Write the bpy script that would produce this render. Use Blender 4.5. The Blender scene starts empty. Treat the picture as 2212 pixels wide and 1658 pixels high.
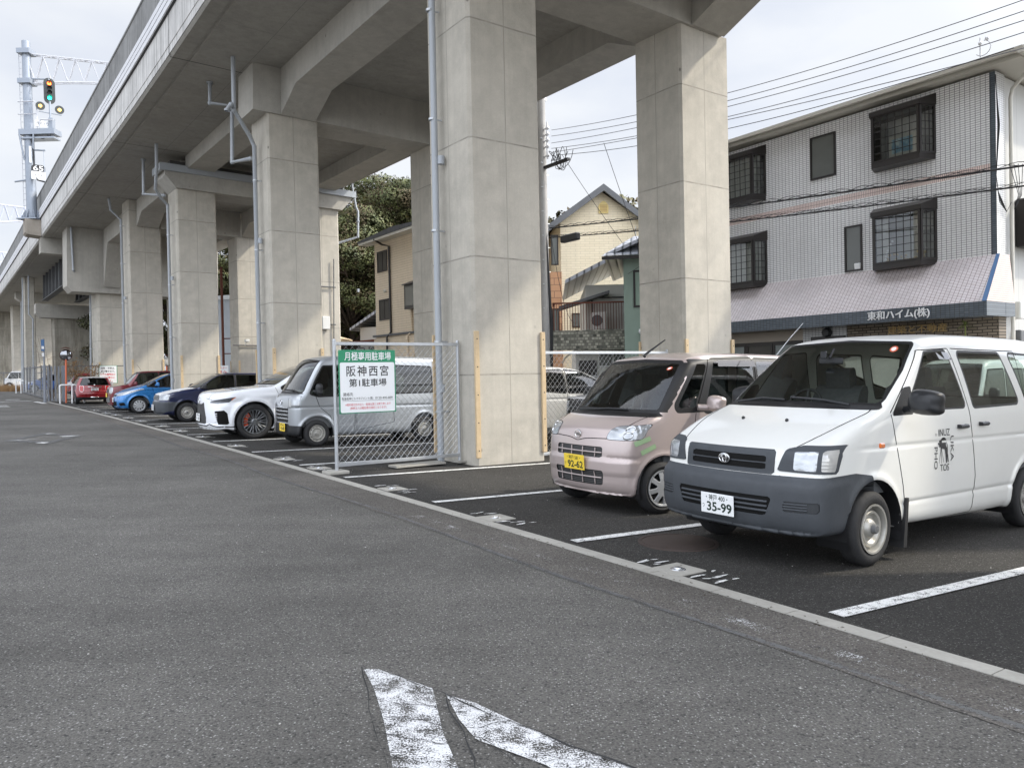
import bpy, math, random
import numpy as np
from mathutils import Vector, Matrix
random.seed(7); rng = np.random.default_rng(7)
SC = bpy.context.scene
COL = SC.collection

# ------------------------------------------------------------ camera, sky, sun
cam = bpy.data.objects.new('camera', bpy.data.cameras.new('camera'))
COL.objects.link(cam); SC.camera = cam
cam.data.sensor_fit = 'HORIZONTAL'; cam.data.sensor_width = 36.0
cam.data.lens = 1660.0 / 2211.0 * 36.0
cam.data.clip_start = 0.05; cam.data.clip_end = 2000
CAM_H = 1.51
cam.location = (0, 0, CAM_H)
cam.rotation_euler = (math.radians(90) - math.atan(21.0 / 1660.0), 0, 0)

SUN_AZ, SUN_EL = math.radians(85), math.radians(44)     # azimuth from +Y towards +X
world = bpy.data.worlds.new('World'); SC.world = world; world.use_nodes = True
wn, wl = world.node_tree.nodes, world.node_tree.links
wn.clear()
w_out = wn.new('ShaderNodeOutputWorld'); w_bg = wn.new('ShaderNodeBackground')
w_sky = wn.new('ShaderNodeTexSky'); w_sky.sky_type = 'NISHITA'; w_sky.sun_disc = False
w_sky.sun_elevation = SUN_EL; w_sky.sun_rotation = SUN_AZ; w_sky.dust_density = 2.0
w_co = wn.new('ShaderNodeTexCoord'); w_map = wn.new('ShaderNodeMapping'); w_map.inputs['Scale'].default_value = (1.0, 1.0, 2.6)
w_no = wn.new('ShaderNodeTexNoise'); w_no.inputs['Scale'].default_value = 1.7; w_no.inputs['Detail'].default_value = 7; w_no.inputs['Roughness'].default_value = .52
w_ra = wn.new('ShaderNodeValToRGB')
w_ra.color_ramp.elements[0].position = .40; w_ra.color_ramp.elements[0].color = (4.2, 4.5, 5.2, 1)
w_ra.color_ramp.elements[1].position = .60; w_ra.color_ramp.elements[1].color = (5.75, 5.85, 6.0, 1)
w_mix = wn.new('ShaderNodeMix'); w_mix.data_type = 'RGBA'; w_mix.inputs[0].default_value = .86
wl.new(w_co.outputs['Generated'], w_map.inputs['Vector']); wl.new(w_map.outputs[0], w_no.inputs['Vector'])
wl.new(w_no.outputs['Fac'], w_ra.inputs['Fac']); wl.new(w_sky.outputs[0], w_mix.inputs[6]); wl.new(w_ra.outputs[0], w_mix.inputs[7])
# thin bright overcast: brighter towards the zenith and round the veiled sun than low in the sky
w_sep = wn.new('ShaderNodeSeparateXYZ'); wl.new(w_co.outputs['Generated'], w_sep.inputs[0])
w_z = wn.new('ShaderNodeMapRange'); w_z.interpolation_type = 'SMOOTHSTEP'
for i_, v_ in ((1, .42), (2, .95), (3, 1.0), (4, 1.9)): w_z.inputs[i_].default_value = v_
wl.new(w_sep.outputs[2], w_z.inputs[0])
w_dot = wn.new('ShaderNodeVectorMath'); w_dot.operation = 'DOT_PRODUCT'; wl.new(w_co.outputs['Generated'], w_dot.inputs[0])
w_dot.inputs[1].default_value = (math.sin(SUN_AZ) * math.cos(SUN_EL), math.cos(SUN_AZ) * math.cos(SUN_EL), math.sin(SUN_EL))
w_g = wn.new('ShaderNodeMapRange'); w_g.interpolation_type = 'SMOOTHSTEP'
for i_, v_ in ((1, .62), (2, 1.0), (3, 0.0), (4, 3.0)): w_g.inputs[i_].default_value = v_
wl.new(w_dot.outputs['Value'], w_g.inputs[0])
w_b = wn.new('ShaderNodeMapRange'); w_b.interpolation_type = 'SMOOTHSTEP'       # extra brightness added behind the camera, to light faces turned towards it
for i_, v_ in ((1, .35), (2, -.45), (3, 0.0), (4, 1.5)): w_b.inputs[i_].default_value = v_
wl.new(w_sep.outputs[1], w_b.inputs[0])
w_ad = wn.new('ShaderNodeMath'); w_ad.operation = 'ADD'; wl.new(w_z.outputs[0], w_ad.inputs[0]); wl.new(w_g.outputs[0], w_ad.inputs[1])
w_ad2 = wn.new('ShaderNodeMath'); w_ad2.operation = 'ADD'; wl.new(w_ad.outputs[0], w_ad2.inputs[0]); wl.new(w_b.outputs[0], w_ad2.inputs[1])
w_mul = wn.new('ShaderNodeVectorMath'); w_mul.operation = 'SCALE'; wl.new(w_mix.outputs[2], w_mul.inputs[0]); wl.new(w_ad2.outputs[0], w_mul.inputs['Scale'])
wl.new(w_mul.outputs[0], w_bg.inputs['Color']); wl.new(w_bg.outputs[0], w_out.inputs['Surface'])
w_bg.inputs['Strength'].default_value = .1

sun = bpy.data.objects.new('sun', bpy.data.lights.new('sun', 'SUN')); COL.objects.link(sun)
sun.data.energy = 2.35; sun.data.angle = math.radians(2.0); sun.data.color = (1.0, .93, .80)
sd = Vector((math.sin(SUN_AZ) * math.cos(SUN_EL), math.cos(SUN_AZ) * math.cos(SUN_EL), math.sin(SUN_EL)))
sun.rotation_euler = sd.to_track_quat('Z', 'Y').to_euler(); sun.location = (30, 0, 40)

SC.view_settings.view_transform = 'Standard'; SC.view_settings.look = 'None'
SC.view_settings.exposure = .80; SC.view_settings.gamma = 1.0
try: SC.cycles.max_bounces = 8; SC.cycles.transparent_max_bounces = 16; SC.cycles.use_denoising = True
except Exception: pass
# ------------------------------------------------------------ road coordinates
RC = np.array([-714.985, -491.156]); RR = 871.657
PHI0 = math.atan2(-RC[1], -RC[0])
LEAN = -0.02
def xy(s, t):
    a = PHI0 + s / RR
    return RC + (RR + t) * np.array([math.cos(a), math.sin(a)])
def W(s, t, z=0.0):
    p = xy(s, t); return (float(p[0]), float(p[1]), z)
def vd(s, t):                                  # the viaduct runs straight on where the kerb keeps curving
    e = max(0.0, s - 31.0)
    return t + e * e / (2 * RR)
def V_(s, t, z): return W(s, vd(s, t), z)
def frame(s, t, lean=True):
    """matrix: local x along the bays (away from the road), y along the road, z up"""
    o = xy(s, t); a = PHI0 + s / RR
    m = Matrix.Translation((o[0], o[1], 0))
    if lean: m = m @ Matrix.Rotation(LEAN, 4, 'Y')
    return m @ Matrix.Rotation(a, 4, 'Z')

# ------------------------------------------------------------ materials
MATS = {}
class NT:
    def __init__(s, name):
        s.m = bpy.data.materials.new(name); s.m.use_nodes = True
        s.n, s.l = s.m.node_tree.nodes, s.m.node_tree.links
        s.b = s.n['Principled BSDF']; s.out = s.n['Material Output']
        MATS[name] = s.m
    def add(s, t, **kw):
        nd = s.n.new(t)
        for k, v in kw.items():
            if k.startswith('_'): setattr(nd, k[1:], v)
            else: nd.inputs[k.replace('_', ' ')].default_value = v
        return nd
    def link(s, a, b): s.l.new(a, b)
    def coord(s, kind='Object', scale=(1, 1, 1), rot=(0, 0, 0)):
        c = s.add('ShaderNodeTexCoord'); mp = s.add('ShaderNodeMapping')
        mp.inputs['Scale'].default_value = scale; mp.inputs['Rotation'].default_value = rot
        s.link(c.outputs[kind], mp.inputs['Vector']); return mp.outputs[0]
    def noise(s, vec, scale, detail=4, rough=.55, out='Fac'):
        nd = s.add('ShaderNodeTexNoise', Scale=scale, Detail=detail, Roughness=rough); s.link(vec, nd.inputs['Vector']); return nd.outputs[out]
    def voro(s, vec, scale, out='Distance', feature='F1', rnd=1.0):
        nd = s.add('ShaderNodeTexVoronoi', Scale=scale, Randomness=rnd); nd.feature = feature; s.link(vec, nd.inputs['Vector']); return nd.outputs[out]
    def ramp(s, fac, stops):
        r = s.add('ShaderNodeValToRGB'); e = r.color_ramp.elements
        while len(e) < len(stops): e.new(.5)
        for el, (p, c) in zip(e, stops):
            el.position = p; el.color = (c, c, c, 1) if isinstance(c, (int, float)) else (*c[:3], 1)
        s.link(fac, r.inputs['Fac']); return r.outputs['Color']
    def mix(s, fac, a, b, mode='MIX'):
        m = s.add('ShaderNodeMix', _data_type='RGBA', _blend_type=mode)
        for i, v in ((0, fac), (6, a), (7, b)):
            if isinstance(v, (int, float)): m.inputs[i].default_value = v if i == 0 else (v, v, v, 1)
            elif isinstance(v, tuple): m.inputs[i].default_value = (*v[:3], 1)
            else: s.link(v, m.inputs[i])
        return m.outputs[2]
    def math(s, op, a, b=None, c=None):
        m = s.add('ShaderNodeMath', _operation=op)
        for i, v in enumerate((a, b, c)):
            if v is None: continue
            if isinstance(v, (int, float)): m.inputs[i].default_value = v
            else: s.link(v, m.inputs[i])
        return m.outputs[0]
    def sep(s, vec):
        x = s.add('ShaderNodeSeparateXYZ'); s.link(vec, x.inputs[0]); return x.outputs
    def comb(s, x, y, z):
        c = s.add('ShaderNodeCombineXYZ')
        for i, v in enumerate((x, y, z)):
            if isinstance(v, (int, float)): c.inputs[i].default_value = v
            else: s.link(v, c.inputs[i])
        return c.outputs[0]
    def bump(s, h, strength=.3, dist=.02):
        b = s.add('ShaderNodeBump', Strength=strength, Distance=dist); s.link(h, b.inputs['Height']); s.link(b.outputs[0], s.b.inputs['Normal'])
    def set(s, color=None, rough=None, metal=None, spec=None, coat=None):
        for k, v in (('Base Color', color), ('Roughness', rough), ('Metallic', metal), ('Specular IOR Level', spec), ('Coat Weight', coat)):
            if v is None: continue
            if isinstance(v, (int, float)): s.b.inputs[k].default_value = v
            elif isinstance(v, tuple): s.b.inputs[k].default_value = (*v[:3], 1)
            else: s.link(v, s.b.inputs[k])
        return s.m

def mat_plain(name, col, rough=.5, metal=0., spec=.5, var=.12, scale=9, coat=0., bump=0.):
    """plain surface with a little uneven colour and gloss"""
    n = NT(name); v = n.coord(); f = n.noise(v, scale, 5)
    c = n.mix(f, tuple(x * (1 - var) for x in col), tuple(min(1, x * (1 + var)) for x in col))
    r = n.math('ADD', n.math('MULTIPLY', n.noise(v, scale * 2.3, 3), .18), rough - .09)
    n.set(c, r, metal, spec, coat)
    if bump: n.bump(n.noise(v, scale * 6, 4), bump, .01)
    return n.m
def mat_paint(name, col, metal=0., rough=.32, coat=.8, dirt=.10, flake=0.):
    n = NT(name); v = n.coord(); f = n.ramp(n.noise(v, 2.2, 6, .65), [(.38, 0), (.75, 1)])
    z = n.sep(n.coord())[2]
    low = n.ramp(z, [(.15, 1), (.7, 0)])
    d = n.math('ADD', n.math('MULTIPLY', f, dirt), n.math('MULTIPLY', low, dirt * .8))
    c = n.mix(d, col, (.22, .20, .17))
    n.set(c, rough, metal, .5, coat); n.b.inputs['Coat Roughness'].default_value = .06
    r = n.math('ADD', n.math('MULTIPLY', f, .12), rough); n.link(r, n.b.inputs['Roughness'])
    return n.m
def mat_glass(name, tint=(.55, .62, .58), refl=1.0):
    n = NT(name); n.n.remove(n.b)
    tr = n.add('ShaderNodeBsdfTransparent'); tr.inputs['Color'].default_value = (*tint, 1)
    gl = n.add('ShaderNodeBsdfGlossy'); gl.inputs['Roughness'].default_value = .015
    fr = n.add('ShaderNodeFresnel', IOR=1.5)
    f = n.math('MINIMUM', n.math('MULTIPLY', fr.outputs[0], 1.7 * refl), 1.0)
    mx = n.add('ShaderNodeMixShader'); n.link(f, mx.inputs[0]); n.link(tr.outputs[0], mx.inputs[1]); n.link(gl.outputs[0], mx.inputs[2])
    n.link(mx.outputs[0], n.out.inputs['Surface']); return n.m
def mat_emit(name, col, k):
    n = NT(name); n.set((.02, .02, .02), .3); n.b.inputs['Emission Color'].default_value = (*col, 1); n.b.inputs['Emission Strength'].default_value = k; return n.m

# ------------------------------------------------------------ meshes
class MB:
    def __init__(s): s.v = []; s.f = []; s.mi = []; s.cur = 0
    def add(s, vs, fs):
        o = len(s.v); s.v += [tuple(map(float, p)) for p in vs]; s.f += [tuple(i + o for i in f) for f in fs]; s.mi += [s.cur] * len(fs); return s
    def box(s, x0, x1, y0, y1, z0, z1, M=None, bev=0):
        if bev > 0:
            b = bev; vs = []; idx = {}
            for ix, x in ((0, x0), (1, x1)):
                for iy, y in ((0, y0), (1, y1)):
                    for iz, z in ((0, z0), (1, z1)):
                        for ax in range(3):
                            p = [x, y, z]
                            for a2 in range(3):
                                if a2 != ax: p[a2] += b * (1 if (ix, iy, iz)[a2] == 0 else -1)
                            idx[(ix, iy, iz, ax)] = len(vs); vs.append(p)
            fs = []
            for ax in range(3):
                o1, o2 = [a for a in range(3) if a != ax]
                for sd_ in (0, 1):
                    q = []
                    for a, b_ in ((0, 0), (1, 0), (1, 1), (0, 1)):
                        k = [0, 0, 0]; k[ax] = sd_; k[o1] = a; k[o2] = b_; q.append(idx[(*k, ax)])
                    fs.append(q)
            for ax in range(3):                       # edges
                o1, o2 = [a for a in range(3) if a != ax]
                for a in (0, 1):
                    for b_ in (0, 1):
                        q = []
                        for e, f_ in ((0, o1), (1, o1), (1, o2), (0, o2)):
                            k = [0, 0, 0]; k[ax] = e; k[o1] = a; k[o2] = b_; q.append(idx[(*k, f_)])
                        fs.append(q)
            for ix in (0, 1):
                for iy in (0, 1):
                    for iz in (0, 1): fs.append([idx[(ix, iy, iz, a)] for a in range(3)])
        else:
            vs = [(x, y, z) for x in (x0, x1) for y in (y0, y1) for z in (z0, z1)]
            fs = [(0, 1, 3, 2), (4, 6, 7, 5), (0, 4, 5, 1), (2, 3, 7, 6), (0, 2, 6, 4), (1, 5, 7, 3)]
        if M is not None: vs = [tuple(M @ Vector(p)) for p in vs]
        return s.add(vs, fs)
    def tube(s, pts, r, n=8, caps=True):
        pts = [Vector(p) for p in pts]; rs = r if isinstance(r, (list, tuple)) else [r] * len(pts)
        vs = []; fs = []; up = None
        for i, p in enumerate(pts):
            d = (pts[min(i + 1, len(pts) - 1)] - pts[max(i - 1, 0)])
            d = d.normalized() if d.length > 1e-9 else Vector((0, 0, 1))
            if up is None: up = d.orthogonal().normalized()
            a = (up - d * up.dot(d)); a = a.normalized() if a.length > 1e-6 else d.orthogonal().normalized()
            up = a; b = d.cross(a)
            for k in range(n):
                t = 2 * math.pi * k / n; vs.append(p + (a * math.cos(t) + b * math.sin(t)) * rs[i])
        for i in range(len(pts) - 1):
            for k in range(n): fs.append((i * n + k, i * n + (k + 1) % n, (i + 1) * n + (k + 1) % n, (i + 1) * n + k))
        if caps: fs.append(tuple(reversed(range(n)))); fs.append(tuple(range((len(pts) - 1) * n, len(pts) * n)))
        return s.add(vs, fs)
    def prism(s, poly, d0, d1, fn):
        """poly: list of 2-D points; fn(a, b, d) -> xyz"""
        n = len(poly); vs = [fn(a, b, d0) for a, b in poly] + [fn(a, b, d1) for a, b in poly]
        return s.add(vs, [tuple(reversed(range(n))), tuple(range(n, 2 * n))] + [(i, (i + 1) % n, n + (i + 1) % n, n + i) for i in range(n)])
    def lathe(s, prof, n=32, M=None, close=False):
        """prof: (r, z) pairs about z"""
        vs = []; fs = []; m = len(prof)
        for k in range(n):
            t = 2 * math.pi * k / n
            vs += [(r * math.cos(t), r * math.sin(t), z) for r, z in prof]
        for k in range(n):
            a, b = k * m, ((k + 1) % n) * m
            for i in range(m - 1 + (1 if close else 0)): fs.append((a + i, b + i, b + (i + 1) % m, a + (i + 1) % m))
        if M is not None: vs = [tuple(M @ Vector(p)) for p in vs]
        return s.add(vs, fs)
    def sphere(s, c, r, n=12, m=8, sc=(1, 1, 1)):
        vs = []; fs = []
        for i in range(m + 1):
            a = math.pi * i / m
            for k in range(n):
                t = 2 * math.pi * k / n; vs.append((c[0] + r * sc[0] * math.sin(a) * math.cos(t), c[1] + r * sc[1] * math.sin(a) * math.sin(t), c[2] + r * sc[2] * math.cos(a)))
        for i in range(m):
            for k in range(n): fs.append((i * n + k, (i + 1) * n + k, (i + 1) * n + (k + 1) % n, i * n + (k + 1) % n))
        return s.add(vs, fs)

def link_mesh(name, v, f, mats, parent=None, smooth=False, mi=None, normals=None, Mloc=None, fix=False):
    me = bpy.data.meshes.new(name)
    me.from_pydata([tuple(p) for p in v], [], [tuple(int(i) for i in q) for q in f])
    for m in (mats if isinstance(mats, (list, tuple)) else [mats]): me.materials.append(MATS[m] if isinstance(m, str) else m)
    if mi is not None: me.polygons.foreach_set('material_index', np.asarray(mi, dtype=np.int32))
    if fix:
        import bmesh
        b = bmesh.new(); b.from_mesh(me); bmesh.ops.recalc_face_normals(b, faces=b.faces[:]); b.to_mesh(me); b.free()
    if smooth:
        me.polygons.foreach_set('use_smooth', np.ones(len(me.polygons), dtype=bool))
        if smooth != True and smooth < 3: me.set_sharp_from_angle(angle=smooth)
    if normals is not None: me.normals_split_custom_set_from_vertices([tuple(n) for n in normals])
    me.update()
    o = bpy.data.objects.new(name, me); COL.objects.link(o)
    if parent is not None: o.parent = parent
    if Mloc is not None: o.matrix_basis = Mloc
    return o
def part(name, mb, mats, parent=None, smooth=False, Mloc=None, world=False):
    v = mb.v
    if world and parent is not None:
        inv = WM[parent.name].inverted(); v = [tuple(inv @ Vector(p)) for p in v]
    return link_mesh(name, v, mb.f, mats, parent, smooth, mb.mi, Mloc=Mloc, fix=True)
WM = {}
def thing(name, label, cat, M=None, group=None):
    o = bpy.data.objects.new(name, None); COL.objects.link(o); o.empty_display_size = .2
    M = M or Matrix.Identity(4); o.matrix_basis = M; WM[o.name] = M
    o['label'] = label; o['category'] = cat
    if group: o['group'] = group
    return o
def tag(o, label=None, cat=None, group=None, kind=None):
    for k, v in (('label', label), ('category', cat), ('group', group), ('kind', kind)):
        if v: o[k] = v
    return o
def solo(name, mb, mats, label, cat, M=None, group=None, smooth=False):
    o = link_mesh(name, mb.v, mb.f, mats, None, smooth, mb.mi, Mloc=M, fix=True); WM[o.name] = M or Matrix.Identity(4)
    return tag(o, label, cat, group)
def struct(name, mb, mats, smooth=False):
    return tag(link_mesh(name, mb.v, mb.f, mats, None, smooth, mb.mi, fix=True), kind='structure')
def copy_tree(o, parent=None, M=None):
    c = o.copy(); COL.objects.link(c)
    if parent is not None: c.parent = parent
    if M is not None: c.matrix_basis = M; WM[c.name] = M
    for ch in [x for x in o.children]: copy_tree(ch, c)
    return c
_tc = {}
def text_vf(txt, size=1.0, bold=0.0, extrude=0.0, align='CENTER', spacing=1.0):
    """outline text as a mesh in its own xy plane"""
    cu = bpy.data.curves.new('lettering', 'FONT'); cu.body = txt; cu.size = size; cu.align_x = align; cu.align_y = 'CENTER'
    cu.offset = bold * size; cu.extrude = extrude; cu.resolution_u = 3; cu.space_character = spacing
    o = bpy.data.objects.new('lettering', cu); COL.objects.link(o)
    dg = bpy.context.evaluated_depsgraph_get(); dg.update()
    me = bpy.data.meshes.new_from_object(o.evaluated_get(dg))
    v = [tuple(p.co) for p in me.vertices]; f = [tuple(p.vertices) for p in me.polygons]
    bpy.data.objects.remove(o); bpy.data.curves.remove(cu); bpy.data.meshes.remove(me)
    return v, f
def text_mb(mb, txt, M, size, bold=0., extrude=0., align='CENTER', sx=1.0, width=None, spacing=1.0):
    v, f = text_vf(txt, size, bold, extrude, align, spacing)
    if width and v:
        xs = [p[0] for p in v]; sx = width / max(1e-6, max(xs) - min(xs)); cx = (max(xs) + min(xs)) / 2
        v = [((p[0] - cx) * sx, p[1], p[2]) for p in v]; sx = 1.0
    mb.add([tuple(M @ Vector((p[0] * sx, p[1], p[2]))) for p in v], f)
def plane_M(origin, right, up):
    r = Vector(right).normalized(); u = Vector(up).normalized(); n = r.cross(u)
    return Matrix(((r.x, u.x, n.x, origin[0]), (r.y, u.y, n.y, origin[1]), (r.z, u.z, n.z, origin[2]), (0, 0, 0, 1)))
# ------------------------------------------------------------ concrete, asphalt, paint
def mat_concrete(name, col=(.36, .345, .31), dark=.62, joints=None, vline=None, streak=0., stain=0., holes=True, rough=.85, warm=0.):
    n = NT(name); v = n.coord(); x, y, z = n.sep(v)
    big = n.noise(v, .55, 5, .6); mid = n.noise(v, 3.2, 6, .62); fine = n.noise(v, 38, 3)
    c = n.mix(n.ramp(big, [(.3, 0), (.72, 1)]), tuple(q * dark for q in col), col)
    c = n.mix(n.math('MULTIPLY', n.ramp(mid, [(.42, 0), (.7, 1)]), .42), c, tuple(q * 1.18 for q in col))
    c = n.mix(.22, c, n.ramp(fine, [(.25, .14), (.75, .62)]), 'SOFT_LIGHT')
    # pale and dark runs down the face
    sv = n.coord('Object', (5.0, 5.0, .35)); run = n.noise(sv, 1.0, 6, .7)
    c = n.mix(n.math('MULTIPLY', n.ramp(run, [(.46, 0), (.68, 1)]), .16 + streak), c, tuple(q * .40 for q in col))
    if streak > 0:
        sv2 = n.coord('Object', (9.0, 9.0, .22)); r2 = n.noise(sv2, 1.0, 5, .75)
        c = n.mix(n.math('MULTIPLY', n.ramp(r2, [(.50, 0), (.64, 1)]), streak * 1.0), c, tuple(q * 1.35 for q in col))
    if stain > 0:
        c = n.mix(n.math('MULTIPLY', n.ramp(n.noise(n.coord('Object', (2.2, 2.2, .3)), 1.0, 6, .7), [(.4, 0), (.62, 1)]), stain), c, (.10, .085, .06))
    lines = None
    if joints:
        z0, dz = joints
        wob = n.math('MULTIPLY', n.math('SUBTRACT', n.noise(v, 2.0, 3), .5), .02)
        fz = n.math('ABSOLUTE', n.math('SUBTRACT', n.math('FRACT', n.math('ADD', n.math('DIVIDE', n.math('SUBTRACT', n.math('ADD', z, wob), z0), dz), 100.5)), .5))
        lines = n.ramp(n.math('MULTIPLY', fz, dz), [(.006, 1), (.018, 0)])
        # each lift a slightly different grey
        k = n.math('FLOOR', n.math('ADD', n.math('DIVIDE', n.math('SUBTRACT', z, z0), dz), 100))
        wn_ = n.add('ShaderNodeTexWhiteNoise', _noise_dimensions='1D'); n.link(k, wn_.inputs['W'])
        c = n.mix(n.math('MULTIPLY', wn_.outputs['Value'], .16), c, tuple(q * .55 for q in col))
    if vline is not None:
        for pos, axis in vline:
            a = {'x': x, 'y': y}[axis]
            l2 = n.ramp(n.math('ABSOLUTE', n.math('SUBTRACT', a, pos)), [(.004, .8), (.012, 0)])
            lines = l2 if lines is None else n.mix(1.0, lines, l2, 'LIGHTEN')
    if holes:
        hv = n.coord('Object', (1 / .62, 1 / .62, 1 / 1.05)); d = n.voro(hv, 1.0, 'Distance', 'F1', .28)
        hl = n.ramp(d, [(.030, .95), (.05, 0)])
        c = n.mix(hl, c, tuple(q * .38 for q in col))
        blot = n.ramp(n.voro(v, 1.7), [(.03, .5), (.07, 0)])
        c = n.mix(blot, c, tuple(q * .55 for q in col))
    if lines is not None: c = n.mix(n.math('MULTIPLY', lines, n.math('ADD', .25, n.math('MULTIPLY', n.ramp(mid, [(.35, 0), (.65, 1)]), .6))), c, tuple(q * .28 for q in col))
    n.set(c, rough, 0, .3); n.bump(n.math('ADD', n.math('MULTIPLY', mid, .5), n.math('MULTIPLY', fine, .3)), .25, .006)
    return n.m
JT = (1.5, 1.95)
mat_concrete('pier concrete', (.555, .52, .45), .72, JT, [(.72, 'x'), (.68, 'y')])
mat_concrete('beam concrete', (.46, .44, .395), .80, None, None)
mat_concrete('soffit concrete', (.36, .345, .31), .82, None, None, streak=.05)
mat_concrete('fascia concrete', (.60, .59, .57), .70, None, None, streak=.55, holes=False)
mat_concrete('parapet concrete', (.27, .27, .265), .62, None, None, streak=.42, holes=False)
mat_concrete('stained concrete', (.38, .355, .30), .75, JT, None, stain=.6)
mat_concrete('kerb concrete', (.41, .395, .355), .8, None, None, holes=False)
mat_concrete('dark concrete', (.13, .13, .125), .7, None, None, holes=False)

def mat_asphalt(name, lo, hi, stone, scale=95, patch=.25, warm=(1.06, 1.01, .92)):
    n = NT(name); v = n.coord('Object'); big = n.noise(v, .35, 6, .62); mid = n.noise(v, 2.4, 5, .6)
    f1 = n.noise(v, scale, 2, .7); vo = n.voro(v, scale * 1.15, 'Color'); d = n.voro(v, scale * 1.15, 'Distance')
    g = n.sep(vo)[0]
    c = n.mix(n.ramp(f1, [(.32, 0), (.68, 1)]), (lo * warm[0], lo * warm[1], lo * warm[2]), (hi * warm[0], hi * warm[1], hi * warm[2]))
    st = n.math('MULTIPLY', n.ramp(g, [(.80, 0), (.97, 1)]), n.ramp(d, [(.25, 1), (.55, 0)]))
    c = n.mix(st, c, (stone, stone * .98, stone * .93))
    dk = n.ramp(g, [(.0, .75), (.22, 0)]); c = n.mix(dk, c, (lo * .45,) * 3)
    c = n.mix(patch, c, n.ramp(big, [(.32, .18), (.5, .5), (.68, .74)]), 'OVERLAY')
    sx_ = n.noise(n.coord('Object', (.16, 2.2, 1), (0, 0, -.94)), 1.0, 4, .6)
    c = n.mix(.17, c, n.ramp(sx_, [(.35, .28), (.65, .66)]), 'OVERLAY')
    c = n.mix(.18, c, n.ramp(mid, [(.3, .32), (.7, .64)]), 'OVERLAY')
    n.set(c, .92, 0, .25); n.bump(n.math('ADD', n.math('MULTIPLY', f1, .6), n.math('MULTIPLY', d, -.5)), .75, .012); return n
mat_asphalt('road asphalt', .072, .152, .36, 84, .42)
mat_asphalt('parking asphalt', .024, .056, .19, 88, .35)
mat_asphalt('street asphalt', .10, .17, .3, 60)

def mat_worn(name, col, wear=.5, scale=14, fine=70, edge=None):
    n = NT(name); v = n.coord('Object')
    a = n.noise(v, scale, 5, .7); b = n.noise(v, fine, 3, .7)
    m = n.ramp(n.math('ADD', n.math('MULTIPLY', a, .45), n.math('MULTIPLY', b, .55)), [(wear - .035, 0), (wear + .02, 1)])
    c = n.mix(n.noise(v, 5, 4), tuple(q * .82 for q in col), col)
    n.set(c, .7, 0, .3); n.bump(b, .3, .004)
    tr = n.add('ShaderNodeBsdfTransparent'); mx = n.add('ShaderNodeMixShader')
    n.link(m, mx.inputs[0]); n.link(tr.outputs[0], mx.inputs[1]); n.link(n.b.outputs[0], mx.inputs[2]); n.link(mx.outputs[0], n.out.inputs['Surface'])
    return n.m
mat_worn('line paint', (.80, .80, .78), .455, 18, 140)
mat_worn('faded paint', (.74, .74, .74), .497, 8, 120)
mat_worn('ghost paint', (.13, .13, .128), .47, 5, 50)
mat_plain('galvanised', (.50, .52, .54), .42, .65, .5, .12, 14)
mat_plain('pvc grey', (.37, .395, .42), .38, 0, .5, .07, 3)
mat_plain('dark rubber', (.022, .022, .023), .6, 0, .4, .2, 20)
mat_plain('black plastic', (.018, .019, .021), .42, 0, .5, .2, 12)
mat_plain('timber', (.56, .43, .27), .75, 0, .3, .2, 12)
mat_plain('white steel', (.75, .76, .76), .4, 0, .5, .06, 6)
mat_plain('rust brown', (.16, .055, .035), .7, .2, .4, .4, 12)
mat_plain('orange steel', (.58, .14, .06), .45, 0, .5, .12, 6)

# ------------------------------------------------------------ ground
def sheet(name, t0, t1, s0, s1, z, mat, ds=2.0, dt=4.0):
    mb = MB(); ns = max(1, int((s1 - s0) / ds)); nt = max(1, int((t1 - t0) / dt))
    vs = [W(s0 + (s1 - s0) * i / ns, t0 + (t1 - t0) * j / nt, z) for i in range(ns + 1) for j in range(nt + 1)]
    mb.add(vs, [(i * (nt + 1) + j, (i + 1) * (nt + 1) + j, (i + 1) * (nt + 1) + j + 1, i * (nt + 1) + j + 1) for i in range(ns) for j in range(nt)])
    return struct(name, mb, mat)
mat_asphalt('gutter asphalt', .075, .150, .30, 80, .45, (1.10, 1.01, .90))
sheet('road_strip', -.64, -.075, -14, 46, .0035, 'gutter asphalt')
g = MB(); g.add([(-400, -400, -.012), (500, -400, -.012), (500, 700, -.012), (-400, 700, -.012)], [(0, 1, 2, 3)])
struct('ground', g, 'street asphalt')
sheet('road', -16, -.065, -30, 150, 0, 'road asphalt')
sheet('parking_surface', .065, 10.2, -14, 49, 0, 'parking asphalt')
k = MB(); ks = -12.0
while ks < 48.6:                                            # flush edging, 0.6 m blocks with open joints
    a, b = ks + .004, ks + .596; j = random.uniform(-.001, .001)
    vs = [W(s, t, z + j) for s in (a, b) for t in (-.07, .07) for z in (-.1, .006)]
    k.add(vs, [(0, 1, 3, 2), (4, 6, 7, 5), (0, 4, 5, 1), (2, 3, 7, 6), (0, 2, 6, 4), (1, 5, 7, 3)]); ks += .6
struct('kerb', k, 'kerb concrete')

def stripe(mb, pts, w, z=.010):
    """a painted strip along road points (s, t)"""
    P = [Vector(W(s, t, z)) for s, t in pts]; vs = []
    for i, p in enumerate(P):
        d = (P[min(i + 1, len(P) - 1)] - P[max(i - 1, 0)]).normalized(); q = Vector((-d.y, d.x, 0)) * (w / 2)
        vs += [p + q, p - q]
    mb.add(vs, [(2 * i, 2 * i + 1, 2 * i + 3, 2 * i + 2) for i in range(len(P) - 1)])
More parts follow.
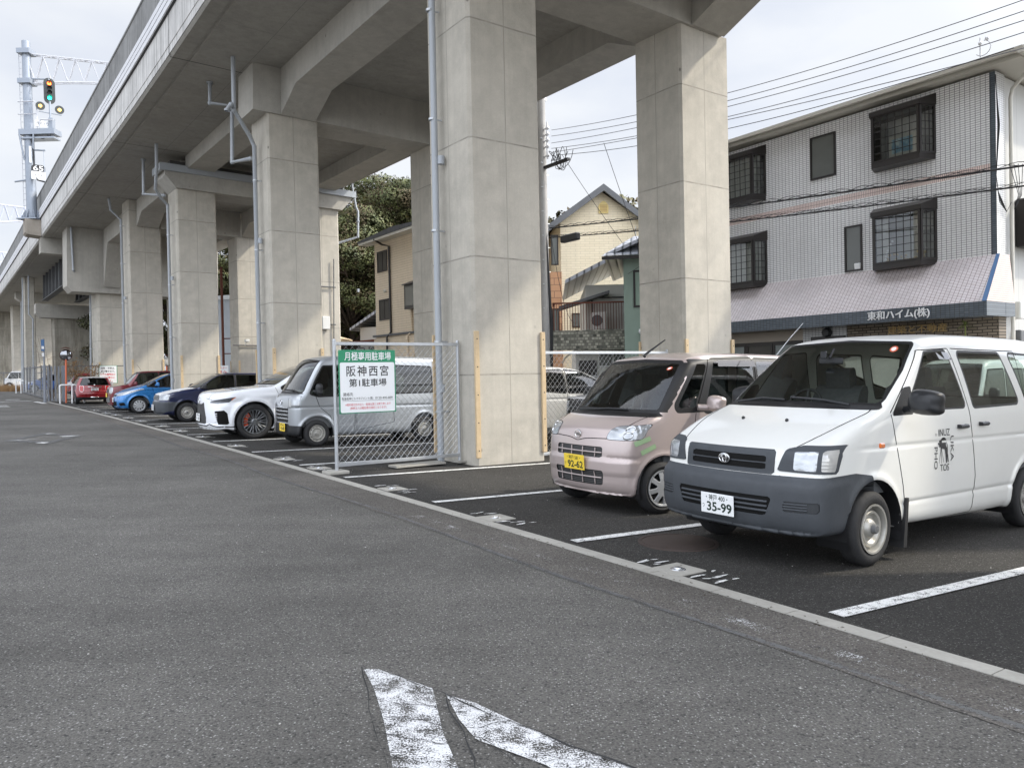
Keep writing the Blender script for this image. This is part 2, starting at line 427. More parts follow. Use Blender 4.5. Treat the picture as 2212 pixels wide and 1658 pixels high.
# bay lines: start just off the kerb, run away from the road and lean a little towards us
for s0 in (2.80, 5.38, 7.96, 10.60, 12.46, 15.07, 17.9, 20.3, 22.7, 25.2, 27.7, 30.2, 32.7, 35.2, 37.7, 40.3):
    mb = MB(); L = 4.6
    stripe(mb, [(s0 - .085 * q, .16 + q) for q in np.linspace(0, L, 12)], .115)
    struct('bay_line', mb, 'line paint')
# lozenge road markings (one at our feet, one far along the road)
def poly_mark(mb, pts, z=.009): mb.add([(x, y, z) for x, y in pts], [tuple(range(len(pts)))])
kx = 1.51 / 1.6
mk = MB()
poly_mark(mk, [(-.755, 3.90), (-.68, 3.90), (-.38, 3.66), (-.29, 3.21), (-.10, 2.55), (-.36, 2.55), (-.56, 3.33), (-.66, 3.66)])
poly_mark(mk, [(-.31, 3.59), (-.17, 3.50), (.05, 3.27), (.34, 3.01), (.80, 2.66), (.44, 2.55), (.13, 2.94), (-.15, 3.15), (-.23, 3.33)])
struct('road_marking', mk, 'faded paint')
mk = MB()
for q in ([(-12.08, 18.4), (-11.80, 18.75), (-11.60, 18.95), (-11.95, 18.45)], [(-11.21, 19.97), (-11.42, 19.55), (-11.62, 19.7), (-11.45, 19.9)],
          [(-12.50, 20.64), (-12.30, 20.75), (-12.42, 20.45)], [(-10.83, 17.98), (-10.79, 17.70), (-11.05, 17.8), (-11.0, 18.0)]):
    poly_mark(mk, [(x * kx, y * kx) for x, y in q])
struct('road_marking', mk, 'line paint')
gm = MB()
A_, B_, C_, D_ = [np.array(p) * kx for p in ((-12.15, 18.35), (-12.70, 20.85), (-11.15, 20.0), (-10.65, 17.65))]
cc = (A_ + B_ + C_ + D_) / 4
for a, b in ((A_, B_), (B_, C_), (C_, D_), (D_, A_)):
    poly_mark(gm, [tuple(a), tuple(b), tuple(cc + (b - cc) * .66), tuple(cc + (a - cc) * .66)], .006)
struct('road_marking', gm, 'ghost paint')
mk = MB()
stripe(mk, [(49.3, -3.4), (51.2, -.5)], .28); stripe(mk, [(46.0, -.42), (49.6, -.5)], .22)
for q in range(3): stripe(mk, [(54.2 + .1 * q, -1.5 - 1.6 * q), (54.2, -.8 - 1.6 * q)], .5)
for q in range(5): stripe(mk, [(44.4 - q * .55, -3.1), (44.5 - q * .55, -2.2)], .16)
struct('road_marking', mk, 'line paint')
# resurfaced strip and cracks beside the kerb
mk = MB(); stripe(mk, [(s, -.62 + .05 * math.sin(s)) for s in np.linspace(-6, 30, 60)], .05, .004); struct('road_seam', mk, 'ghost paint')
mk = MB(); stripe(mk, [(s, -.40 + .03 * math.sin(s * 1.7)) for s in np.linspace(-2, 7.5, 40)], .12, .0045); mat_worn('trace paint', (.6, .6, .6), .60, 4, 90); struct('road_seam', mk, 'trace paint')
n = NT('crack'); n.set((.03, .03, .03), 1.0)
def crack(p0, p1, w=.006, wob=.012, z=.013, n=14):
    mb = MB(); P = []; a, b = np.array(p0), np.array(p1); q = 0; d = (b - a); nn = np.array([-d[1], d[0]]) / np.hypot(*d)
    for i in range(n + 1):
        q = q * .6 + random.uniform(-wob, wob); P.append(a + d * i / n + nn * q)
    vs = []
    for i, p in enumerate(P):
        ww = w * .6 * random.uniform(.2, 1.2); vs += [(*(p + nn * ww / 2), z), (*(p - nn * ww / 2), z)]
    mb.add(vs, [(2 * i, 2 * i + 1, 2 * i + 3, 2 * i + 2) for i in range(n)]); return mb
cm = MB()
for a, b, w in (((-.765, 3.93), (-.375, 2.52), .010), ((-.68, 3.92), (-.28, 3.55), .012), ((-.28, 3.55), (.62, 2.75), .020), ((-.30, 3.55), (-.05, 2.55), .014), ((-.15, 3.16), (.30, 2.62), .012),
                ((-.60, 3.52), (-.33, 3.45), .008), ((-.56, 3.35), (-.29, 3.28), .009), ((-.55, 3.2), (-.24, 3.1), .009), ((-.5, 3.0), (-.2, 2.92), .009), ((-.45, 2.8), (-.15, 2.72), .008),
                ((-.24, 3.4), (-.1, 3.45), .008), ((-.18, 3.25), (.0, 3.31), .008), ((-.05, 3.1), (.2, 3.18), .007), ((.12, 2.96), (.36, 3.0), .007)):
    m_ = crack(a, b, w); cm.add(m_.v, m_.f)
struct('road_crack', cm, 'crack')

# ------------------------------------------------------------ the railway viaduct
VM = frame(10.7, 2.55, False)
via = thing('railway_viaduct', 'long concrete railway viaduct on rows of tall square piers beside the road', 'viaduct', VM)
def sweep(mb, prof, s0, s1, ds=1.5, closed=True):
    ns = max(1, int((s1 - s0) / ds)); m = len(prof); vs = []
    for i in range(ns + 1):
        s = s0 + (s1 - s0) * i / ns
        vs += [V_(s, t, z) for t, z in prof]
    fs = [(i * m + j, (i + 1) * m + j, (i + 1) * m + (j + 1) % m, i * m + (j + 1) % m) for i in range(ns) for j in range(m if closed else m - 1)]
    if closed: fs += [tuple(range(m)), tuple(range(ns * m, ns * m + m))]
    mb.add(vs, fs); return mb
S0, S1 = -14, 150
def V_(s, t, z): return W(s, vd(s, t), z)
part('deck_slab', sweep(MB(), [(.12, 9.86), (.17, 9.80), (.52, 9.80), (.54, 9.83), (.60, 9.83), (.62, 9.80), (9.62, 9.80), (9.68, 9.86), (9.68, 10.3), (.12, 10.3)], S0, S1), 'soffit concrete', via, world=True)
part('edge_fascia', sweep(MB(), [(.10, 9.88), (.10, 10.08), (.085, 10.09), (.085, 10.9), (.115, 10.9), (.115, 9.88)], S0, S1), 'fascia concrete', via, world=True)
part('parapet', sweep(MB(), [(.12, 10.9), (.12, 12.58), (.09, 12.6), (.09, 12.66), (.34, 12.66), (.34, 10.3), (.13, 10.3), (.13, 10.9)], S0, S1), 'parapet concrete', via, world=True)
part('parapet', sweep(MB(), [(9.69, 10.3), (9.69, 12.66), (9.5, 12.66), (9.5, 10.31)], S0, S1), 'parapet concrete', via, world=True)
tr = MB()
for k_ in range(3):
    z0 = 10.92 + k_ * .187
    sweep(tr, [(.08, z0), (.0, z0 + .015), (.0, z0 + .165), (.08, z0 + .172)], S0, S1)
mat_plain('trough sheet', (.66, .66, .68), .5, .1, .5, .1, 1.5)
part('cable_trough', tr, 'trough sheet', via, world=True)
trb = sweep(MB(), [(.084, 10.90), (.03, 10.93), (.03, 11.46), (.084, 11.48)], S0, S1); part('trough_backing', trb, 'black plastic', via, world=True)
# joints across the soffit and down the face
jm = MB()
for s_ in (0.8, 10.6, 21.7, 30.7, 40.2, 50.0, 68, 86):
    vs = [V_(s_ + e, t, z) for e in (-.018, .018) for t, z in ((.08, 12.55), (.08, 11.5))] ; jm.add(vs, [(0, 1, 3, 2)])
    vs = [V_(s_ + e, t, z) for e in (-.016, .016) for t, z in ((.080, 10.9), (.080, 9.9), (.12, 9.796), (2.5, 9.796), (9.6, 9.796))]; jm.add(vs, [(i, i + 1, i + 6, i + 5) for i in range(4)])
part('expansion_joint', jm, 'crack', via, world=True)
# faint board lines on the soffit
bl = MB()
for t_ in (1.9,): sweep(bl, [(t_, 9.797), (t_ + .007, 9.797)], S0, 60, closed=False)
for s_ in np.arange(-10, 60, 3.6): bl.add([V_(s_ + e, t, 9.7965) for e in (0, .006) for t in (.62, 9.6)], [(0, 1, 3, 2)])
part('formwork_line', bl, 'dark concrete', via, world=True)

def chbox(x0, x1, y0, y1, z0, z1, ch=.07):
    mb = MB(); poly = [(x0 + ch, y0), (x1 - ch, y0), (x1, y0 + ch), (x1, y1 - ch), (x1 - ch, y1), (x0 + ch, y1), (x0, y1 - ch), (x0, y0 + ch)]
    return mb.prism(poly, z0, z1, lambda a, b, d: (a, b, d))
VI = VM.inverted()
def pier(s, t, w=1.32, l=1.06, top=8.58, mat='pier concrete', guard=True, ch=.055):
    M = VI @ frame(s, vd(s, t))
    p = part('pier', chbox(0, w, 0, l, -.05, top, ch), mat, via, Mloc=M)
    if guard:
        for gx, gy in ((.04, -.012), (w - .04, -.012), (.0, l - .05)):
            gm_ = MB(); gm_.box(gx - .045, gx + .045, gy - .028, gy + .012, .13, 2.22, bev=.006)
            gg = part('corner_guard', gm_, 'timber', p)
            bm_ = MB()
            for q in range(5): bm_.lathe([(.0, 0), (.011, 0), (.011, .005), (0, .005)], 8, Matrix.Translation((gx, gy - .028, .25 + q * .46)) @ Matrix.Rotation(math.pi / 2, 4, 'X'))
            part('bolt', bm_, 'black plastic', p)
    return p
PS = [0.4, 10.7, 20.75, 31.0, 40.3]
for i, s in enumerate(PS):
    g_ = i > 0
    pier(s, 2.50, 1.45, 1.36, guard=g_, top=8.58 if i != 4 else 9.83); pier(s, 7.53, 1.50, 1.30, guard=g_)
def beam_s(s0, s1, t0, t1, h0=True, h1=True, zb=9.07, zh=8.56, hl=1.15, ztop=9.81):
    poly = [(s0, ztop), (s0, zh if h0 else zb)]
    if h0: poly += [(s0 + hl, zb)]
    if h1: poly += [(s1 - hl, zb)]
    poly += [(s1, zh if h1 else zb), (s1, ztop)]
    mb = MB(); ch = .05
    mb.prism(poly, t0, t1, lambda a, b, d: V_(a, d, b))
    # splayed lower arris
    return part('beam', mb, 'beam concrete', via, world=True)
for t0 in (2.72, 7.68):
    t1 = t0 + .98
    beam_s(-9, .42, t0, t1); beam_s(1.74, 10.72, t0, t1); beam_s(12.04, 20.77, t0, t1)
    beam_s(22.09, 31.2, t0, t1, True, False, 9.28); beam_s(31.8, 40.32, t0, t1, False, True, 9.10); beam_s(41.64, 49.7, t0, t1, True, True, 8.9, 6.55, 1.3)
def beam_t(s, t0, t1, z0, z1=9.81, w=1.28, off=.03):
    mb = MB(); vs = [V_(s + off + e, t, z) for e in (0, w) for t in (t0, t1) for z in (z0, z1)]
    mb.add(vs, [(0, 1, 3, 2), (4, 6, 7, 5), (0, 4, 5, 1), (2, 3, 7, 6), (0, 2, 6, 4), (1, 5, 7, 3)])
    return part('cross_beam', mb, 'beam concrete', via, world=True)
for s in PS[:3]: beam_t(s, 1.97, 8.6, 8.56)
beam_t(PS[4], 3.8, 7.6, 8.56)
# the expansion pier: hammerhead cap with a gutter trough
cap = MB(); cs = PS[3]
cap.prism([(1.95, 9.18), (1.95, 8.95), (2.35, 8.52), (9.0, 8.52), (9.4, 8.95), (9.4, 9.18)], -.05, 1.4, lambda a, b, d: V_(cs + d, a, b))
part('pier_cap', cap, 'beam concrete', via, world=True)
cap = MB(); cap.prism([(1.75, 9.36), (1.75, 9.10), (9.6, 9.10), (9.6, 9.36)], -.16, -.06, lambda a, b, d: V_(cs + d, a, b))
cap.prism([(1.75, 9.36), (1.75, 9.10), (1.85, 9.10), (1.85, 9.36)], -.06, 1.2, lambda a, b, d: V_(cs + d, a, b)); part('gutter_trough', cap, 'pvc grey', via, world=True)
cap = MB(); cap.prism([(2.2, 9.60), (2.2, 9.19), (9.2, 9.19), (9.2, 9.60)], .3, .9, lambda a, b, d: V_(cs + d, a, b)); part('bearing_shelf', cap, 'dark concrete', via, world=True)
# big portal at the road crossing, steel girder, far piers
pier(50.2, 2.55, 2.0, 2.0, 6.6, 'pier concrete', True, .12); pier(50.2, 6.8, 2.0, 2.0, 6.6, 'pier concrete', False, .12)
mb = MB(); mb.prism([(.9, 6.5), (1.15, 6.2), (9.2, 6.2), (9.2, 9.8), (.9, 9.8)], .02, 1.9, lambda a, b, d: V_(49.9 + d, a, b)); part('cross_beam', mb, 'beam concrete', via, world=True)
mb = MB(); mb.prism([(.05, 8.86), (2.6, 8.86), (2.6, 9.81), (.05, 9.81)], 0, 1.0, lambda a, b, d: V_(54.6 + d, a, b)); part('cross_beam', mb, 'beam concrete', via, world=True)
mb = MB(); mb.prism([(-.75, 10.82), (-.75, 10.0), (-.65, 9.9), (.08, 9.85), (.08, 10.82)], 0, 1.3, lambda a, b, d: V_(54.5 + d, a, b)); mat_concrete('mast corbel', (.40, .36, .31), .8, stain=.25); part('mast_corbel', mb, 'mast corbel', via, world=True)
mat_plain('girder steel', (.115, .118, .122), .6, .1, .5, .2, 2)
mb = MB()
for t_ in (2.2, 4.6, 7.2):
    mb.prism([(52.2, 9.79), (52.2, 8.1), (52.9, 7.75), (76, 7.75), (76, 9.79)], t_, t_ + .06, lambda a, b, d: V_(a, d, b)); mb.prism([(52.2, 7.75), (76, 7.75), (76, 7.70), (52.2, 7.70)], t_ - .2, t_ + .26, lambda a, b, d: V_(a, d, b))
    for q in np.arange(53, 76, 2.2): mb.prism([(q, 9.78), (q, 7.76), (q + .03, 7.76), (q + .03, 9.78)], t_ - .18, t_ - .002, lambda a, b, d: V_(a, d, b))
part('steel_girder', mb, 'girder steel', via, world=True)
mb = MB(); mb.prism([(1.5, 7.4), (1.5, 6.6), (1.9, 6.25), (9, 6.25), (9, 7.4)], 0, 1.6, lambda a, b, d: V_(75.0 + d, a, b)); part('pier_cap', mb, 'beam concrete', via, world=True)
pier(75.2, 2.9, 3.4, 1.3, 6.27, 'stained concrete', False); pier(75.2, 6.6, 2.4, 1.3, 6.27, 'pier concrete', False); pier(77.5, 1.0, .8, .8, 9.8, 'pier concrete', False)
mb = MB(); mb.prism([(-2.5, 0), (9.5, 0), (9.5, 9.79), (-2.5, 9.79)], 0, 1.0, lambda a, b, d: V_(122 + d, a, b)); part('abutment', mb, 'stained concrete', via, world=True)
mb = MB(); mb.prism([(-9, 5.5), (-2.5, 6.2), (-2.5, 9.4), (-9, 8.2)], 0, 1.0, lambda a, b, d: V_(121 + d, a, b)); mb.prism([(-12, 0), (-2.5, 0), (-2.5, 6.1), (-12, 5.2)], 0, 1.0, lambda a, b, d: V_(124 + d, a, b)); part('wing_wall', mb, 'stained concrete', via, world=True)
pier(92, 2.0, 3.2, 1.4, 9.0, 'pier concrete', False); pier(110, 2.2, 3.2, 1.4, 9.8, 'pier concrete', False)
mb = MB(); mb.prism([(1.2, 9.8), (1.2, 9.2), (1.6, 8.9), (9, 8.9), (9, 9.8)], 0, 1.6, lambda a, b, d: V_(91.9 + d, a, b)); part('pier_cap', mb, 'beam concrete', via, world=True)
# ------------------------------------------------------------ vehicle bodies
# A body is the smooth intersection of three outlines (side, plan, cross-section); its skin is meshed once
# and then cut along exact lines into panels, glass, lamps and so on.
def cr(pts, n=6, closed=True):
    """Catmull-Rom through pts; a point given as (x, z, 1) is a hard corner"""
    P = [np.array(p[:2], float) for p in pts]; hard = [len(p) > 2 for p in pts]; N = len(P); out = []
    for i in range(N if closed else N - 1):
        p0, p1, p2, p3 = P[(i - 1) % N], P[i], P[(i + 1) % N], P[(i + 2) % N]
        if hard[i] or (not closed and i == 0): p0 = p1 * 2 - p2
        if hard[(i + 1) % N] or (not closed and i == N - 2): p3 = p2 * 2 - p1
        for k in range(n):
            t = k / n; out.append(.5 * (2 * p1 + (p2 - p0) * t + (2 * p0 - 5 * p1 + 4 * p2 - p3) * t * t + (3 * p1 - p0 - 3 * p2 + p3) * t ** 3))
    if not closed: out.append(P[-1])
    return np.array(out)
def sd_poly(p, poly):
    """signed distance of points p (N,2) to a closed polygon, negative inside"""
    d = np.full(len(p), 1e9); inside = np.zeros(len(p), bool); n = len(poly)
    for i in range(n):
        a, b = poly[i], poly[(i + 1) % n]; e = b - a; w = p - a; L = e @ e
        if L < 1e-14: continue
        h = np.clip((w @ e) / L, 0, 1); q = w - h[:, None] * e; d = np.minimum(d, (q * q).sum(1))
        c1 = a[1] <= p[:, 1]; c2 = b[1] > p[:, 1]; cr_ = e[0] * w[:, 1] - e[1] * w[:, 0]
        inside ^= (c1 & c2 & (cr_ > 0)) | (~c1 & ~c2 & (cr_ < 0))
    d = np.sqrt(d); return np.where(inside, -d, d)
def sd_line(p, pts):
    d = np.full(len(p), 1e9); pts = np.asarray(pts, float)
    for a, b in zip(pts[:-1], pts[1:]):
        e = b - a; w = p - a; L = max(1e-12, e @ e); h = np.clip((w @ e) / L, 0, 1); q = w - h[:, None] * e; d = np.minimum(d, (q * q).sum(1))
    return np.sqrt(d)
def smax(a, b, k):
    h = np.maximum(k - np.abs(a - b), 0) / k; return np.maximum(a, b) + h * h * k * .25
def sstep(x, a, b):
    t = np.clip((x - a) / (b - a), 0, 1); return t * t * (3 - 2 * t)
def lut(poly, x0, x1, z0, z1, h=.01):
    """signed-distance lookup table, bilinear"""
    nx, nz = int((x1 - x0) / h) + 1, int((z1 - z0) / h) + 1
    X, Z = np.meshgrid(x0 + h * np.arange(nx), z0 + h * np.arange(nz), indexing='ij')
    T = sd_poly(np.c_[X.ravel(), Z.ravel()], poly).reshape(nx, nz)
    def f(x, z):
        u = np.clip((x - x0) / h, 0, nx - 1.001); w = np.clip((z - z0) / h, 0, nz - 1.001); i = u.astype(int); j = w.astype(int); u = u - i; w = w - j
        return (T[i, j] * (1 - u) + T[i + 1, j] * u) * (1 - w) + (T[i, j + 1] * (1 - u) + T[i + 1, j + 1] * u) * w
    return f

class Body:
    def __init__(s, side, plan, sect, k=(.10, .16), bow=(.10, .06), crown=.035, mods=None, res=.03):
        s.S = cr(side); s.P = np.array(cr(plan, closed=False)); s.Q = np.array(cr(sect, closed=False))
        P = np.r_[s.P, s.P[::-1] * [1, -1]]; Q = np.r_[s.Q, s.Q[::-1] * [-1, 1]]
        s.x0, s.x1 = s.S[:, 0].min(), s.S[:, 0].max(); s.hw = s.P[:, 1].max(); s.z0, s.z1 = s.S[:, 1].min(), s.S[:, 1].max()
        m = .25
        s.fS = lut(s.S, s.x0 - m, s.x1 + m, s.z0 - m, s.z1 + m); s.fP = lut(P, s.x0 - m, s.x1 + m, -s.hw - m, s.hw + m); s.fQ = lut(Q, -s.hw - m, s.hw + m, s.z0 - m, s.z1 + m)
        s.k, s.bow, s.crown, s.mods = k, bow, crown, mods; s.mid = .5 * (s.x0 + s.x1); s.res = res; s.rV, s.rN, s.rF = [], [], []
        s.mesh()
    def f(s, p):
        x, y, z = p[:, 0], p[:, 1], p[:, 2]; q = (y / s.hw) ** 2
        half = (s.x1 - s.x0) / 2; u = (x - s.mid) / half
        xs = x + s.bow[0] * q * sstep(u, 0, 1) - s.bow[1] * q * sstep(-u, .2, 1)
        zs = z + s.crown * q * sstep(z, s.z0 + .45 * (s.z1 - s.z0), s.z1)
        a = smax(s.fS(xs, zs), s.fQ(y, z), s.k[0]); d = smax(a, s.fP(x, y), s.k[1])
        if s.mods: d = s.mods(d, x, np.abs(y), z)
        return d
    def grad(s, p, e=.004):
        g = np.stack([(s.f(p + np.eye(3)[i] * e) - s.f(p - np.eye(3)[i] * e)) for i in range(3)], 1)
        return g / np.maximum(1e-9, np.linalg.norm(g, axis=1))[:, None]
    def project(s, p, it=3):
        for _ in range(it):
            g = s.grad(p); p = p - g * np.clip(s.f(p), -.05, .05)[:, None]
        return p
    def mesh(s):
        h = s.res; m = 2.3 * h
        ax = [np.arange(a - m, b + m, h) for a, b in ((s.x0, s.x1), (-s.hw - .03, s.hw + .03), (s.z0, s.z1))]
        n = [len(a) for a in ax]; X, Y, Z = np.meshgrid(*ax, indexing='ij')
        F = s.f(np.c_[X.ravel(), Y.ravel(), Z.ravel()]).reshape(n); I = F < 0
        c = [I[i:n[0] - 1 + i, j:n[1] - 1 + j, k:n[2] - 1 + k] for i in (0, 1) for j in (0, 1) for k in (0, 1)]
        cnt = sum(q.astype(int) for q in c); act = (cnt > 0) & (cnt < 8)
        idx = -np.ones(act.shape, int); ids = np.argwhere(act); idx[act] = np.arange(len(ids))
        V = np.stack([ax[i][ids[:, i]] + h / 2 for i in range(3)], 1)
        faces = []
        for d in range(3):
            o = [q for q in range(3) if q != d]
            sl0 = [slice(1, n[q] - 1) for q in range(3)]; sl1 = list(sl0); sl0[d] = slice(0, n[d] - 1); sl1[d] = slice(1, n[d])
            A, B = I[tuple(sl0)], I[tuple(sl1)]; ed = np.argwhere(A != B)
            base = ed.copy(); base[:, o[0]] += 1; base[:, o[1]] += 1; flip = A[tuple(ed.T)]
            q = []
            for da, db in ((-1, -1), (0, -1), (0, 0), (-1, 0)):
                w = base.copy(); w[:, o[0]] += da; w[:, o[1]] += db; q.append(idx[tuple(w.T)])
            q = np.stack(q, 1); fl = flip if d != 1 else ~flip
            q[~fl] = q[~fl][:, ::-1]; faces.append(q)
        Q = np.concatenate(faces); V = s.project(V, 9)
        s.V = V; s.F = np.r_[Q[:, [0, 1, 2]], Q[:, [0, 2, 3]]]; s.lab = np.zeros(len(s.F), int); s.names = ['body']
    # ---- cutting
    def split(s, val, allow, new):
        """val: per-vertex signed field; faces whose label is in allow are cut at 0, the negative side gets label new"""
        if new not in s.names: s.names.append(new)
        nl = s.names.index(new); al = [s.names.index(a) for a in allow if a in s.names]
        can = np.isin(s.lab, al); val = np.where(np.abs(val) < 1e-6, 1e-6, val)
        sg = val[s.F] < 0; k = sg.sum(1)
        s.lab[can & (k == 3)] = nl
        cut = can & (k > 0) & (k < 3); Fc = s.F[cut]; Lc = s.lab[cut]; sg = sg[cut]; kc = k[cut]
        if not len(Fc): return
        lone = np.where(kc == 1, sg.argmax(1), (~sg).argmax(1)); r = np.arange(len(Fc))
        A = Fc[r, lone]; B = Fc[r, (lone + 1) % 3]; C = Fc[r, (lone + 2) % 3]
        E = np.r_[np.c_[A, B], np.c_[A, C]]; Es = np.sort(E, 1); U, inv = np.unique(Es, axis=0, return_inverse=True); inv = inv.ravel()
        t = val[U[:, 0]] / (val[U[:, 0]] - val[U[:, 1]]); nv = s.V[U[:, 0]] + (s.V[U[:, 1]] - s.V[U[:, 0]]) * t[:, None]
        o = len(s.V); s.V = np.r_[s.V, nv]; AB = o + inv[:len(Fc)]; AC = o + inv[len(Fc):]
        l1 = np.where(kc == 1, nl, Lc); l2 = np.where(kc == 1, Lc, nl)
        keep = ~cut
        s.F = np.r_[s.F[keep], np.c_[A, AB, AC], np.c_[AB, B, C], np.c_[AB, C, AC]]
        s.lab = np.r_[s.lab[keep], l1, l2, l2]
        if len(s.extra):
            for kk in s.extra: s.extra[kk] = np.r_[s.extra[kk], s.extra[kk][U[:, 0]] * (1 - t) + s.extra[kk][U[:, 1]] * t]
    extra = {}
    def nrm(s): return s.grad(s.V)
    def region(s, new, poly, view='side', allow=('body',), where=None, seal=0, seal_name='seal', smooth=1, closed=True, line=None, rnd=0.):
        """view side: (x,z); front: (y,z); wrap: (q,z) q = |y| running on round the front corner; rwrap round the rear; top: (x,y)"""
        if line is not None: return s.shut(view, line, poly, smooth)
        V = s.V; N = s.nrm(); x, y, z = V.T
        if view == 'side': c = np.c_[x, z]; ok = np.abs(N[:, 1]) > .30
        elif view == 'front': c = np.c_[y, z]; ok = N[:, 0] > .12
        elif view == 'rear': c = np.c_[y, z]; ok = N[:, 0] < -.12
        elif view == 'wrap': c = np.c_[np.abs(y) + np.maximum(0, s.xf(z) - s.bowx(y) - x) * (np.abs(y) > .5 * s.hw), z]; ok = (x > s.x1 - 1.0)
        elif view == 'rwrap': c = np.c_[np.abs(y) + np.maximum(0, x - s.xr(z)) * (np.abs(y) > .5 * s.hw), z]; ok = (x < s.x0 + 1.0)
        elif view == 'top': c = np.c_[x, np.abs(y)]; ok = N[:, 2] > .2
        if where is not None: ok &= where(x, y, z, N)
        d = sd_poly(c, cr(poly, smooth, closed)) - rnd
        d = np.where(ok, d, .5)
        if seal:
            s.extra = {'d': d}; s.split(d - seal, allow, seal_name); s.split(s.extra['d'].copy(), (seal_name,), new); s.extra = {}
        else: s.split(d, allow, new)
    def shut(s, view, line, w, smooth=1):
        """a shut line: thin dark ribbon lying on the skin along a drawn line"""
        P = cr(line, max(1, smooth), False); L = np.r_[0, np.cumsum(np.hypot(*np.diff(P, axis=0).T))]; u = np.arange(0, L[-1], .02); a = np.interp(u, L, P[:, 0]); b = np.interp(u, L, P[:, 1])
        for sg in ((1, -1) if view != 'front' and view != 'rear' else (1,)):
            if view == 'side': p = s.on_side(a, b, 0, sg)
            elif view == 'front': p = s.on_front(a, b, 0)
            elif view == 'rear': p = s.on_front(a, b, 0, -1)
            elif view == 'top': p = s.march(np.c_[a, sg * b, np.full(len(a), s.z1 + .3)], [0, 0, -1], 2.0)
            else:
                p = []
                for q, z in zip(a, b):
                    ys = np.linspace(0, s.hw * .93, 40); f = s.on_front(ys, np.full(40, z), 0); xs = np.linspace(f[-1, 0], s.x1 - 1.3, 40); g = s.on_side(xs, np.full(40, z), 0)
                    c = np.r_[f, g]; qq = np.abs(c[:, 1]) + np.maximum(0, s.xf(z) - s.bowx(c[:, 1]) - c[:, 0]) * (np.abs(c[:, 1]) > .5 * s.hw); o = np.argsort(qq)
                    p.append([np.interp(q, qq[o], c[o, i]) for i in range(3)])
                p = np.array(p) * [1, sg, 1]
            n = s.grad(p); ok = np.abs(s.f(p)) < .01
            if view == 'side': ok &= np.abs(n[:, 1]) > .22
            t = np.gradient(p, axis=0); t /= np.maximum(1e-9, np.linalg.norm(t, axis=1))[:, None]; sdv_ = np.cross(n, t); c = p + n * .0016
            A, B_ = c + sdv_ * w, c - sdv_ * w; jump = np.linalg.norm(np.diff(p, axis=0), axis=1) < .07
            o = len(s.rV); s.rV += list(A) + list(B_); s.rN += list(n) + list(n); k = len(p)
            for i in range(k - 1):
                if ok[i] and ok[i + 1] and jump[i]: s.rF += [(o + i, o + i + 1, o + k + i + 1), (o + i, o + k + i + 1, o + k + i)]
    def xf(s, z):
        """front of the centre outline at height z (cached)"""
        if not hasattr(s, '_xf'):
            zz = np.linspace(s.z0, s.z1, 80); s._xf = (zz, np.array([s.surf_x(0., a, 1) for a in zz]))
        return np.interp(z, *s._xf)
    def xr(s, z):
        if not hasattr(s, '_xr'):
            zz = np.linspace(s.z0, s.z1, 80); s._xr = (zz, np.array([s.surf_x(0., a, -1) for a in zz]))
        return np.interp(z, *s._xr)
    def bowx(s, y): return s.bow[0] * np.minimum(1, (y / s.hw) ** 2)
    def march(s, o, d, L=3.0):
        o = np.atleast_2d(np.asarray(o, float)); d = np.asarray(d, float); t = np.zeros(len(o))
        for _ in range(60):
            v = s.f(o + d * t[:, None]); t = np.minimum(t + np.where(np.abs(v) < 2e-4, 0, v * .8), L)
        return o + d * t[:, None]
    def surf_x(s, y, z, sgn=1):
        return float(s.march([[(s.x1 + .2) if sgn > 0 else (s.x0 - .2), y, z]], [-sgn, 0, 0], s.x1 - s.x0)[0, 0])
    def on_front(s, ys, zs, off=.004, sgn=1):
        n = len(ys); p = s.march(np.c_[np.full(n, s.x1 + .2 if sgn > 0 else s.x0 - .2), ys, zs], [-sgn, 0, 0], 2.0); return p + s.grad(p) * off
    def on_side(s, xs, zs, off=.004, sgn=1):
        n = len(xs); p = s.march(np.c_[xs, np.full(n, sgn * (s.hw + .25)), zs], [0, -sgn, 0], 1.2); return p + s.grad(p) * off
    # ---- output
    def emit(s, mats, parent, parts, drop=('hole',)):
        """parts: label -> (object name, material, push along normal); other labels stay in the body with a material slot"""
        N = s.nrm(); out = {}
        if 'gap' not in s.names: s.names.append('gap')
        inbody = [n for n in s.names if n not in parts and n not in drop]
        def sub(sel, name, mm, push, mi=None):
            F = s.F[sel]
            if not len(F): return None
            u, inv = np.unique(F, return_inverse=True); v_, f_, n_ = s.V[u] + N[u] * push, inv.reshape(-1, 3), N[u]
            if name == 'body' and s.rF: f_ = np.r_[f_, np.array(s.rF) + len(v_)]; mi = list(mi) + [slot['gap']] * len(s.rF); v_ = np.r_[v_, np.array(s.rV)]; n_ = np.r_[n_, np.array(s.rN)]
            return link_mesh(name, v_, f_, mm, parent, True, mi, n_)
        sel = np.isin(s.lab, [s.names.index(n) for n in inbody])
        slot = {n: i for i, n in enumerate(inbody)}
        out['body'] = sub(sel, 'body', [mats.get(n, mats['body']) for n in inbody], 0, [slot[s.names[l]] for l in s.lab[sel]])
        for n, (on, mm, push) in parts.items():
            if n not in s.names: continue
            sel = s.lab == s.names.index(n)
            # islands (left and right) become their own parts
            for k_, isl in enumerate(s.islands(s.F[sel])):
                o = sub(np.flatnonzero(sel)[isl], on, mm, push)
                if o is not None: out.setdefault(n, []).append(o)
        return out
